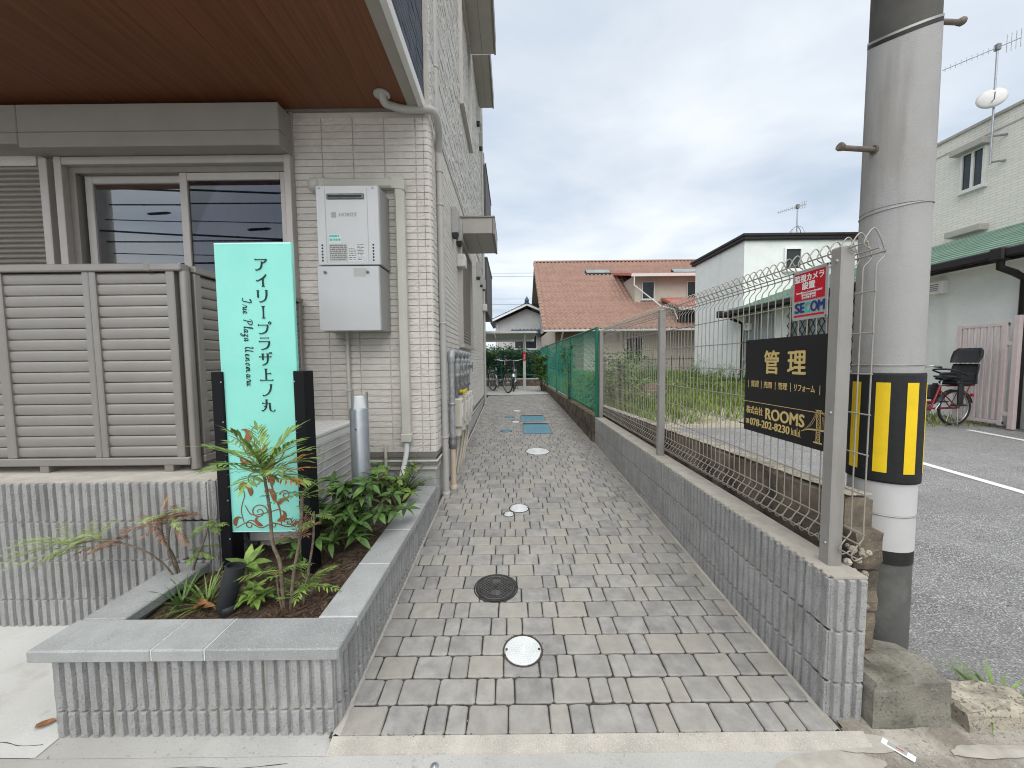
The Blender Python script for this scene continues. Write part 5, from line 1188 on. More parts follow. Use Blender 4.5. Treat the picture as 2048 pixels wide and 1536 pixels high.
# ------------------------------------------------------------------ far yard: bicycle shelter, hedge, bicycles
cp = thing('bicycle_shelter', 'bicycle shelter with pale translucent roof at the end of the path', 'shelter', (.41, 12.6, .39))
def lc(x, y, z): return (x - .41, y - 12.6, z - .39)
for x, y in ((.42, 12.4), (-2.6, 12.4)):
    mb = MB(); mb.cbox(*lc(x - .045, y - .045, .38), *lc(x + .045, y + .045, 1.98), .006); mb.obj('post', m_['white_trim'], cp)
mb = MB(); mb.cbox(*lc(-3.2, 12.36, 1.98), *lc(.75, 12.44, 2.05), .006); mb.obj('beam', m_['white_trim'], cp)
for k in range(6):
    x0 = -3.2 + k * .66
    mb = MB(); mb.add([lc(x, y, z + e) for e in (0, .012) for x, y, z in ((x0 + .02, 11.7, 2.26), (x0 + .64, 11.7, 2.26), (x0 + .64, 13.8, 2.08), (x0 + .02, 13.8, 2.08))], [(0,3,2,1),(4,5,6,7),(0,1,5,4),(1,2,6,5),(2,3,7,6),(3,0,4,7)]); mb.obj('roof_panel', m_['carport_roof'], cp)
for k in range(7):
    x0 = -3.2 + k * .66; mb = MB(); mb.bar(lc(x0, 11.68, 2.235), lc(x0, 13.82, 2.055), .03, .05); mb.obj('rafter', m_['white_trim'], cp)
mb = MB(); mb.cbox(*lc(-3.22, 11.66, 2.2), *lc(.78, 11.7, 2.27), .005); mb.obj('fascia', m_['white_trim'], cp)
mb = MB(); mb.bar(lc(.42, 12.4, 1.6), lc(.42, 11.8, 2.2), .04); mb.obj('brace', m_['white_trim'], cp)
t = thing('extinguisher_sign', 'small red plate fixed to the bicycle shelter post', 'sign', (.42, 12.34, 1.45)); mb = MB(); mb.cbox(-.055, 0, -.1, .055, .01, .17, .004); mb.obj('plate', m_['red'], t); text('mark', '消火器', .06, 'white', t, frame((0, -.001, .03), (0, 0, -1), (1, 0, 0)))
bk = thing('back_fence', 'green mesh fence on a low wall behind the bicycle shelter', 'fence', (-.8, 13.9, .39))
mb = MB(); mb.box(-3, 0, -.05, 2.1, .12, .26); mb.obj('footing', m_['old_wall'], bk)
mb = MB(); mb.box(-3, -.01, .26, 2.1, .13, .30); mb.obj('coping', m_['white_trim'], bk)
for k in range(4):
    mb = MB(); mb.tube([(-2.9 + k * 1.65, .06, .3), (-2.9 + k * 1.65, .06, 1.35)], .02, 8); mb.obj('post', m_['green_rail'], bk)
for z in (.42, 1.34):
    mb = MB(); mb.tube([(-3, .06, z), (2.1, .06, z)], .018, 6); mb.obj('rail', m_['green_rail'], bk)
mb = MB()
for k in range(70):
    x = -3 + k * .073; mb.tube([(x, .06, .42), (x + .5, .06, 1.34)], .002, 3, False); mb.tube([(x + .5, .06, .42), (x, .06, 1.34)], .002, 3, False)
mb.obj('netting', m_['green_net'], bk, kind='stuff')

def bicycle(label, loc_, rz, paint, basket=True, child=False, wheel=.30, saddlebag=False):
    """bicycle along local +x (front towards +x), wheels on z = 0"""
    b = thing('bicycle', label, 'bicycle', loc_, rz); base = 1.04; r = wheel
    for x, nm in ((0, 'rear'), (base, 'front')):
        w = thing('wheel', None, None); w.parent = b; w.location = (x, 0, r)
        mb = MB(); mb.tube([(r * .965 * math.cos(a), 0, r * .965 * math.sin(a)) for a in [2*PI*k/32 for k in range(32)]], .019, 8, closed=True); mb.obj('tyre', m_['rubber'], w)
        mb = MB(); mb.tube([(r * .89 * math.cos(a), 0, r * .89 * math.sin(a)) for a in [2*PI*k/32 for k in range(32)]], .012, 6, closed=True); mb.obj('rim', m_['chrome'], w)
        mb = MB()
        for k in range(18): a = 2*PI*k/18; mb.tube([(.02 * math.cos(a + .8), .02 * (-1)**k, .02 * math.sin(a + .8)), (r * .88 * math.cos(a), 0, r * .88 * math.sin(a))], .0016, 3, False)
        mb.tube([(0, -.05, 0), (0, .05, 0)], .02, 8); mb.obj('spokes', m_['chrome'], w, kind='stuff')
        mb = MB(); a0, a1 = (.2, 2.9) if x == 0 else (.5, 2.7)
        P = [(1.08 * r * math.cos(a0 + (a1 - a0) * k / 12), 1.08 * r * math.sin(a0 + (a1 - a0) * k / 12)) for k in range(13)]
        mb.add([(px, yy, pz) for px, pz in P for yy in (-.028, 0, .028)], [(k*3 + i, k*3 + i + 1, k*3 + i + 4, k*3 + i + 3) for k in range(12) for i in range(2)], True); mb.obj('mudguard', m_[paint] if x else m_['chrome'], w)
    bb, st, hd0, hd1 = (.43, 0, .28), (.27, 0, .66), (.90, 0, .56), (.86, 0, .82)
    mb = MB(); mb.tube(smooth_pts([hd0, (.72, 0, .36), (.56, 0, .29), bb], 4), .019, 8); mb.tube([bb, st], .017, 8); mb.tube([hd0, hd1], .02, 8); mb.tube(smooth_pts([(.89, 0, .62), (.66, 0, .42), (.40, 0, .40)], 4), .014, 8)
    for s in (-.05, .05): mb.tube([(0, s, r), (.40, s * .5, .285)], .010, 6); mb.tube([(0, s, r), (.30, s * .5, .58)], .009, 6); mb.tube([(.915, s * .7, .53), (base, s, r)], .012, 6)
    mb.obj('frame', m_[paint], b)
    mb = MB(); mb.tube([st, (.24, 0, .78)], .013, 8); mb.obj('seat_post', m_['chrome'], b)
    mb = MB(); mb.grid(6, 4, lambda i, j: (.10 + i * .045, (j - 2) * (.05, .055, .05, .036, .026, .02, .014)[i], .80 + .012 * math.cos((j - 2) * 1.1) + (.015 if i < 2 else 0)), True); mb.cbox(.11, -.08, .755, .30, .08, .795, .02); mb.obj('saddle', m_['rubber'], b)
    mb = MB(); mb.tube([hd1, (.845, 0, .93)], .012, 8); mb.tube(smooth_pts([(.66, -.27, .97), (.78, -.25, .99), (.85, -.10, .95), (.85, .10, .95), (.78, .25, .99), (.66, .27, .97)], 4), .011, 8); mb.obj('handlebar', m_['chrome'], b)
    for s in (-1, 1):
        mb = MB(); mb.tube([(.64, .272 * s, .967), (.75, .258 * s, .985)], .016, 8); mb.obj('grip', m_['rubber'], b)
    mb = MB(); mb.lathe([(.085, -.006), (.085, .006)], (bb[0], -.055, bb[2]), 20, 'y'); mb.tube([(bb[0], -.07, bb[2]), (bb[0] + .1, -.07, bb[2] - .13)], .009, 6); mb.tube([(bb[0], .07, bb[2]), (bb[0] - .1, .07, bb[2] + .13)], .009, 6); mb.obj('crank', m_['chrome'], b)
    for s, dx, dz in ((-1, .1, -.13), (1, -.1, .13)):
        mb = MB(); mb.cbox(bb[0] + dx - .045, .1 * s - .035, bb[2] + dz - .012, bb[0] + dx + .045, .1 * s + .035, bb[2] + dz + .012, .004); mb.obj('pedal', m_['rubber'], b)
    mb = MB(); mb.tube([(.05, .09, .02), (.02, .06, r)], .008, 6); mb.tube([(.05, .13, .012), (.05, -.06, .012)], .008, 6); mb.obj('stand', m_['chrome'], b)
    mb = MB()
    for s in (-.06, .06): mb.tube([(-.26, s, .655), (.24, s, .655)], .008, 6); mb.tube([(-.18, s, .65), (0, s, r)], .007, 6)
    for x in (-.26, -.13, 0, .12): mb.tube([(x, -.06, .655), (x, .06, .655)], .007, 6)
    mb.obj('carrier', m_[paint] if child else m_['chrome'], b)
    mb = MB(); mb.cbox(-.33, -.02, .47, -.30, .02, .52, .004); mb.obj('rear_reflector', m_['red'], b)
    if basket:
        mb = MB(); C = ((.93, 1.0), (1.28, 1.32))
        for x0, x1, z, w in ((.96, 1.20, .72, .13), (.94, 1.25, .83, .16), (.93, 1.28, .94, .18)):
            mb.tube([(x0, -w, z), (x1, -w, z), (x1, w, z), (x0, w, z)], .006, 6, closed=True)
        for k in range(9):
            q = -1 + k / 4; mb.tube([(1.20, .13 * q, .72), (1.28, .18 * q, .94)], .004, 4); mb.tube([(.96, .13 * q, .72), (.93, .18 * q, .94)], .004, 4)
        for k in range(6):
            f = k / 5
            for s in (-1, 1): mb.tube([(.96 + .24 * f, .13 * s, .72), (.93 + .35 * f, .18 * s, .94)], .004, 4)
        mb.box(.96, -.13, .715, 1.20, .13, .722); mb.obj('basket', m_['black_matte'], b)
    if child:
        cs_ = thing('child_seat', None, None); cs_.parent = b; cs_.location = (-.06, 0, .67)
        def shell(prof, name, thick=.03):
            mb = MB(); n = len(prof); V = []
            for d in (0, thick):
                for x, z, w in prof:
                    for q in range(7): a = -PI / 2 + PI * q / 6; V.append((x + d * -.9 + .06 * (1 - math.cos(a * .9)) * (1 if z > .05 else 0), w * math.sin(a), z))
            F = [(i*7 + q, i*7 + q + 1, (i+1)*7 + q + 1, (i+1)*7 + q) for i in range(n - 1) for q in range(6)]; o2 = n * 7
            F += [tuple(o2 + k for k in f)[::-1] for f in F]
            F += [(i*7, (i+1)*7, o2 + (i+1)*7, o2 + i*7) for i in range(n - 1)] + [(i*7 + 6, o2 + i*7 + 6, o2 + (i+1)*7 + 6, (i+1)*7 + 6) for i in range(n - 1)] + [((n-1)*7 + q, (n-1)*7 + q + 1, o2 + (n-1)*7 + q + 1, o2 + (n-1)*7 + q) for q in range(6)]
            mb.add(V, F, True); return mb.obj(name, m_['black_matte'], cs_)
        shell([(-.08, .02, .16), (-.11, .15, .17), (-.14, .28, .17), (-.15, .34, .16)], 'backrest')
        shell([(-.10, .36, .17), (-.14, .45, .19), (-.17, .55, .18), (-.19, .60, .13)], 'headrest', .05)
        mb = MB(); mb.cbox(-.14, -.15, .0, .20, .15, .08, .03); mb.obj('seat_pan', m_['black_matte'], cs_)
        mb = MB()
        for s in (-1, 1): mb.cbox(-.12, .135 * s - .02, .06, .17, .135 * s + .02, .20, .018)
        mb.obj('side_guard', m_['black_matte'], cs_)
        mb = MB(); mb.tube(smooth_pts([(.05, -.15, .16), (.28, -.15, .24), (.30, 0, .26), (.28, .15, .24), (.05, .15, .16)], 4), .014, 8); mb.tube(smooth_pts([(.12, -.15, .12), (.30, -.12, .14), (.31, .12, .14), (.12, .15, .12)], 4), .012, 8); mb.obj('grab_bar', m_['black_matte'], cs_)
        mb = MB()
        for s in (-1, 1): mb.cbox(.16, .17 * s - .02, -.30, .24, .17 * s + .02, .02, .01); mb.cbox(.12, .17 * s - .04, -.33, .32, .17 * s + .04, -.30, .008)
        mb.obj('foot_rest', m_['black_matte'], cs_)
        mb = MB(); mb.cbox(.20, -.17, -.24, .46, -.06, .0, .03); mb.obj('side_bag', m_['black_matte'], b, loc=(-.06, 0, .67))
    return b
bicycle('red bicycle with black rear child seat parked against the white house', (7.28, 6.1, gz(6.1)), PI + .08, 'bike_red', True, True, .29)
bicycle('dark bicycle under the shelter, next to the apartment wall', (-.62, 11.9, .4), -PI / 2 + .5, 'black', False)
bicycle('silver bicycle with front basket under the shelter, facing the path', (.10, 12.6, .4), -PI / 2 - .04, 'chrome', True)
# ------------------------------------------------------------------ orange tiled house
oh = thing('orange_roof_house', 'cream house with a big terracotta tiled roof beyond the green fence', 'house', (6.5, 20.5, .39))
def lo(x, y, z): return (x - 6.5, y - 20.5, z - .39)
OX0, OX1, OE, OR, OZE, OZR = 1.72, 15.5, 20.0, 28.0, 3.0, 8.55
def osl(t): return (OE + (OR - OE) * t, OZE + (OZR - OZE) * t)
mb = MB(); V = [lo(OX0, OE, OZE - .12), lo(OX1, OE, OZE - .12), lo(OX1, OR, OZR - .12), lo(OX0, OR, OZR - .12)]
V += [lo(OX0, OE, OZE), lo(OX1, OE, OZE), lo(OX1, OR, OZR), lo(OX0, OR, OZR)]
V += [lo(OX0, OR + 8, OZE - .12), lo(OX1, OR + 8, OZE - .12), lo(OX1, OR + 8, OZE), lo(OX0, OR + 8, OZE)]
mb.add(V, [(0,3,2,1),(4,5,6,7),(0,1,5,4),(3,0,4,7),(1,2,6,5),(3,8,9,2),(7,6,10,11),(8,11,10,9),(8,3,7,11),(2,9,10,6)]); orf = mb.obj('roof', m_['grey_soffit'], oh)
mb = MB(); NR, WV = 24, .27; nx = int((OX1 - OX0) / WV) * 6
for r in range(NR):
    t0, t1 = r / NR, (r + 1) / NR + .006; (ya, za), (yb, zb) = osl(t0), osl(min(t1, 1.004))
    V = []
    for i in range(nx + 1):
        x = OX0 - .02 + (OX1 - OX0 + .04) * i / nx; ph = (i % 6) / 6; h = .05 * (math.sin(ph * 2 * PI) + .25 * math.sin(ph * 4 * PI))
        V += [lo(x, ya - .02, za + h + .0), lo(x, ya - .0, za + h + .13), lo(x, yb, zb + h + .03)]
    mb.add(V, [(i*3 + q, (i+1)*3 + q, (i+1)*3 + q + 1, i*3 + q + 1) for i in range(nx) for q in range(2)])
mb.obj('roof_tiles', m_['roof_tile'], orf, kind='stuff')
for i in range(46):
    x0 = OX0 + i * .3; mb = MB(); n = 6
    mb.add([lo(x, OR + .13 * math.cos(PI * k / n), OZR + .04 + .12 * math.sin(PI * k / n)) for x in (x0, x0 + .31) for k in range(n + 1)], [(k, n + 1 + k, n + 2 + k, k + 1) for k in range(n)]); mb.obj('ridge_tile', m_['roof_tile'], orf)
for r in range(NR):
    (ya, za), (yb, zb) = osl(r / NR), osl((r + 1) / NR); mb = MB(); mb.add([lo(OX0 + dx, y, z + dz) for y, z in ((ya - .02, za + .02), (yb, zb - .03)) for dx, dz in ((-.05, -.06), (-.05, .1), (.12, .13), (.12, .02))], [(0,3,2,1),(4,5,6,7),(0,1,5,4),(1,2,6,5),(2,3,7,6)]); mb.obj('verge_tile', m_['roof_tile'], orf)
mb = MB(); mb.cbox(*lo(OX0 - .02, OE - .14, OZE - .13), *lo(OX1, OE - .02, OZE - .03), .01); mb.obj('gutter', m_['white_trim'], oh)
mb = MB(); mb.bar(lo(OX0 - .03, OE, OZE - .08), lo(OX0 - .03, OR, OZR - .08), .04, .2); mb.obj('verge_board', m_['white_trim'], oh)
mb = MB(); mb.box(*lo(OX0 + .75, OE + .9, .2), *lo(OX1 - .3, OR + 7, OZE + .5)); wl_ = mb.obj('wall', m_['cream_wall'], oh)
mb = MB(); mb.prism([(OE + .9, OZE + .3), (OR + 7, OZE + .3), (OR, OZR - .3)], OX0 + .75, OX0 + .9, lambda a, b, h: lo(h, a, b)); mb.obj('gable_wall', m_['cream_wall'], oh)
mb = MB(); mb.box(*lo(OX0 + .72, OE + .86, .2), *lo(OX0 + 2.3, OE + .9, OZE - .1)); mb.obj('brick_panel', m_['tile_wall'], oh)
def far_window(par, F, w, h, fm='white_trim', pm='window_dark', lattice=False, split=True):
    """F(a, b, d): window plane; returns a window with frame and pane"""
    wd = thing('window', None, None); wd.parent = par
    mb = MB(); t_ = .05
    for a0, b0, a1, b1 in ((0, 0, t_, h), (w - t_, 0, w, h), (t_, 0, w - t_, t_), (t_, h - t_, w - t_, h)) + (((w / 2 - .03, t_, w / 2 + .03, h - t_),) if split else ()):
        mb.prism([(a0, b0), (a1, b0), (a1, b1), (a0, b1)], 0, .07, lambda a, b, d: F(a, b, d))
    mb.obj('frame', m_[fm], wd)
    mb = MB(); mb.prism([(t_, t_), (w - t_, t_), (w - t_, h - t_), (t_, h - t_)], .005, .03, lambda a, b, d: F(a, b, d)); mb.obj('pane', m_[pm], wd)
    mb = MB(); mb.prism([(-.04, -.06), (w + .04, -.06), (w + .04, 0), (-.04, 0)], 0, .11, lambda a, b, d: F(a, b, d)); mb.obj('sill', m_[fm], wd)
    if lattice:
        mb = MB(); nq = int(w / .16) + int(h / .16) + 1
        for k in range(-int(h / .18) - 1, int(w / .18) + 2):
            for sg_ in (1, -1):
                a0 = k * .18; P = []
                for q in range(2):
                    b_ = q * h; a_ = (a0 + b_ * .62) if sg_ > 0 else (w - a0 - b_ * .62); P.append((a_, b_))
                (x0, z0), (x1, z1) = P
                ts = [0, 1]
                for lim in (0, w):
                    if x1 != x0: ts.append((lim - x0) / (x1 - x0))
                lo_t = max(0, min((0 - x0) / (x1 - x0), (w - x0) / (x1 - x0))); hi_t = min(1, max((0 - x0) / (x1 - x0), (w - x0) / (x1 - x0)))
                if hi_t - lo_t < .02: continue
                p0, p1 = [(x0 + (x1 - x0) * t, z0 + (z1 - z0) * t) for t in (lo_t, hi_t)]
                mb.bar(F(p0[0], p0[1], .12), F(p1[0], p1[1], .12), .014)
        mb.obj('lattice', m_['black'], wd)
    return wd
far_window(oh, lambda a, b, d: lo(6.35 + a, OE + .9 - d, 1.35 + b), .95, 1.25, lattice=True)
far_window(oh, lambda a, b, d: lo(10.4 + a, OE + .9 - d, 1.2 + b), .6, 1.4, 'flash', split=False); far_window(oh, lambda a, b, d: lo(11.2 + a, OE + .9 - d, .6 + b), 1.5, 2.0, 'heater_side', 'pale_glass')
mb = MB(); mb.tube([lo(2.75, OE - .05, OZE - .12), lo(2.72, OE + .3, OZE - .45), lo(2.72, OE + .84, OZE - .75), lo(2.72, OE + .84, .4)], .05, 8); mb.obj('downpipe', m_['white_trim'], oh)
mb = MB(); mb.tube([lo(9.3, OE + .86, OZE - .2), lo(9.3, OE + .86, .4)], .045, 8); mb.obj('downpipe', m_['white_trim'], oh)
for x0 in (5.15, 11.15):
    ya, za = osl(.745); yb, zb = osl(.80); sk = thing('skylight', None, None); sk.parent = orf
    mb = MB(); mb.add([lo(x, y, z + e) for e in (-.1, .16) for x, y, z in ((x0, ya, za), (x0 + 1.75, ya, za), (x0 + 1.75, yb, zb), (x0, yb, zb))], [(4,5,6,7),(0,1,5,4),(1,2,6,5),(2,3,7,6),(3,0,4,7)]); mb.obj('curb', m_['brown_black'], sk)
    mb = MB(); mb.add([lo(x, y, z + e) for e in (.165, .185) for x, y, z in ((x0 + .06, ya + .02, za + .02), (x0 + 1.69, ya + .02, za + .02), (x0 + 1.69, yb, zb), (x0 + .06, yb, zb))], [(4,5,6,7),(0,1,5,4),(1,2,6,5),(2,3,7,6),(3,0,4,7)]); mb.obj('pane', m_['pale_glass'], sk)
dm = thing('dormer', None, None); dm.parent = oh
mb = MB(); mb.box(*lo(7.35, 22.4, 4.0), *lo(12.5, 26, 6.35)); mb.obj('dormer_wall', m_['cream_wall'], dm)
mb = MB(); mb.add([lo(x, y, z) for x, y, z in ((6.95, 21.7, 6.15), (13, 21.7, 6.15), (13, 26.2, 7.2), (6.95, 26.2, 7.2), (6.95, 21.7, 6.32), (13, 21.7, 6.32), (13, 26.2, 7.36), (6.95, 26.2, 7.36))], [(0,3,2,1),(4,5,6,7),(0,1,5,4),(1,2,6,5),(3,0,4,7)]); mb.obj('dormer_roof', m_['roof_red'], dm)
mb = MB(); mb.box(*lo(6.9, 21.6, 6.1), *lo(13, 21.7, 6.26)); mb.obj('dormer_gutter', m_['white_trim'], dm)
for x in (7.75, 10.4): far_window(dm, lambda a, b, d: lo(x + a, 22.4 - d, 4.9 + b), .75, 1.05, split=False)
mb = MB(); mb.tube([lo(7.05, 21.62, 6.15), lo(7.05, 21.62, 5.6), lo(8.3, 20.9, 4.3), lo(8.9, 20.6, 4.1), lo(9.0, 20.3, 3.5)], .035, 8); mb.obj('downpipe', m_['white_trim'], dm)
mb = MB(); mb.add([lo(x, y, z) for x, y, z in ((8.9, 19.9, 4.02), (13, 19.9, 4.02), (13, 22.4, 4.85), (8.9, 22.4, 4.85), (8.9, 19.9, 4.2), (13, 19.9, 4.2), (13, 22.4, 5.0), (8.9, 22.4, 5.0))], [(0,3,2,1),(4,5,6,7),(0,1,5,4),(1,2,6,5),(3,0,4,7)]); mb.obj('porch_roof', m_['roof_red'], dm)
mb = MB(); mb.box(*lo(8.85, 19.82, 3.95), *lo(13, 19.9, 4.1)); mb.obj('porch_gutter', m_['white_trim'], dm)
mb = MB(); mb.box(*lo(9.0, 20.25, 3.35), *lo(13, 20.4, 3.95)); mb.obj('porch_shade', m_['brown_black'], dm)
t = thing('picket_fence', 'black metal picket fence in front of the orange-roofed house', 'fence', (7, 18.6, .39))
for z in (.95, .25):
    mb = MB(); mb.box(-2.4, -.015, z, 2.2, .015, z + .04); mb.obj('rail', m_['black'], t)
me = MB(); me.tube([(0, 0, .05), (0, 0, 1.08), (0, 0, 1.16)], [.014, .014, .002], 5); me = me.mesh('picket', m_['black'])
for k in range(24): put('picket', me, t, loc=(-2.35 + k * .195, 0, 0))

# ------------------------------------------------------------------ blue-tiled house far behind
bh = thing('blue_roof_house', 'grey two-storey house with blue tiled gable roof at the end of the path', 'house', (1.0, 33, .39))
def lz(x, y, z): return (x - 1.0, y - 33, z - .39)
mb = MB(); mb.box(*lz(-1.35, 32, .3), *lz(4.2, 38, 4.6)); mb.prism([(-1.35, 4.6), (4.2, 4.6), (1.3, 5.75)], 32, 38, lambda a, b, h: lz(a, h, b)); mb.obj('wall', m_['grey_wall'], bh)
pk_, ev, lf_, rt_ = (1.3, 6.05), 4.62, -1.85, 4.6
def roof_strip(mb, xa, za, xb, zb, y0, y1, n, amp=.05):
    for k in range(n):
        t0, t1 = k / n, (k + 1) / n; mb.add([lz(xa + (xb - xa) * t, y, za + (zb - za) * t + e + q) for t, q in ((t0, .05), (t1, 0)) for y in (y0, y1) for e in (0, .1)], [(0,2,6,4),(1,5,7,3),(0,1,3,2),(4,6,7,5),(0,4,5,1),(2,3,7,6)])
mb = MB(); roof_strip(mb, lf_, ev, *pk_, 31.2, 38.5, 12); roof_strip(mb, rt_, ev, *pk_, 31.2, 38.5, 12); mb.obj('roof', m_['blue_tile'], bh)
mb = MB(); mb.box(*lz(pk_[0] - .16, 31.1, pk_[1] + .05), *lz(pk_[0] + .16, 38.5, pk_[1] + .3)); mb.lathe([(.2, 0), (.16, .12), (.05, .3), (0, .42)], lz(pk_[0], 31.2, pk_[1] + .25), 10); mb.obj('ridge', m_['blue_tile'], bh)
mb = MB()
for s, xe in ((-1, lf_), (1, rt_)): mb.bar(lz(xe, 31.18, ev - .03), lz(pk_[0], 31.18, pk_[1] - .05), .05, .16)
mb.obj('verge_board', m_['white'], bh)
def pent(x0, x1, z, n, nm='pent_roof'):
    p_ = thing(nm, None, None); p_.parent = bh
    mb = MB(); mb.add([lz(x, y, zz) for x in (x0, x1) for y, zz in ((31.1, z - .22), (32, z + .1), (32, z), (31.1, z - .3))], [(0,4,5,1),(1,5,6,2),(2,6,7,3),(3,7,4,0),(0,1,2,3),(7,6,5,4)]); mb.obj('deck', m_['blue_tile'], p_)
    for k in range(n):
        x = x0 + (x1 - x0) * (k + .5) / n; mb = MB(); mb.tube([lz(x, 31.06, z - .20), lz(x, 32, z + .12)], .06, 6); mb.obj('tile_roll', m_['blue_tile'], p_)
        mb = MB(); mb.lathe([(.055, -.01), (.055, .01)], lz(x + .12, 31.06, z - .22), 8, 'y'); mb.obj('end_tile', m_['grey_wall'], p_)
pent(-.05, 4.4, 3.9, 14); pent(-1.75, 4.4, 1.95, 20)
mb = MB(); mb.box(*lz(-1.75, 31.15, 1.35), *lz(4.4, 31.25, 1.55)); mb.obj('fascia', m_['white'], bh)
for x in (.25, 2.5): far_window(bh, lambda a, b, d: lz(x + a, 32 - d, 2.35 + b), 1.9, 1.2, 'white', 'window_dark')
mb = MB(); mb.tube([lz(-1.2, 31.9, 4.4), lz(-1.2, 31.9, .4)], .05, 6); mb.obj('downpipe', m_['white'], bh)
# ------------------------------------------------------------------ white stucco house with green roof
wh2 = thing('white_house', 'white stucco house with green metal roof and dark gutters behind the parking lot', 'house', (9.5, 9, .2))
def lt(x, y, z): return (x - 9.5, y - 9, z - .2)
WXW = 8.0
mb = MB(); mb.box(*lt(WXW, 13.0, .1), *lt(15, 16.4, 5.36)); mb.obj('tall_wall', m_['stucco'], wh2)
mb = MB(); mb.box(*lt(WXW + .02, 2.6, 0), *lt(13, 12.99, 3.05)); mb.obj('wing_wall', m_['stucco'], wh2)
mb = MB(); mb.cbox(*lt(WXW - .1, 12.88, 5.36), *lt(15.1, 16.6, 5.56), .03); mb.cbox(*lt(WXW - .14, 12.84, 5.47), *lt(15.12, 16.64, 5.57), .02); mb.obj('fascia', m_['brown_black'], wh2)
mb = MB(); x0, x1, y0, y1, zz = WXW - .12, 15.1, 12.86, 16.62, 5.57
mb.add([lt(x0, y0, zz), lt(x1, y0, zz), lt(x1, y1, zz), lt(x0, y1, zz), lt(x0 + 1.5, y0 + 1.7, zz + .32), lt(x1 - 1.5, y0 + 1.7, zz + .32)], [(0,1,5,4),(1,2,5),(2,3,4,5),(3,0,4)]); mb.obj('hip_roof', m_['green_roof'], wh2)
EX, EZ = 7.58, 3.0; SLP = .36
mb = MB(); mb.add([lt(x, y, z) for y in (2.2, 13.6) for x, z in ((EX, EZ), (10.6, EZ + SLP * 3.02), (10.6, EZ + SLP * 3.02 - .1), (EX, EZ - .1))], [(0,4,5,1),(1,5,6,2),(2,6,7,3),(3,7,4,0),(0,1,2,3),(7,6,5,4)]); wr = mb.obj('wing_roof', m_['green_roof'], wh2)
for k in range(12):
    x = EX + .04 + k * .25; mb = MB(); mb.add([lt(a, y, EZ + SLP * (a - EX) + e) for y in (2.2, 13.6) for a, e in ((x, .002), (x, .022), (x + .22, .004))], [(0,3,4,1),(1,4,5,2)]); mb.obj('roof_step', m_['green_roof'], wr)
mb = MB(); mb.add([lt(x, y, z) for y in (2.2, 13.6) for x, z in ((10.6, EZ + SLP * 3.02), (13.4, EZ + .1), (13.4, EZ), (10.6, EZ + SLP * 3.02 - .1))], [(0,4,5,1),(2,6,7,3)]); mb.obj('rear_roof', m_['green_roof'], wh2)
mb = MB(); mb.cbox(*lt(EX - .09, 2.2, EZ - .16), *lt(EX + .02, 13.62, EZ - .02), .02); mb.cbox(*lt(EX + .02, 2.2, EZ - .2), *lt(EX + .06, 13.6, EZ - .03), .005); mb.obj('gutter', m_['brown_black'], wh2)
mb = MB(); mb.box(*lt(EX + .06, 2.2, EZ - .16), *lt(WXW + .1, 13.58, EZ - .13)); mb.obj('eave_soffit', m_['stucco'], wh2)
mb = MB(); mb.cbox(*lt(EX - .12, 13.55, EZ - .18), *lt(11, 13.68, EZ + .06), .01); mb.obj('end_fascia', m_['brown_black'], wh2)
def dp2(y):
    mb = MB(); mb.tube([lt(EX - .03, y, EZ - .12), lt(EX - .03, y, EZ - .3), lt(EX + .2, y, EZ - .38), lt(WXW - .05, y, EZ - .48), lt(WXW - .05, y, gz(y))], .05, 8); mb.cbox(*lt(EX - .12, y - .09, EZ - .2), *lt(EX + .05, y + .09, EZ - .0), .02); mb.obj('downpipe', m_['brown_black'], wh2)
dp2(5.84); dp2(12.9)
for y, z in ((7.04, 2.62), (12.6, 2.4)):
    v = thing('vent_grille', None, None); v.parent = wh2; v.location = lt(WXW, y, z); mb = MB(); mb.cbox(-.11, -.13, -.12, .03, .13, .12, .02); mb.obj('cover', m_['white'], v)
    for k in range(4):
        mb = MB(); mb.box(-.114, -.07, -.06 + k * .035, -.108, .07, -.045 + k * .035); mb.obj('louver', m_['flash'], v)
far_window(wh2, lambda a, b, d: lt(WXW + .02 - d, 12.75 - a, 1.35 + b), 1.3, 1.5, 'heater_side', 'pale_glass')
far_window(wh2, lambda a, b, d: lt(WXW + .02 - d, 10.75 - a, 1.35 + b), 1.3, 1.5, 'flash', 'pale_glass', True)
far_window(wh2, lambda a, b, d: lt(WXW + .02 - d, 8.75 - a, 1.1 + b), 1.0, 1.75, 'flash', 'window_dark', True)
far_window(wh2, lambda a, b, d: lt(9.35 + a, 13.0 - d, 4.35 + b), .6, .75, 'white', 'window_dark', False, False)
mb = MB(); mb.cbox(*lt(10.95, 12.8, 4.45), *lt(11.3, 12.99, 4.75), .02); mb.obj('vent_box', m_['white'], wh2)
pg = thing('pink_gate', 'pale pink slatted metal gate leaning along the white house wall', 'gate', (7.7, 5.86, gz(6.1)))
me = MB(); me.cbox(-.014, -.02, .12, .014, .02, 1.60, .003); me = me.mesh('bar', m_['pink_paint'])
for k in range(6): put('bar', me, pg, loc=(0, .06 + k * .085, 0))
for z in (.06, 1.60):
    mb = MB(); mb.cbox(-.02, -.06, z, .02, .60, z + .05, .004); mb.obj('rail', m_['pink_paint'], pg)
for y in (-.06, .54):
    mb = MB(); mb.cbox(-.022, y, .04, .022, y + .06, 1.66, .004); mb.obj('stile', m_['pink_paint'], pg)
mb = MB(); mb.cbox(-.03, -.2, 0, .03, -.13, 1.75, .004); mb.cbox(-.02, -.15, 1.3, .02, -.05, 1.36, .003); mb.cbox(-.02, -.15, .2, .02, -.05, .26, .003); mb.obj('gate_post', m_['pink_paint'], pg)
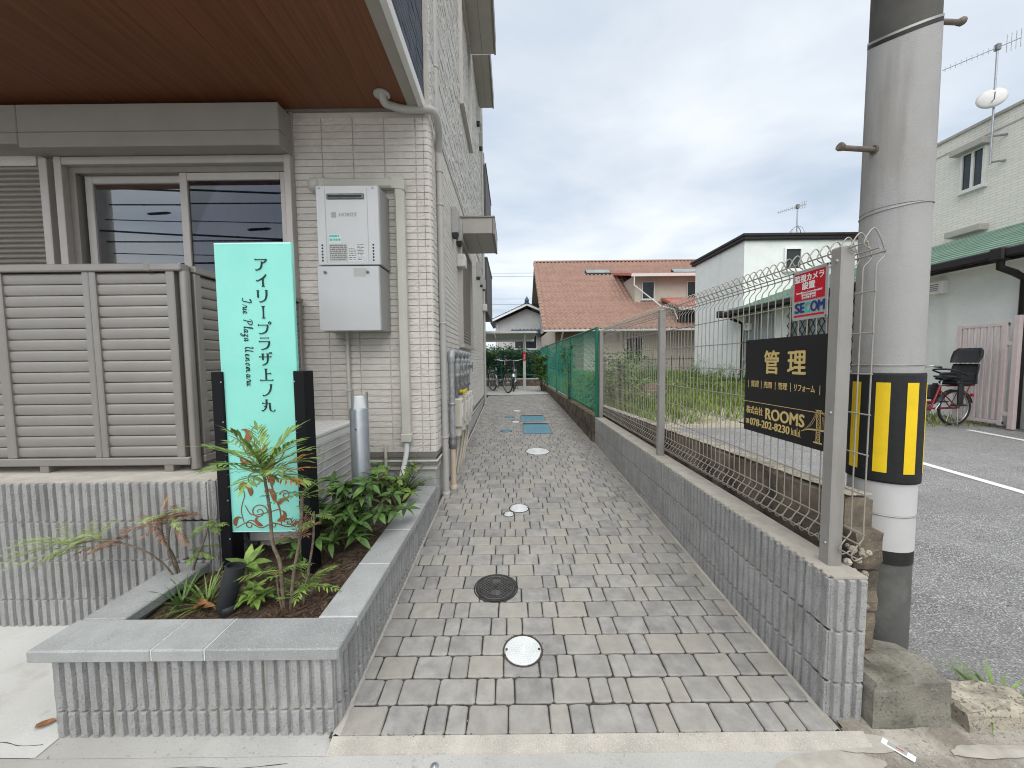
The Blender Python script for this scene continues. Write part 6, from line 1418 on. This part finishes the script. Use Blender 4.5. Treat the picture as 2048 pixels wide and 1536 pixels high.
pg2 = thing('steel_gate', 'pale pink steel gate leaf at the right edge beside the dark downpipe', 'gate', (7.75, 5.45, gz(5.45))); mb = MB(); mb.cbox(-.02, -.3, .02, .02, .12, 1.15, .004); mb.obj('sheet', m_['pink_paint'], pg2)
# ------------------------------------------------------------------ beige block of flats
bb_ = thing('beige_building', 'pale beige brick-clad building rising behind the white house', 'building', (15, 10, 0))
def lq(x, y, z): return (x - 15, y - 10, z)
mb = MB(); mb.box(*lq(13, 4.5, 0), *lq(20, 12.6, 7.7)); mb.obj('wall', m_['beige_brick'], bb_)
t_, b_ = nodes('beige_brick'); N = t_.nodes.new; L = t_.links.new; g = N('ShaderNodeNewGeometry'); sx = N('ShaderNodeSeparateXYZ'); L(g.outputs['Position'], sx.inputs[0]); cb = N('ShaderNodeCombineXYZ'); ad = N('ShaderNodeMath'); ad.operation = 'ADD'; L(sx.outputs[0], ad.inputs[0]); L(sx.outputs[1], ad.inputs[1]); L(ad.outputs[0], cb.inputs[0]); L(sx.outputs[2], cb.inputs[1])
bt = N('ShaderNodeTexBrick'); bt.inputs['Scale'].default_value = 1; bt.inputs['Brick Width'].default_value = .28; bt.inputs['Row Height'].default_value = .075; bt.inputs['Mortar Size'].default_value = .008; bt.inputs['Color1'].default_value = (.72, .69, .63, 1); bt.inputs['Color2'].default_value = (.67, .64, .585, 1); bt.inputs['Mortar'].default_value = (.55, .52, .47, 1); L(cb.outputs[0], bt.inputs[0]); L(bt.outputs[0], b_.inputs['Base Color'])
mb = MB(); mb.cbox(*lq(12.95, 4.4, 7.7), *lq(20.1, 12.7, 7.8), .02); mb.obj('parapet_cap', m_['trim'], bb_)
for z in (4.55, 7.33):
    mb = MB(); mb.box(*lq(12.985, 4.4, z), *lq(13.01, 12.62, z + .04)); mb.obj('string_course', m_['trim'], bb_)
far_window(bb_, lambda a, b, d: lq(13 - d, 11.05 - a, 6.02 + b), .56, 1.06, 'white_trim', 'window_dark')
mb = MB(); mb.cbox(*lq(12.75, 10.42, 7.09), *lq(13.0, 11.2, 7.26), .01); mb.obj('shutter_casing', m_['trim'], bb_)
far_window(bb_, lambda a, b, d: lq(13 - d, 11.1 - a, 3.6 + b), .7, 1.1, 'white_trim', 'window_dark')
mb = MB(); mb.cbox(*lq(12.75, 10.36, 4.78), *lq(13.0, 11.2, 4.95), .01); mb.obj('shutter_casing', m_['trim'], bb_)
def antenna(label, loc_, h, dish, lean, boom_dir, legs):
    a = thing('tv_antenna', label, 'antenna', loc_)
    mb = MB(); mb.tube([(0, 0, 0), (0, 0, h)], .022, 8); mb.obj('mast', m_['steel'], a)
    d = Vector(boom_dir).normalized(); c = Vector((0, 0, h)); L_ = 1.7 * lean; side = d.cross(Vector((0, 0, 1))).normalized()
    mb = MB(); mb.tube([c - d * .5 * lean, c + d * (L_ - .5 * lean)], .014, 6); mb.obj('boom', m_['steel'], a)
    for k in range(11):
        p = c + d * ((-.05 + k * .12) * lean); mb = MB(); mb.tube([p - Vector((0, 0, .07)), p + Vector((0, 0, .07))], .006, 5); mb.obj('element', m_['steel'], a)
    for k in range(4):
        p = c - d * (.2 + k * .1) * lean; hh = .22 * lean; mb = MB(); mb.tube([p - Vector((0, 0, hh)), p + Vector((0, 0, hh))], .008, 5); mb.obj('reflector', m_['steel'], a)
    mb = MB(); mb.cbox(-.05, -.05, h - .08, .05, .05, h + .08, .01); mb.obj('clamp', m_['galv_dark'], a)
    for k in range(legs):
        an = 2 * PI * k / legs + .4; mb = MB(); mb.tube([(0, 0, .55), (.2 * math.cos(an), .2 * math.sin(an), .42), (.42 * math.cos(an), .42 * math.sin(an), -.1)], .015, 6); mb.obj('leg', m_['steel'], a)
    return a
antenna('small television antenna on tripod legs on the green roof', (10.97, 14.6, 5.86), 1.25, False, .62, (-1, .1, -.28), 4)
an = antenna('tall television antenna mast with dish bracketed to the beige building', (12.72, 10.2, 6.4), 2.95, True, 1., (-.9, .2, -.30), 0)
for z in (.06, .72):
    mb = MB(); mb.bar((0, 0, z), (.30, -.1, z), .04); mb.obj('wall_bracket', m_['galv_dark'], an)
t = thing('satellite_dish', 'round white satellite dish clamped to the tall antenna mast', 'satellite dish', (12.66, 10.2, 8.1)); mb = MB()
mb.lathe([(0, .05), (.12, .04), (.22, .012), (.28, -.02), (.275, -.03), (.2, 0), (0, .035)], (0, 0, 0), 24); o = mb.obj('dish', m_['white_trim'], t); o.matrix_local = Vector((-.6, -.75, .22)).to_track_quat('Z', 'Y').to_matrix().to_4x4()
mb = MB(); mb.tube([(0, 0, -.1), (-.25, -.25, -.2), (-.3, -.3, -.05)], .012, 6); mb.obj('feed_arm', m_['steel'], t)
# ------------------------------------------------------------------ overhead wires and the street behind the camera (seen in the window)
for k, (z, y) in enumerate(((16.1, 60), (15.2, 60), (10.9, 58), (11.5, 59))):
    mb = MB(); mb.tube([(-40 + i * 8, y, z - .9 * math.sin(PI * i / 12) + (.4 if k % 2 else 0)) for i in range(13)], .022, 4)
    tag(mb.obj('overhead_wire', m_['black_matte']), 'thin dark overhead power line across the sky behind the far houses', 'wire', 'overhead lines behind the houses')
rp_ = thing('street_pole', 'concrete street pole across the road, mirrored in the terrace window', 'utility pole', (-10.3, -3.2, 0))
mb = MB(); mb.lathe([(.18, -.05), (.13, 11)], n=20); mb.obj('shaft', m_['pole'], rp_)
for z, l in ((5.9, 1.1), (6.9, 1.3)):
    mb = MB(); mb.bar((-.3, 0, z), (l, 0, z), .08); mb.obj('cross_arm', m_['galv_dark'], rp_)
rs = random.Random(4)
for k, (z, dz, dy) in enumerate(((4.2, .3, 0), (4.45, .9, .1), (4.7, -.2, .2), (5.0, .4, .1), (5.4, 1.0, 0), (5.7, .2, .3), (6.2, .5, .2), (6.9, .7, -.1), (3.9, .9, .1))):
    mb = MB(); mb.tube([(-10.3 + i * 2.2, -3.2 + dy - .1 * i, z + dz * (i / 9) - .28 * math.sin(PI * i / 9)) for i in range(10)], .012 + .006 * (k % 3), 5)
    tag(mb.obj('street_cable', m_['black_matte']), 'dark street cable strung from the pole, seen only as a reflection in the window', 'cable', 'street cables mirrored in the window')
for k, (x, z) in enumerate(((-9.0, 5.2), (-6.4, 4.75))):
    t = thing('cable_closure', ('long dark splice case highest on the mirrored street cables', 'dark splice case farthest from the mirrored pole', 'dark splice case lowest beside the mirrored pole')[k], 'splice case', (x, -3.3, z)); mb = MB(); mb.tube([(-.3, 0, 0), (-.22, 0, 0), (.22, 0, .02), (.3, 0, .02)], [.015, .035, .035, .015], 10); mb.obj('case', m_['black_matte'], t)
# ------------------------------------------------------------------ planting
rf = random.Random(42)
def leaf_mesh(L_, W_, mat, curl=.25, fold=.25, n=5, name='leaf', tip=1.):
    mb = MB(); V = []
    for i in range(n + 1):
        t = i / n; w = W_ / 2 * math.sin(PI * min(1, t ** .8 * .97 + .02)) ** tip; z = L_ * (.05 * t - curl * t * t); x = L_ * t * (1 - .15 * curl * t)
        for s in (-1, 0, 1): V.append((x, s * w, z + abs(s) * w * fold))
    mb.add(V, [(i*3 + q, i*3 + q + 1, i*3 + q + 4, i*3 + q + 3) for i in range(n) for q in range(2)], True); return mb.mesh(name, m_[mat])
def orient(p, az, pitch, roll=0, s=1.): return Matrix.Translation(p) @ Matrix.Rotation(az, 4, 'Z') @ Matrix.Rotation(-pitch, 4, 'Y') @ Matrix.Rotation(roll, 4, 'X') @ Matrix.Scale(s, 4)
def add_leaf(mb, M4, L_, W_, curl=.2, n=3):
    V = []
    for i in range(n + 1):
        t = i / n; w = W_ / 2 * math.sin(PI * min(1, t * .94 + .03)); V += [M4 @ Vector((L_ * t, -w, -curl * L_ * t * t)), M4 @ Vector((L_ * t, w, -curl * L_ * t * t))]
    mb.add(V, [(2*i, 2*i + 1, 2*i + 3, 2*i + 2) for i in range(n)], True)
def frond(mb, p, az, pitch, L_, pairs, ll, lw_, droop=.5, up_=.4, jit=.12):
    """pinnate leaf: rachis with pairs of narrow leaflets"""
    pts = []; q = Vector(p); d = Vector((math.cos(az) * math.cos(pitch), math.sin(az) * math.cos(pitch), math.sin(pitch)))
    for k in range(pairs + 2):
        pts.append(q.copy()); d = (d + Vector((0, 0, -droop / pairs * .9))).normalized(); q = q + d * (L_ / (pairs + 1))
    mb.tube(pts, [.0016 * (1 - .6 * k / len(pts)) for k in range(len(pts))], 3, False)
    for k in range(1, len(pts)):
        t = (pts[k] - pts[k - 1]).normalized(); a = math.atan2(t.y, t.x); pi_ = math.asin(max(-1, min(1, t.z))); f = math.sin(PI * (k + .6) / (pairs + 2.6)) ** .6
        for s in (-1, 1):
            add_leaf(mb, orient(pts[k], a + s * (.75 + rf.uniform(-jit, jit)), pi_ + rf.uniform(-jit, jit) + .1 * up_, rf.uniform(-.3, .3)), ll * f * rf.uniform(.85, 1.1), lw_, .25)
    add_leaf(mb, orient(pts[-1], math.atan2(d.y, d.x), math.asin(max(-1, min(1, d.z)))), ll * .9, lw_, .2)
# -- feathery shrub in front of the sign
nd = thing('feathery_shrub', 'slender shrub with spiky green feather leaves in front of the turquoise sign', 'plant', (-.995, 1.575, .25))
def lN(p): return Vector(p) - Vector((-.995, 1.575, .25))
mb = MB(); mb.tube([lN(p) for p in smooth_pts([(-1.01, 1.572, .22), (-1.02, 1.58, .40), (-1.03, 1.585, .48), (-1.065, 1.6, .55), (-1.07, 1.6, .70), (-1.088, 1.6, .86)], 4)], [.0085, .0085, .0085, .008, .008, .008, .008, .0078, .0078, .0075, .0075, .0072, .007, .007, .007, .0068, .0066, .0065, .0063, .006, .006], 8); mb.obj('stem', m_['bark'], nd)
for k in range(17):
    mb = MB(); az = k * 2.4 + rf.uniform(-.2, .2); pt = .25 + .85 * (k / 16) + rf.uniform(-.1, .1)
    frond(mb, lN((-1.088, 1.6, .85 + .03 * k / 16)), az, pt, rf.uniform(.17, .23), 8, .088, .0135, .5); mb.obj('frond', m_['leaf_light' if k % 3 else 'leaf_fine'], nd)
for k in range(3):
    mb = MB(); frond(mb, lN((-1.085, 1.6, .83)), -.3 + k * .5, .25 + .2 * k, .17, 6, .06, .009, .3); mb.obj('withered_frond', m_['leaf_orange'], nd)
# -- second stem with small leaves and reddish tufts
n2 = thing('twiggy_shrub', 'thin twiggy shrub with small leaves and reddish tufts before the right sign post', 'plant', (-.965, 1.575, .25))
def l2(p): return Vector(p) - Vector((-.965, 1.575, .25))
for P, r in (([(-.985, 1.57, .22), (-.975, 1.59, .4), (-.955, 1.62, .56), (-.937, 1.62, .75)], .007), ([(-.95, 1.60, .22), (-.94, 1.63, .36), (-.92, 1.66, .52), (-.915, 1.67, .66)], .005), ([(-1.0, 1.56, .22), (-1.03, 1.57, .33), (-1.04, 1.58, .42)], .004)):
    mb = MB(); mb.tube([l2(p) for p in smooth_pts(P, 4)], r, 7); mb.obj('stem', m_['bark'], n2)
for (px, py, pz), nf, L_, mt, ll_, nm in (((-.937, 1.62, .75), 9, .13, 'leaf_fine', .032, 'frond'), ((-.955, 1.62, .57), 7, .11, 'leaf_red', .045, 'reddish_frond'), ((-.915, 1.67, .64), 4, .10, 'leaf_fine', .035, 'frond'), ((-1.04, 1.58, .42), 5, .11, 'leaf_light', .045, 'frond'), ((-.94, 1.63, .34), 6, .13, 'leaf_light', .04, 'frond'), ((-.975, 1.585, .32), 4, .10, 'leaf_light', .04, 'frond')):
    for k in range(nf):
        mb = MB(); frond(mb, l2((px, py, pz + rf.uniform(-.02, .02))), k * 2.4 + rf.uniform(-.3, .3), rf.uniform(.1, .9), L_ * rf.uniform(.8, 1.15), 6, ll_, .0075, .3); mb.obj(nm, m_[mt], n2)
# -- wispy shrub over the retaining wall
n3 = thing('wispy_shrub', 'wispy leaning shrub with pale green and reddish feathery foliage at the planter corner', 'plant', (-1.625, 1.77, .27))
def l3(p): return Vector(p) - Vector((-1.625, 1.77, .27))
stems = [[(-1.625, 1.77, .22), (-1.66, 1.765, .40), (-1.69, 1.75, .50), (-1.69, 1.745, .60)], [(-1.63, 1.765, .22), (-1.67, 1.74, .36), (-1.76, 1.71, .47), (-1.90, 1.68, .53), (-2.02, 1.66, .52)], [(-1.61, 1.775, .22), (-1.58, 1.79, .36), (-1.54, 1.80, .46), (-1.52, 1.81, .54)], [(-1.64, 1.76, .3), (-1.66, 1.74, .46), (-1.63, 1.73, .60)]]
for P in stems:
    mb = MB(); mb.tube([l3(p) for p in smooth_pts(P, 5)], [.0065 - .0035 * i / 15 for i in range(16)] + [.003] * 6 if len(P) == 4 else .004, 6); mb.obj('stem', m_['bark'], n3)
for P, nf, L_, mt, nm in (((-2.02, 1.66, .52), 11, .20, 'leaf_pale', 'frond'), ((-1.93, 1.675, .54), 9, .17, 'leaf_pale', 'frond'), ((-1.84, 1.69, .53), 6, .13, 'leaf_red', 'reddish_frond'), ((-1.69, 1.745, .59), 10, .14, 'leaf_red', 'reddish_frond'), ((-1.63, 1.73, .60), 7, .13, 'leaf_red', 'reddish_frond'), ((-1.69, 1.745, .60), 6, .12, 'leaf_pale', 'frond'), ((-1.52, 1.81, .53), 7, .11, 'leaf_fine', 'frond'), ((-1.56, 1.795, .42), 4, .09, 'leaf_fine', 'frond')):
    for k in range(nf):
        mb = MB(); left = P[0] < -1.8
        az = (PI + rf.uniform(-1.2, 1.2)) if left else k * 2.4
        frond(mb, l3((P[0] + rf.uniform(-.03, .03), P[1] + rf.uniform(-.02, .02), P[2] + rf.uniform(-.02, .02))), az, rf.uniform(-.25, .55), L_ * rf.uniform(.75, 1.15), 11, .042 if left else .034, .0052, .45); mb.obj(nm, m_[mt], n3)
mb = MB(); frond(mb, l3((-1.685, 1.745, .63)), 1.2, 1.2, .06, 5, .03, .004, .1); mb.obj('pink_tip', m_['leaf_orange'], n3)
# -- grassy clumps
def clump(label, loc_, n, L_, W_, mt, spread=1., cat='plant', up_=(.5, 1.35)):
    t = thing('grass_clump', label, cat, loc_); blades = []
    for _ in range(7):
        mb = MB(); c = rf.uniform(.5, 1.1); V = []; k = 7
        for i in range(k + 1):
            s = i / k; a = s * c; x = math.sin(a) / c; z = (1 - math.cos(a)) / c; w = W_ / 2 * (1 - s ** 2.2) + .0003
            V += [(L_ * x, -w, -L_ * z), (L_ * x, 0, -L_ * z - w * .3), (L_ * x, w, -L_ * z)]
        mb.add(V, [(i*3 + q, i*3 + q + 1, i*3 + q + 4, i*3 + q + 3) for i in range(k) for q in range(2)], True); blades.append(mb.mesh('blade', m_[mt]))
    for _ in range(n):
        az = rf.uniform(0, 2 * PI); r = rf.uniform(0, .02) * spread
        put('blade', rf.choice(blades), t, mat=orient((r * math.cos(az), r * math.sin(az), 0), az, rf.uniform(*up_), rf.uniform(-.3, .3), rf.uniform(.6, 1.1)))
    return t
clump('left green grassy clump at the planter front corner', (-1.50, 1.62, .25), 42, .17, .0085, 'leaf')
clump('right yellowish grassy clump beside the black spotlight', (-1.385, 1.615, .25), 34, .18, .0085, 'leaf_light')
clump('large dark grassy clump at the back end of the planter by the wall pipe', (-.90, 3.02, .27), 70, .36, .011, 'leaf', 2.)
clump('grassy clump at the back of the planter behind the bollard light', (-1.05, 2.92, .27), 34, .30, .010, 'leaf', 2.)
# -- broad-leaved plants
LV = [leaf_mesh(.105, .036, 'leaf', c, .3) for c in (.15, .3, .45)]; LB = [leaf_mesh(.10, .036, 'leaf_light', c, .25) for c in (.1, .3)]
def rosette(par, p, n, s, meshes, pit=(.0, .9), tilt=0, az0=0):
    for k in range(n): put('leaf', rf.choice(meshes), par, mat=orient(p, az0 + k * 2.4 + rf.uniform(-.25, .25), rf.uniform(*pit), rf.uniform(-.4, .4), s * rf.uniform(.75, 1.1)))
def broad(name, label, base, tips, meshes, s, mt='bark', nleaf=8, pit=(-.5, .7)):
    t = thing(name, label, 'plant', base)
    for tp in tips:
        tp = Vector(tp); v = tp - Vector(base); mb = MB(); mb.tube(smooth_pts([(0, 0, -.03), v * .5 + Vector((0, 0, .04)), v], 4), [.006, .0058, .0055, .0052, .005, .0045, .004, .0035, .003], 6); mb.obj('stem', m_[mt], t); rosette(t, v, nleaf, s, meshes, pit, az0=rf.uniform(0, 6))
        for _ in range(3): rosette(t, v * rf.uniform(.45, .85) + Vector((0, 0, .03)), 2, s * .9, meshes, pit, az0=rf.uniform(0, 6))
    return t
tips = [(rf.uniform(-1.20, -.80), rf.uniform(2.02, 2.26), rf.uniform(.40, .66)) for _ in range(18)] + [(-.78, 2.12, .46), (-.72, 2.2, .44), (-.75, 2.28, .52), (-.86, 2.0, .38), (-1.0, 1.98, .36), (-.93, 2.02, .50), (-.68, 2.3, .42)]
broad('broadleaf_shrub', 'dense dark green broadleaf shrub spilling over the planter capstones', (-.98, 2.14, .26), tips, LV, 1.0)
broad('broadleaf_shrub', 'yellow-green shrub behind the dark broadleaf shrub near the back of the planter', (-.86, 2.72, .27), [(rf.uniform(-1.02, -.72), rf.uniform(2.6, 2.85), rf.uniform(.36, .60)) for _ in range(9)], LB + LV[:1], .9)
broad('broadleaf_shrub', 'low dark leafy sprig under the lower edge of the sign', (-1.10, 1.93, .26), [(-1.12, 1.88, .36), (-1.03, 1.9, .42), (-1.17, 1.92, .40)], LV, .95, nleaf=6)
broad('seedling', 'bright green seedling with large pointed leaves behind the spotlight', (-1.29, 1.74, .25), [(-1.285, 1.745, .37)], LB, 1.15, 'leaf_light', 8, (-.1, 1.0))
broad('seedling', 'low rosette of pale green leaves right of the spotlight', (-1.165, 1.60, .25), [(-1.20, 1.60, .30), (-1.14, 1.585, .31), (-1.17, 1.62, .33), (-1.11, 1.61, .30)], LB, .72, 'leaf_light', 8, (-.2, .7))
DL = [leaf_mesh(.07, .045, 'leaf_dry', .5, .6)]
t = thing('dead_leaf', 'curled brown dead leaf between grassy clump and spotlight', 'leaf', (-1.37, 1.57, .275)); rosette(t, (0, 0, 0), 3, .9, DL, (.2, 1.0))
t = thing('dead_leaf', 'small orange dead leaf on the mulch behind the bright seedling', 'leaf', (-1.19, 1.80, .28)); rosette(t, (0, 0, 0), 2, .6, DL, (.1, .5))
clump('bright green weed growing at the kerb at the right edge', (1.86, 1.36, -.01), 40, .17, .010, 'leaf_light', 2.)
# -- lot: grass and weeds
mb = MB(); rw2 = random.Random(8)
def blade(mb, x, y, z, h, w, a, lean):
    c, s = math.cos(a), math.sin(a); mb.add([(x - s*w, y + c*w, z), (x + s*w, y - c*w, z), (x + c*lean*.5 + s*w*.6, y + s*lean*.5 - c*w*.6, z + h*.6), (x + c*lean*.5 - s*w*.6, y + s*lean*.5 + c*w*.6, z + h*.6), (x + c*lean, y + s*lean, z + h)], [(0,1,2,3),(3,2,4)])
for _ in range(110000):
    x, y = rw2.uniform(1.5, 8.0), rw2.uniform(6.4, 18.4)
    d = .5 + .5 * noise.noise((x * .5, y * .5, 2)) + .25 * noise.noise((x * 1.7, y * 1.7, 5)) + (y - 8.2) * .25 - (.45 if y < 8 and x > 2.6 else 0) + (.35 if x < 3.4 else 0) + .26
    if rw2.random() > d: continue
    h = rw2.uniform(.04, .17) + max(0, d - .6) * .16 * rw2.random(); blade(mb, x, y, gz(y), h, rw2.uniform(.006, .013), rw2.uniform(0, 2*PI), rw2.uniform(.01, .07))
for _ in range(1500):
    x, y = rw2.uniform(5.6, 8.0), rw2.uniform(5.95, 7.2); blade(mb, x, y, gz(y), rw2.uniform(.02, .11), .005, rw2.uniform(0, 6.3), rw2.uniform(.01, .06))
tag(mb.obj('grass', m_['grass']), 'rough yellow-green grass over the gravel lot', 'grass', None, 'stuff')
def weed(label, x, y, n, h, r, cat='weed', mt='weed', wide=.012, parts=True):
    t = thing('tall_weed', label, cat, (x, y, gz(y)), group='tall weeds in the vacant lot'); mb = MB(); ms = MB()
    for _ in range(n):
        a = rw2.uniform(0, 2*PI); q = r * math.sqrt(rw2.random()); bx, by = q * math.cos(a), q * math.sin(a); hh = h * rw2.uniform(.55, 1.1) * (1 - .4 * q / r); lx, ly = bx * .35 + rw2.uniform(-.06, .06), by * .35 + rw2.uniform(-.06, .06)
        ms.tube([(bx, by, 0), (bx + lx * .5, by + ly * .5, hh * .55), (bx + lx, by + ly, hh)], [.005, .004, .0015], 3, False)
        for k in range(18):
            s = rw2.uniform(.12, 1.0); add_leaf(mb, orient((bx + lx * s, by + ly * s, hh * s), rw2.uniform(0, 2*PI), rw2.uniform(-.1, .9)), rw2.uniform(.06, .16), wide * rw2.uniform(.7, 1.4), .4, 2)
    ms.obj('stems', m_[mt], t, kind='stuff'); mb.obj('foliage', m_[mt], t, kind='stuff')
for k, (x, y, n, h, r, lab) in enumerate(((4.6, 12.9, 80, 1.15, .6, 'tall dark weed clump left of the white house corner'), (6.2, 12.2, 85, 1.15, .6, 'tall weed clump against the tall white wall'), (7.3, 12.5, 70, .95, .5, 'tall weed clump at the foot of the dark downpipe'), (7.5, 11.0, 70, .85, .5, 'weed clump below the first wing window'), (5.3, 14.5, 80, 1.5, .6, 'tallest feathery weed clump before the glass door of the cream house'), (3.9, 10.6, 50, .5, .6, 'low bright weed patch in the middle of the lot'), (5.6, 10.8, 60, .55, .6, 'low bright weed patch right of the middle of the lot'), (6.9, 9.6, 60, .5, .6, 'low bright weed patch before the wing wall'), (4.2, 15.5, 60, 1.0, .6, 'weed clump in front of the black pickets'))):
    weed(lab, x, y, n, h, r, wide=.032 if h < .6 else .024, mt='weed' if h > .6 else 'grass')
def bush(name, label, cat, loc_, rad, n, mt, size, trunk=True, shape=None, group=None, stems_=5):
    t = thing(name, label, cat, loc_, group=group); mb = MB(); rr = random.Random(sum(map(ord, label)))
    cl = [(Vector((rr.uniform(-1, 1) * rad[0], rr.uniform(-1, 1) * rad[1], rad[2] * (.25 + .75 * rr.random()))), rr.uniform(.25, .5)) for _ in range(24)]
    for _ in range(n):
        c, q = rr.choice(cl); d = Vector((rr.gauss(0, 1), rr.gauss(0, 1), rr.gauss(0, 1))).normalized() * (q * min(rad[0], rad[2]) * rr.random() ** .4); p = c + d
        if p.z < .02: continue
        add_leaf(mb, orient(p, rr.uniform(0, 2*PI), rr.uniform(-.6, .9), rr.uniform(-.6, .6)), size * rr.uniform(.6, 1.3), size * .42, .3, 2)
    mb.obj('crown', m_[mt], t, kind='stuff')
    mb = MB()
    for _ in range(stems_):
        c, q = rr.choice(cl); mb.tube([(c.x * .15, c.y * .15, -.05), c * .55, c], [.018, .011, .004], 5)
    mb.obj('trunk', m_['bark'], t); return t
rb2 = 0
bush('shrub', 'pale leafy bush behind the mesh fence near its far post', 'shrub', (2.35, 8.3, gz(8.3)), (.55, .6, 1.25), 1500, 'weed', .10)
bush('vine', 'green vine tumbling over the far end of the green fence', 'vine', (.93, 11.6, .39), (.16, .55, 1.05), 2200, 'weed', .085)
bush('vine', 'sparse leafy vine growing through the middle of the green fence', 'vine', (1.16, 7.6, .45), (.06, .5, 1.2), 260, 'weed', .07)
bush('shrub', 'dark shrubs crowding behind the near green fence', 'shrub', (1.75, 7.0, gz(7)), (.35, .9, .85), 900, 'hedge', .08)
for k, (x, w, lab, mt) in enumerate(((-2.4, .9, 'leafy hedge shrub behind the dark bicycle', 'hedge'), (-.9, .9, 'leafy hedge shrub left of the silver bicycle', 'hedge'), (.35, .8, 'hedge shrub with pale tips behind the shelter post', 'hedge'), (1.5, .8, 'hedge shrub at the right end of the back fence', 'hedge'))):
    bush('hedge_shrub', lab, 'hedge', (x, 14.9, .39), (w, .5, 1.35), 5200, mt, .14, group='hedge behind the bicycle shelter')
# -- scrap by the fence
t = thing('scrap_pile', 'old timber and white rubble lying in the grass behind the fence', 'scrap', (3.4, 9.6, gz(9.6)))
for k in range(4):
    mb = MB(); mb.cbox(-.5, -.05, 0, .5, .05, .09, .01); mb.obj('timber', m_['scrap_wood'], t, mat=Matrix.Translation((.1 * k, .1 * k - .1, .02 + .08 * k)) @ Matrix.Rotation(.3 * k - .3, 4, 'Z'))
for x, y, s in ((-.45, -.1, .07), (-.25, -.2, .05), (.05, -.25, .055)):
    mb = MB(); mb.lathe([(0, 0), (s, .02), (s * .8, s * .9), (s * .3, s * 1.5), (0, s * 1.6)], (x, y, .05), 6, smooth=False); mb.obj('rubble', m_['cover_white'], t)

# -- grit, moss and small weeds on the path and along its edges
mb = MB(); rg2 = random.Random(15)
for _ in range(1500):
    q = rg2.random()
    if q < .35: x, y = PX0 + abs(rg2.gauss(0, .03)), 1.27 + rg2.random() ** 1.5 * 4
    elif q < .7: x, y = PX1 - abs(rg2.gauss(0, .035)), 1.27 + rg2.random() ** 1.5 * 4
    elif q < .85: x, y = rg2.uniform(-1.7, 1.2), 1.225 + rg2.gauss(0, .03)
    else: x, y = rg2.uniform(1.2, 1.9), rg2.uniform(1.15, 1.36)
    z = (gz(y) if PX0 < x < PX1 and y > 1.262 else -.02); r = rg2.uniform(.0008, .0032); a = rg2.uniform(0, 6)
    mb.add([(x + r*math.cos(a + k*2.1), y + r*math.sin(a + k*2.1), z) for k in range(3)] + [(x, y, z + r)], [(0, 1, 3), (1, 2, 3), (2, 0, 3)])
tag(mb.obj('grit', m_['strip']), 'scattered sand and grit along the path edges', 'grit', None, 'stuff')
mb = MB()
for _ in range(1100):
    r_ = rg2.randrange(0, 34); y = PY0 + r_ * ROW + rg2.gauss(0, .0018); x = rg2.uniform(PX0, PX1)
    if noise.noise((x * 2.2, y * 2.2, 7)) < .12: continue
    for _k in range(4):
        add_leaf(mb, orient((x + rg2.gauss(0, .006), y, gz(y) - .006), rg2.uniform(0, 6.3), rg2.uniform(.3, 1.3)), rg2.uniform(.004, .010), .003, .3, 2)
tag(mb.obj('moss', m_['moss']), 'dark green moss tufts in the joints between the pavers', 'moss', None, 'stuff')
mb = MB()
for cx, cy, n_ in ((.037, 1.632, 90), (-.105, 2.076, 40)):
    for _ in range(n_):
        a = rg2.uniform(0, 2 * PI); rr = (.092 if cx > 0 else .127) + rg2.gauss(0, .003); x, y = cx + rr * math.cos(a), cy + rr * math.sin(a)
        add_leaf(mb, orient((x, y, gz(y) - .003), rg2.uniform(0, 6.3), rg2.uniform(.3, 1.3)), rg2.uniform(.004, .011), .0035, .3, 2)
tag(mb.obj('cover_moss', m_['moss']), 'moss growing round the rims of the nearest covers', 'moss', None, 'stuff')
for lab, P in (('hairline crack across the pale driveway slab', [(-2.2, 1.27), (-2.0, 1.262), (-1.86, 1.268), (-1.78, 1.255), (-1.70, 1.258)]), ('hairline crack in the road concrete below the planter', [(-1.3, 1.17), (-1.1, 1.182), (-.95, 1.176), (-.78, 1.19)])):
    mb = MB(); Q = smooth_pts([(x, y, 0) for x, y in P], 5); z_ = -.0192 if 'driveway' in lab else -.0232
    V = []
    for p in Q: w_ = rg2.uniform(.0005, .0016); V += [(p.x, p.y - w_, z_), (p.x, p.y + w_, z_)]
    mb.add(V, [(2*i, 2*i + 2, 2*i + 3, 2*i + 1) for i in range(len(Q) - 1)]); tag(mb.obj('crack', m_['joint_sand']), lab, 'crack', None, 'stuff')
